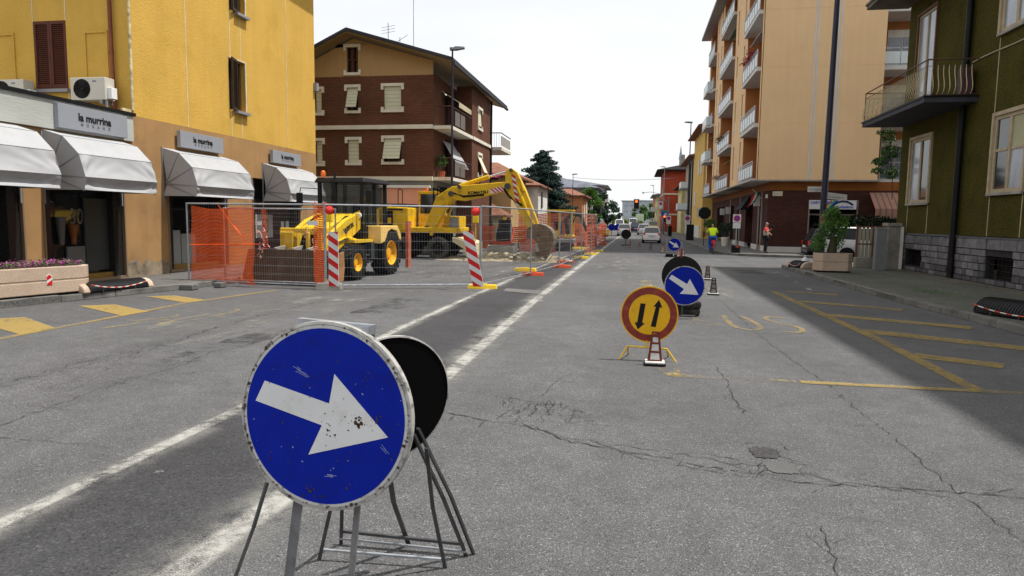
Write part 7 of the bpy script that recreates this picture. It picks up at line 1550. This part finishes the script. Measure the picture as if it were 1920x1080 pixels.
# corner pot plants in front of shops
for i, (x, y) in enumerate(((5.9, 46.8),)):
    t = T('potted_palm', 'dark leafy plant in a tall white pot by the shop front', 'potted plant', (x, y, .12)); q = MB(); q.lathe([(0,0),(.2,0),(.28,.55),(.26,.58),(.2,.56),(0,.5)], (0,0,0), 'z', 16); q.build('pot', m_offwhite, t, smooth=True)
    cm_ = MB(); rn = random.Random(3); leafmass(cm_, rn, (0,0,1.1), (.5,.4,.5), 500, .07); cm_.build('foliage', m_leafd, t, kind='stuff'); cm_ = MB()
t = T('potted_shrub', 'pale green shrub next to the tall white pot, beyond the cyclist', 'potted plant', (5.3, 50.5, .12)); cm_ = MB(); leafmass(cm_, rn, (0,0,1.45), (.5,.4,.35), 380, .07); cm_.build('foliage', m_leaf, t, kind='stuff'); q = MB(); q.tube((0,0,0),(0,0,1.3),.1); q.build('stem', m_bark, t)
t = T('potted_balcony_plant', 'leafy green plant in a terracotta pot on the brown house balcony', 'potted plant', (-8.75, 30.5, 3.55)); cm_ = MB(); leafmass(cm_, rn, (0,0,.75), (.28,.25,.28), 260, .06); cm_.build('foliage', m_leaf, t, kind='stuff'); q = MB(); q.lathe([(0,0),(.14,0),(.18,.28),(0,.28)], (0,0,0), 'z', 12); q.build('pot', mat('terracotta', (.35,.09,.04), .8), t)
cm_ = MB(); leafmass(cm_, rn, (-6.35, 31.2, 3.62), (.35,.3,.16), 300, .05); 
t = T('hanging_petunias', 'pink flowers on the tan house balcony behind the boom', 'flowers', (-9.2, 43.3, 4.3)); cm_ = MB(); leafmass(cm_, rn, (.1,0,.15), (.5,.3,.18), 320, .06); cm_.build('blossom', mat('pink_petal', (.60,.10,.28), .6, var=.5), t, kind='stuff'); q = MB(); q.box(-.4,-.1,-.1,.5,.1,.02); q.build('flower_box', m_dark, t)

# ================================================================== vehicles
def car(label, loc, rz, paint_, L_=3.9, W_=1.6, H=1.48, hatch=True, group='cars on the road', tall=1.0):
    """hatchback lofted from cross sections; x forward"""
    t = T('parked_car' if 'parked' in label else 'car', label, 'car', loc, rz, group)
    st = [(-.5,.36,.62,.80,.93),(-.485,.28,.72,.92,.96),(-.40,.20,.80,.98,1),(-.18,.18,.82,.95,1),(.10,.18,.82,.92,1),(.24,.18,.80,.90,1),(.40,.20,.74,.80,.97),(.475,.26,.62,.68,.90),(.5,.36,.52,.56,.80)]
    q = MB(); ring = []
    for fx, z0, z1, z2, ws in st:
        x = fx*L_; w_ = W_/2*ws; z2 = z2*.98*H/1.48; z1 = z1*H/1.48*.86
        ring.append([(x,-w_*.86,z0),(x,-w_*.98,z0+.08),(x,-w_,(z0+z1)/2),(x,-w_*.97,z1),(x,-w_*.88,z2),(x,w_*.88,z2),(x,w_*.97,z1),(x,w_,(z0+z1)/2),(x,w_*.98,z0+.08),(x,w_*.86,z0)])
    n = len(ring[0]); vs = [p for r_ in ring for p in r_]; fs = [(i*n+j, i*n+(j+1) % n, (i+1)*n+(j+1) % n, (i+1)*n+j) for i in range(len(ring)-1) for j in range(n)]
    fs += [tuple(range(n)), tuple(range((len(ring)-1)*n+n-1, (len(ring)-1)*n-1, -1))]; q.add(vs, fs); q.build('body', paint_, t, smooth=True)
    # greenhouse
    xr0, xr1, xf1, xf0 = -.47*L_, -.40*L_, .05*L_, .24*L_; zb, zt_ = .90*H/1.48, H
    wb, wt = W_/2*.90, W_/2*.70
    q = MB(); q.hexa([(xr0,-wb,zb-.06),(xf0,-wb,zb-.08),(xf0,wb,zb-.08),(xr0,wb,zb-.06),(xr1,-wt,zt_-.05),(xf1,-wt,zt_-.05),(xf1,wt,zt_-.05),(xr1,wt,zt_-.05)]); q.build('cabin_glass', mat('car_glass', (.03,.035,.04), .08, spec=.9, var=0), t, bevel=.02)
    q = MB(); q.hexa([(xr1-.03,-wt-.02,zt_-.06),(xf1+.03,-wt-.02,zt_-.06),(xf1+.03,wt+.02,zt_-.06),(xr1-.03,wt+.02,zt_-.06),(xr1+.08,-wt+.06,zt_),(xf1-.12,-wt+.06,zt_),(xf1-.12,wt-.06,zt_),(xr1+.08,wt-.06,zt_)])
    for s in (-1, 1):
        for xb, xt in ((xr0,xr1),(-.20*L_,-.19*L_),(xf0,xf1)): q.bar((xb,s*(wb+.002),zb-.06),(xt,s*(wt+.01),zt_-.04),.07,.05)
    q.build('roof', paint_, t, bevel=.015)
    for fx in (-.32, .31):
        for s in (-1, 1): wheel(t, (fx*L_, s*(W_/2-.10), .29), .29, .19, .18, s, rim=m_grey, axis='y', lugd=0, lug=0)
    q = MB()
    for fx in (-.32, .31):
        for s in (-1, 1): q.lathe([(.0,0),(.34,0),(.34,.012),(0,.012)], (fx*L_, s*(W_/2-.004)-.006, .31), 'y', 20, 0, 2*PI)
    q.build('wheel_arch', m_blackm, t)
    for s in (-1, 1):
        q = MB(); q.box(-.500*L_-.005, s*W_*.40-.08, .62, -.485*L_, s*W_*.40+.08, .82); q.build('tail_light', m_redlens, t, bevel=.01)
        q = MB(); q.box(.478*L_, s*W_*.36-.13, .50, .497*L_, s*W_*.36+.13, .62); q.build('headlight', m_whitesign, t, bevel=.01)
        q = MB(); q.box(-.02*L_, s*W_*.502, .70, .02*L_, s*W_*.502+.01*s, .73); q.box(-.02*L_+.0, s*W_*.502-.004*s, .71, .03*L_, s*W_*.502+.012*s, .735); q.build('door_handle', m_blackm, t)
    q = MB(); q.box(-.512*L_,-.26,.50,-.505*L_,.26,.61); q.build('number_plate', m_whitesign, t); q = MB(); q.box(-.508*L_,-W_*.42,.24,-.48*L_,W_*.42,.46); q.build('rear_bumper', paint_, t, bevel=.03); q = MB(); q.box(-.50*L_,-W_*.40,.18,-.47*L_,W_*.40,.25); q.build('underside', m_blackm, t)
    return t
m_cw = mat('car_white', (.8,.8,.79), .3, var=.02, coat=.5); m_cs = mat('car_silver', (.42,.44,.46), .3, metal=.4, var=.02, coat=.5); m_ck = mat('car_black', (.015,.015,.017), .25, coat=.5, var=0)
m_cb = mat('car_navy', (.02,.03,.07), .3, coat=.5, var=0); m_cy = mat('car_yellow', (.7,.5,.08), .3, coat=.5, var=0); m_clb = mat('car_pale_blue', (.35,.45,.52), .3, coat=.5, var=0)
car('small white hatchback with its back turned, just beyond the far cones', (1.32, 55.0, 0), PI/2, m_cw, 2.95, 1.40, 1.26)
car('silver hatchback queuing behind the round sign back', (-1.1, 78, 0), PI/2, m_cs, 3.6, 1.5, 1.35)
car('silver car between the two hatchbacks with lit tail lights', (1.1, 84, 0), PI/2, m_cs, 3.6, 1.5, 1.35)
car('dark car ahead of the silver ones', (.2, 104, 0), PI/2, m_cb, 3.9, 1.66, 1.5)
car('yellow roofed car ending the queue on the kerb side', (2.8, 108, 0), PI/2, m_cy, 3.9, 1.66, 1.7)
car('pale blue car coming the other way before the green garden tree', (-4.9, 92, 0), -PI/2, m_clb, 3.9, 1.7, 1.9)
car('white car far off in the oncoming lane', (-2.6, 122, 0), -PI/2, m_cw, 3.9, 1.7, 1.9); car('white van like car far off ahead of the queue', (-.3, 140, 0), PI/2, m_cw, 4.2, 1.8, 2.2)
car('silver parked hatchback standing sideways behind the shrub and gate', (10.5, 33.2, 0), 0, mat('parked_silver', (.50,.51,.53), .3, metal=.3, var=.02, coat=.5), 3.75, 1.6, 1.55, group='cars parked in the side street')
kk = car('black parked car half hidden behind the shrub with red tail light', (10.35, 36.2, 0), math.radians(0), m_ck, 3.9, 1.6, 1.45, group='cars parked in the side street')

# ================================================================== people
def body(name, parent, joints, edges, radii, m, root=0):
    me = bpy.data.meshes.new(name); me.from_pydata(joints, edges, []); me.materials.append(m)
    o = bpy.data.objects.new(name, me); COL.objects.link(o); o.parent = parent
    sk = o.modifiers.new('skin', 'SKIN'); sk.use_smooth_shade = True
    for i, v in enumerate(me.skin_vertices[0].data if me.skin_vertices else []): pass
    return o, me
def person(label, loc, rz, P, skins):
    """P: joint name -> position; one skinned figure; garments are skinned chains over it"""
    t = T('person', label, 'person', loc, rz)
    def chain(nm, names, m, sub_=1, root=None, extra=()):
        idx = {}; js = []; es = []; rs = []
        for path_ in names:
            prev = None
            for (j, r) in path_:
                if j not in idx: idx[j] = len(js); js.append(P[j]); rs.append(r)
                if prev is not None and prev != idx[j]: es.append((prev, idx[j]))
                prev = idx[j]
        me = bpy.data.meshes.new(nm); me.from_pydata(js, es, []); me.materials.append(m); o = bpy.data.objects.new(nm, me); COL.objects.link(o); o.parent = t
        bm = bmesh.new(); bm.from_mesh(me); lay = bm.verts.layers.skin.verify(); bm.verts.ensure_lookup_table()
        for v, r in zip(bm.verts, rs): v[lay].radius = (r, r) if not isinstance(r, tuple) else r
        bm.verts[0][lay].use_root = True; bm.to_mesh(me); bm.free()
        a = o.modifiers.new('skin', 'SKIN'); a.use_smooth_shade = True; b = o.modifiers.new('sub', 'SUBSURF'); b.levels = sub_; b.render_levels = sub_+1
        return o
    for nm, names, m in skins: chain(nm, names, m)
    return t
m_pants = mat('dark_trousers', (.012,.012,.016), .8); m_vest = mat('beige_vest', (.45,.41,.34), .8, var=.1); m_redt = mat('red_sleeve', (.55,.03,.04), .7); m_hair = mat('grey_hair', (.35,.33,.31), .8); m_shoe = mat('dark_shoe', (.02,.018,.02), .6)
H = 1.60
P1 = dict(pel=(0,0,.86), waist=(0,.01,.98), chest=(0,.0,1.18), neck=(0,0,1.34), headb=(0,-.01,1.42), head=(0,-.02,1.50), crown=(0,-.01,1.585), nose=(0,-.12,1.49),
  shL=(.16,0,1.29), shR=(-.16,0,1.29), elL=(.23,-.05,1.06), elR=(-.22,-.10,1.08), wrL=(.17,-.20,.95), wrR=(-.12,-.28,1.22), haL=(.13,-.25,.93), haR=(-.09,-.32,1.30), f1=(-.07,-.33,1.36), f2=(-.10,-.34,1.36), th=(-.05,-.30,1.30),
  hiL=(.085,0,.82), hiR=(-.085,0,.82), knL=(.09,-.01,.46), knR=(-.09,-.02,.46), anL=(.09,.02,.08), anR=(-.10,.01,.08), toL=(.10,-.13,.035), toR=(-.11,-.13,.035))
person('man in beige vest and red sleeves with dark trousers standing at the brick corner', (6.66, 36.9, .12), math.radians(60), P1, [
  ('body', [[('pel',.11),('waist',.11),('chest',.12),('neck',.055),('headb',.065),('head',.085),('crown',.05)], [('head',.085),('nose',.02)], [('chest',.12),('shL',.055),('elL',.042),('wrL',.030),('haL',.034)], [('chest',.12),('shR',.055),('elR',.042),('wrR',.030),('haR',.034),('f1',.014)], [('haR',.034),('f2',.014)], [('haR',.034),('th',.014)], [('pel',.11),('hiL',.08),('knL',.055),('anL',.04),('toL',.03)], [('pel',.11),('hiR',.08),('knR',.055),('anR',.04),('toR',.03)]], m_skin),
  ('vest', [[('pel',.135),('waist',.138),('chest',.15),('neck',.07)], [('chest',.15),('shL',.07)], [('chest',.15),('shR',.07)]], m_vest),
  ('sleeves', [[('chest',.10),('shL',.075),('elL',.06)], [('chest',.10),('shR',.075),('elR',.06)]], m_redt),
  ('trousers', [[('pel',.125),('hiL',.095),('knL',.072),('anL',.06)], [('pel',.125),('hiR',.095),('knR',.072),('anR',.06)]], m_pants),
  ('shoes', [[('anL',.05),('toL',.042)]], m_shoe), ('shoes', [[('anR',.05),('toR',.042)]], m_shoe), ('hair', [[('head',.075),('crown',.068)]], m_hair)])
q = MB(); q.box(-.17,-.38,1.30,-.02,-.30,1.44); ca = q.build('camera', m_blackm, None, bevel=.015); ca.location = (6.66, 36.9, .12); ca.rotation_euler = (0,0,math.radians(60)); props(ca, 'small dark camera held up by the man at the brick corner', 'camera')
m_hiv = mat('neon_yellow_shirt', (.62,.85,.02), .7, var=.08, vs=6); m_jean = mat('bright_blue_trousers', (.01,.10,.50), .8, var=.1)
P2 = dict(pel=(0,0,.88), waist=(0,.05,1.0), chest=(0,.14,1.20), neck=(0,.20,1.36), headb=(0,.22,1.42), head=(0,.24,1.49), crown=(0,.23,1.575), nose=(0,.34,1.47),
  shL=(.17,.16,1.30), shR=(-.17,.16,1.30), elL=(.27,.28,1.10), elR=(-.27,.28,1.10), wrL=(.26,.48,1.0), wrR=(-.26,.48,1.0), haL=(.25,.55,.99), haR=(-.25,.55,.99),
  hiL=(.10,.02,.84), hiR=(-.10,.02,.84), knL=(.13,.34,.60), knR=(-.12,.22,.48), anL=(.12,.16,.38), anR=(-.12,.10,.15), toL=(.13,.28,.34), toR=(-.13,.22,.12))
CX, CYY = 4.17, 38.2
person('cyclist in neon yellow shirt and bright blue trousers riding away', (CX, CYY, 0), 0, P2, [
  ('body', [[('pel',.12),('waist',.11),('chest',.12),('neck',.055),('headb',.065),('head',.085),('crown',.05)], [('head',.085),('nose',.02)], [('chest',.12),('shL',.055),('elL',.042),('wrL',.030),('haL',.036)], [('chest',.12),('shR',.055),('elR',.042),('wrR',.030),('haR',.036)], [('pel',.12),('hiL',.08),('knL',.06),('anL',.04),('toL',.03)], [('pel',.12),('hiR',.08),('knR',.06),('anR',.04),('toR',.03)]], m_skin),
  ('shirt', [[('pel',.15),('waist',.155),('chest',.17),('neck',.07)], [('chest',.15),('shL',.085),('elL',.065)], [('chest',.15),('shR',.085),('elR',.065)]], m_hiv),
  ('trousers', [[('pel',.15),('hiL',.11),('knL',.08),('anL',.06)], [('pel',.15),('hiR',.11),('knR',.08),('anR',.06)]], m_jean),
  ('shoes', [[('anL',.05),('toL',.042)]], m_shoe), ('shoes', [[('anR',.05),('toR',.042)]], m_shoe), ('hair', [[('head',.078),('crown',.07)]], mat('blond_hair', (.45,.36,.2), .8))])
bi = T('bicycle', 'red bicycle with dark tyres under the neon shirted cyclist', 'bicycle', (CX, CYY, 0))
m_bred = mat('bicycle_red', (.45,.03,.02), .5)
for y in (-.45, .58):
    q = MB(); q.lathe([(.29,-.018),(.325,-.012),(.335,0),(.325,.012),(.29,.018)], (0,y,.335), 'x', 28); wh = q.build('wheel', m_rubber, bi, smooth=True)
    q = MB(); [q.tube((0,y,.335),(0,y+.29*math.cos(a),.335+.29*math.sin(a)),.003,n=3) for a in [i*PI/8 for i in range(16)]]; q.tube((-.05,y,.335),(.05,y,.335),.02); q.build('spokes', m_steel, wh)
q = MB(); q.path([(0,-.45,.335),(0,-.02,.30),(0,-.14,.78),(0,-.45,.335)], .016, 8); q.path([(0,-.02,.30),(0,.40,.78),(0,-.12,.70)], .018, 8); q.path([(0,.58,.335),(0,.42,.72),(0,.38,.95)], .016, 8); q.build('frame', m_bred, bi, smooth=True)
q = MB(); q.path([(-.27,.52,.97),(-.2,.42,.98),(0,.38,.97),(.2,.42,.98),(.27,.52,.97)], .014); q.build('handlebar', m_steel, bi); q = MB(); q.lathe([(0,0),(.10,.01),(.11,.05),(.0,.07)], (0,-.14,.78), 'z', 12); q.build('saddle', m_blackm, bi)
q = MB(); q.prism([(-.80,.335),(-.74,.55),(-.6,.68),(-.45,.71),(-.3,.68),(-.32,.65),(-.45,.675),(-.58,.65),(-.71,.53),(-.77,.335)], 'x', -.035, .035); q.build('mudguard', m_bred, bi); q = MB(); q.path([(-.16,-.02,.30),(-.02,-.02,.30),(.02,-.02,.30),(.16,-.02,.30)], .02); q.tube((-.02,-.02,.3),(.02,-.02,.3),.09); q.build('crank', m_leg, bi)
q = MB(); q.box(-.10,-.5,.55,.10,-.42,.72); q.build('rear_light', m_redlens, bi)
# stray pedestrian behind the ochre house pole
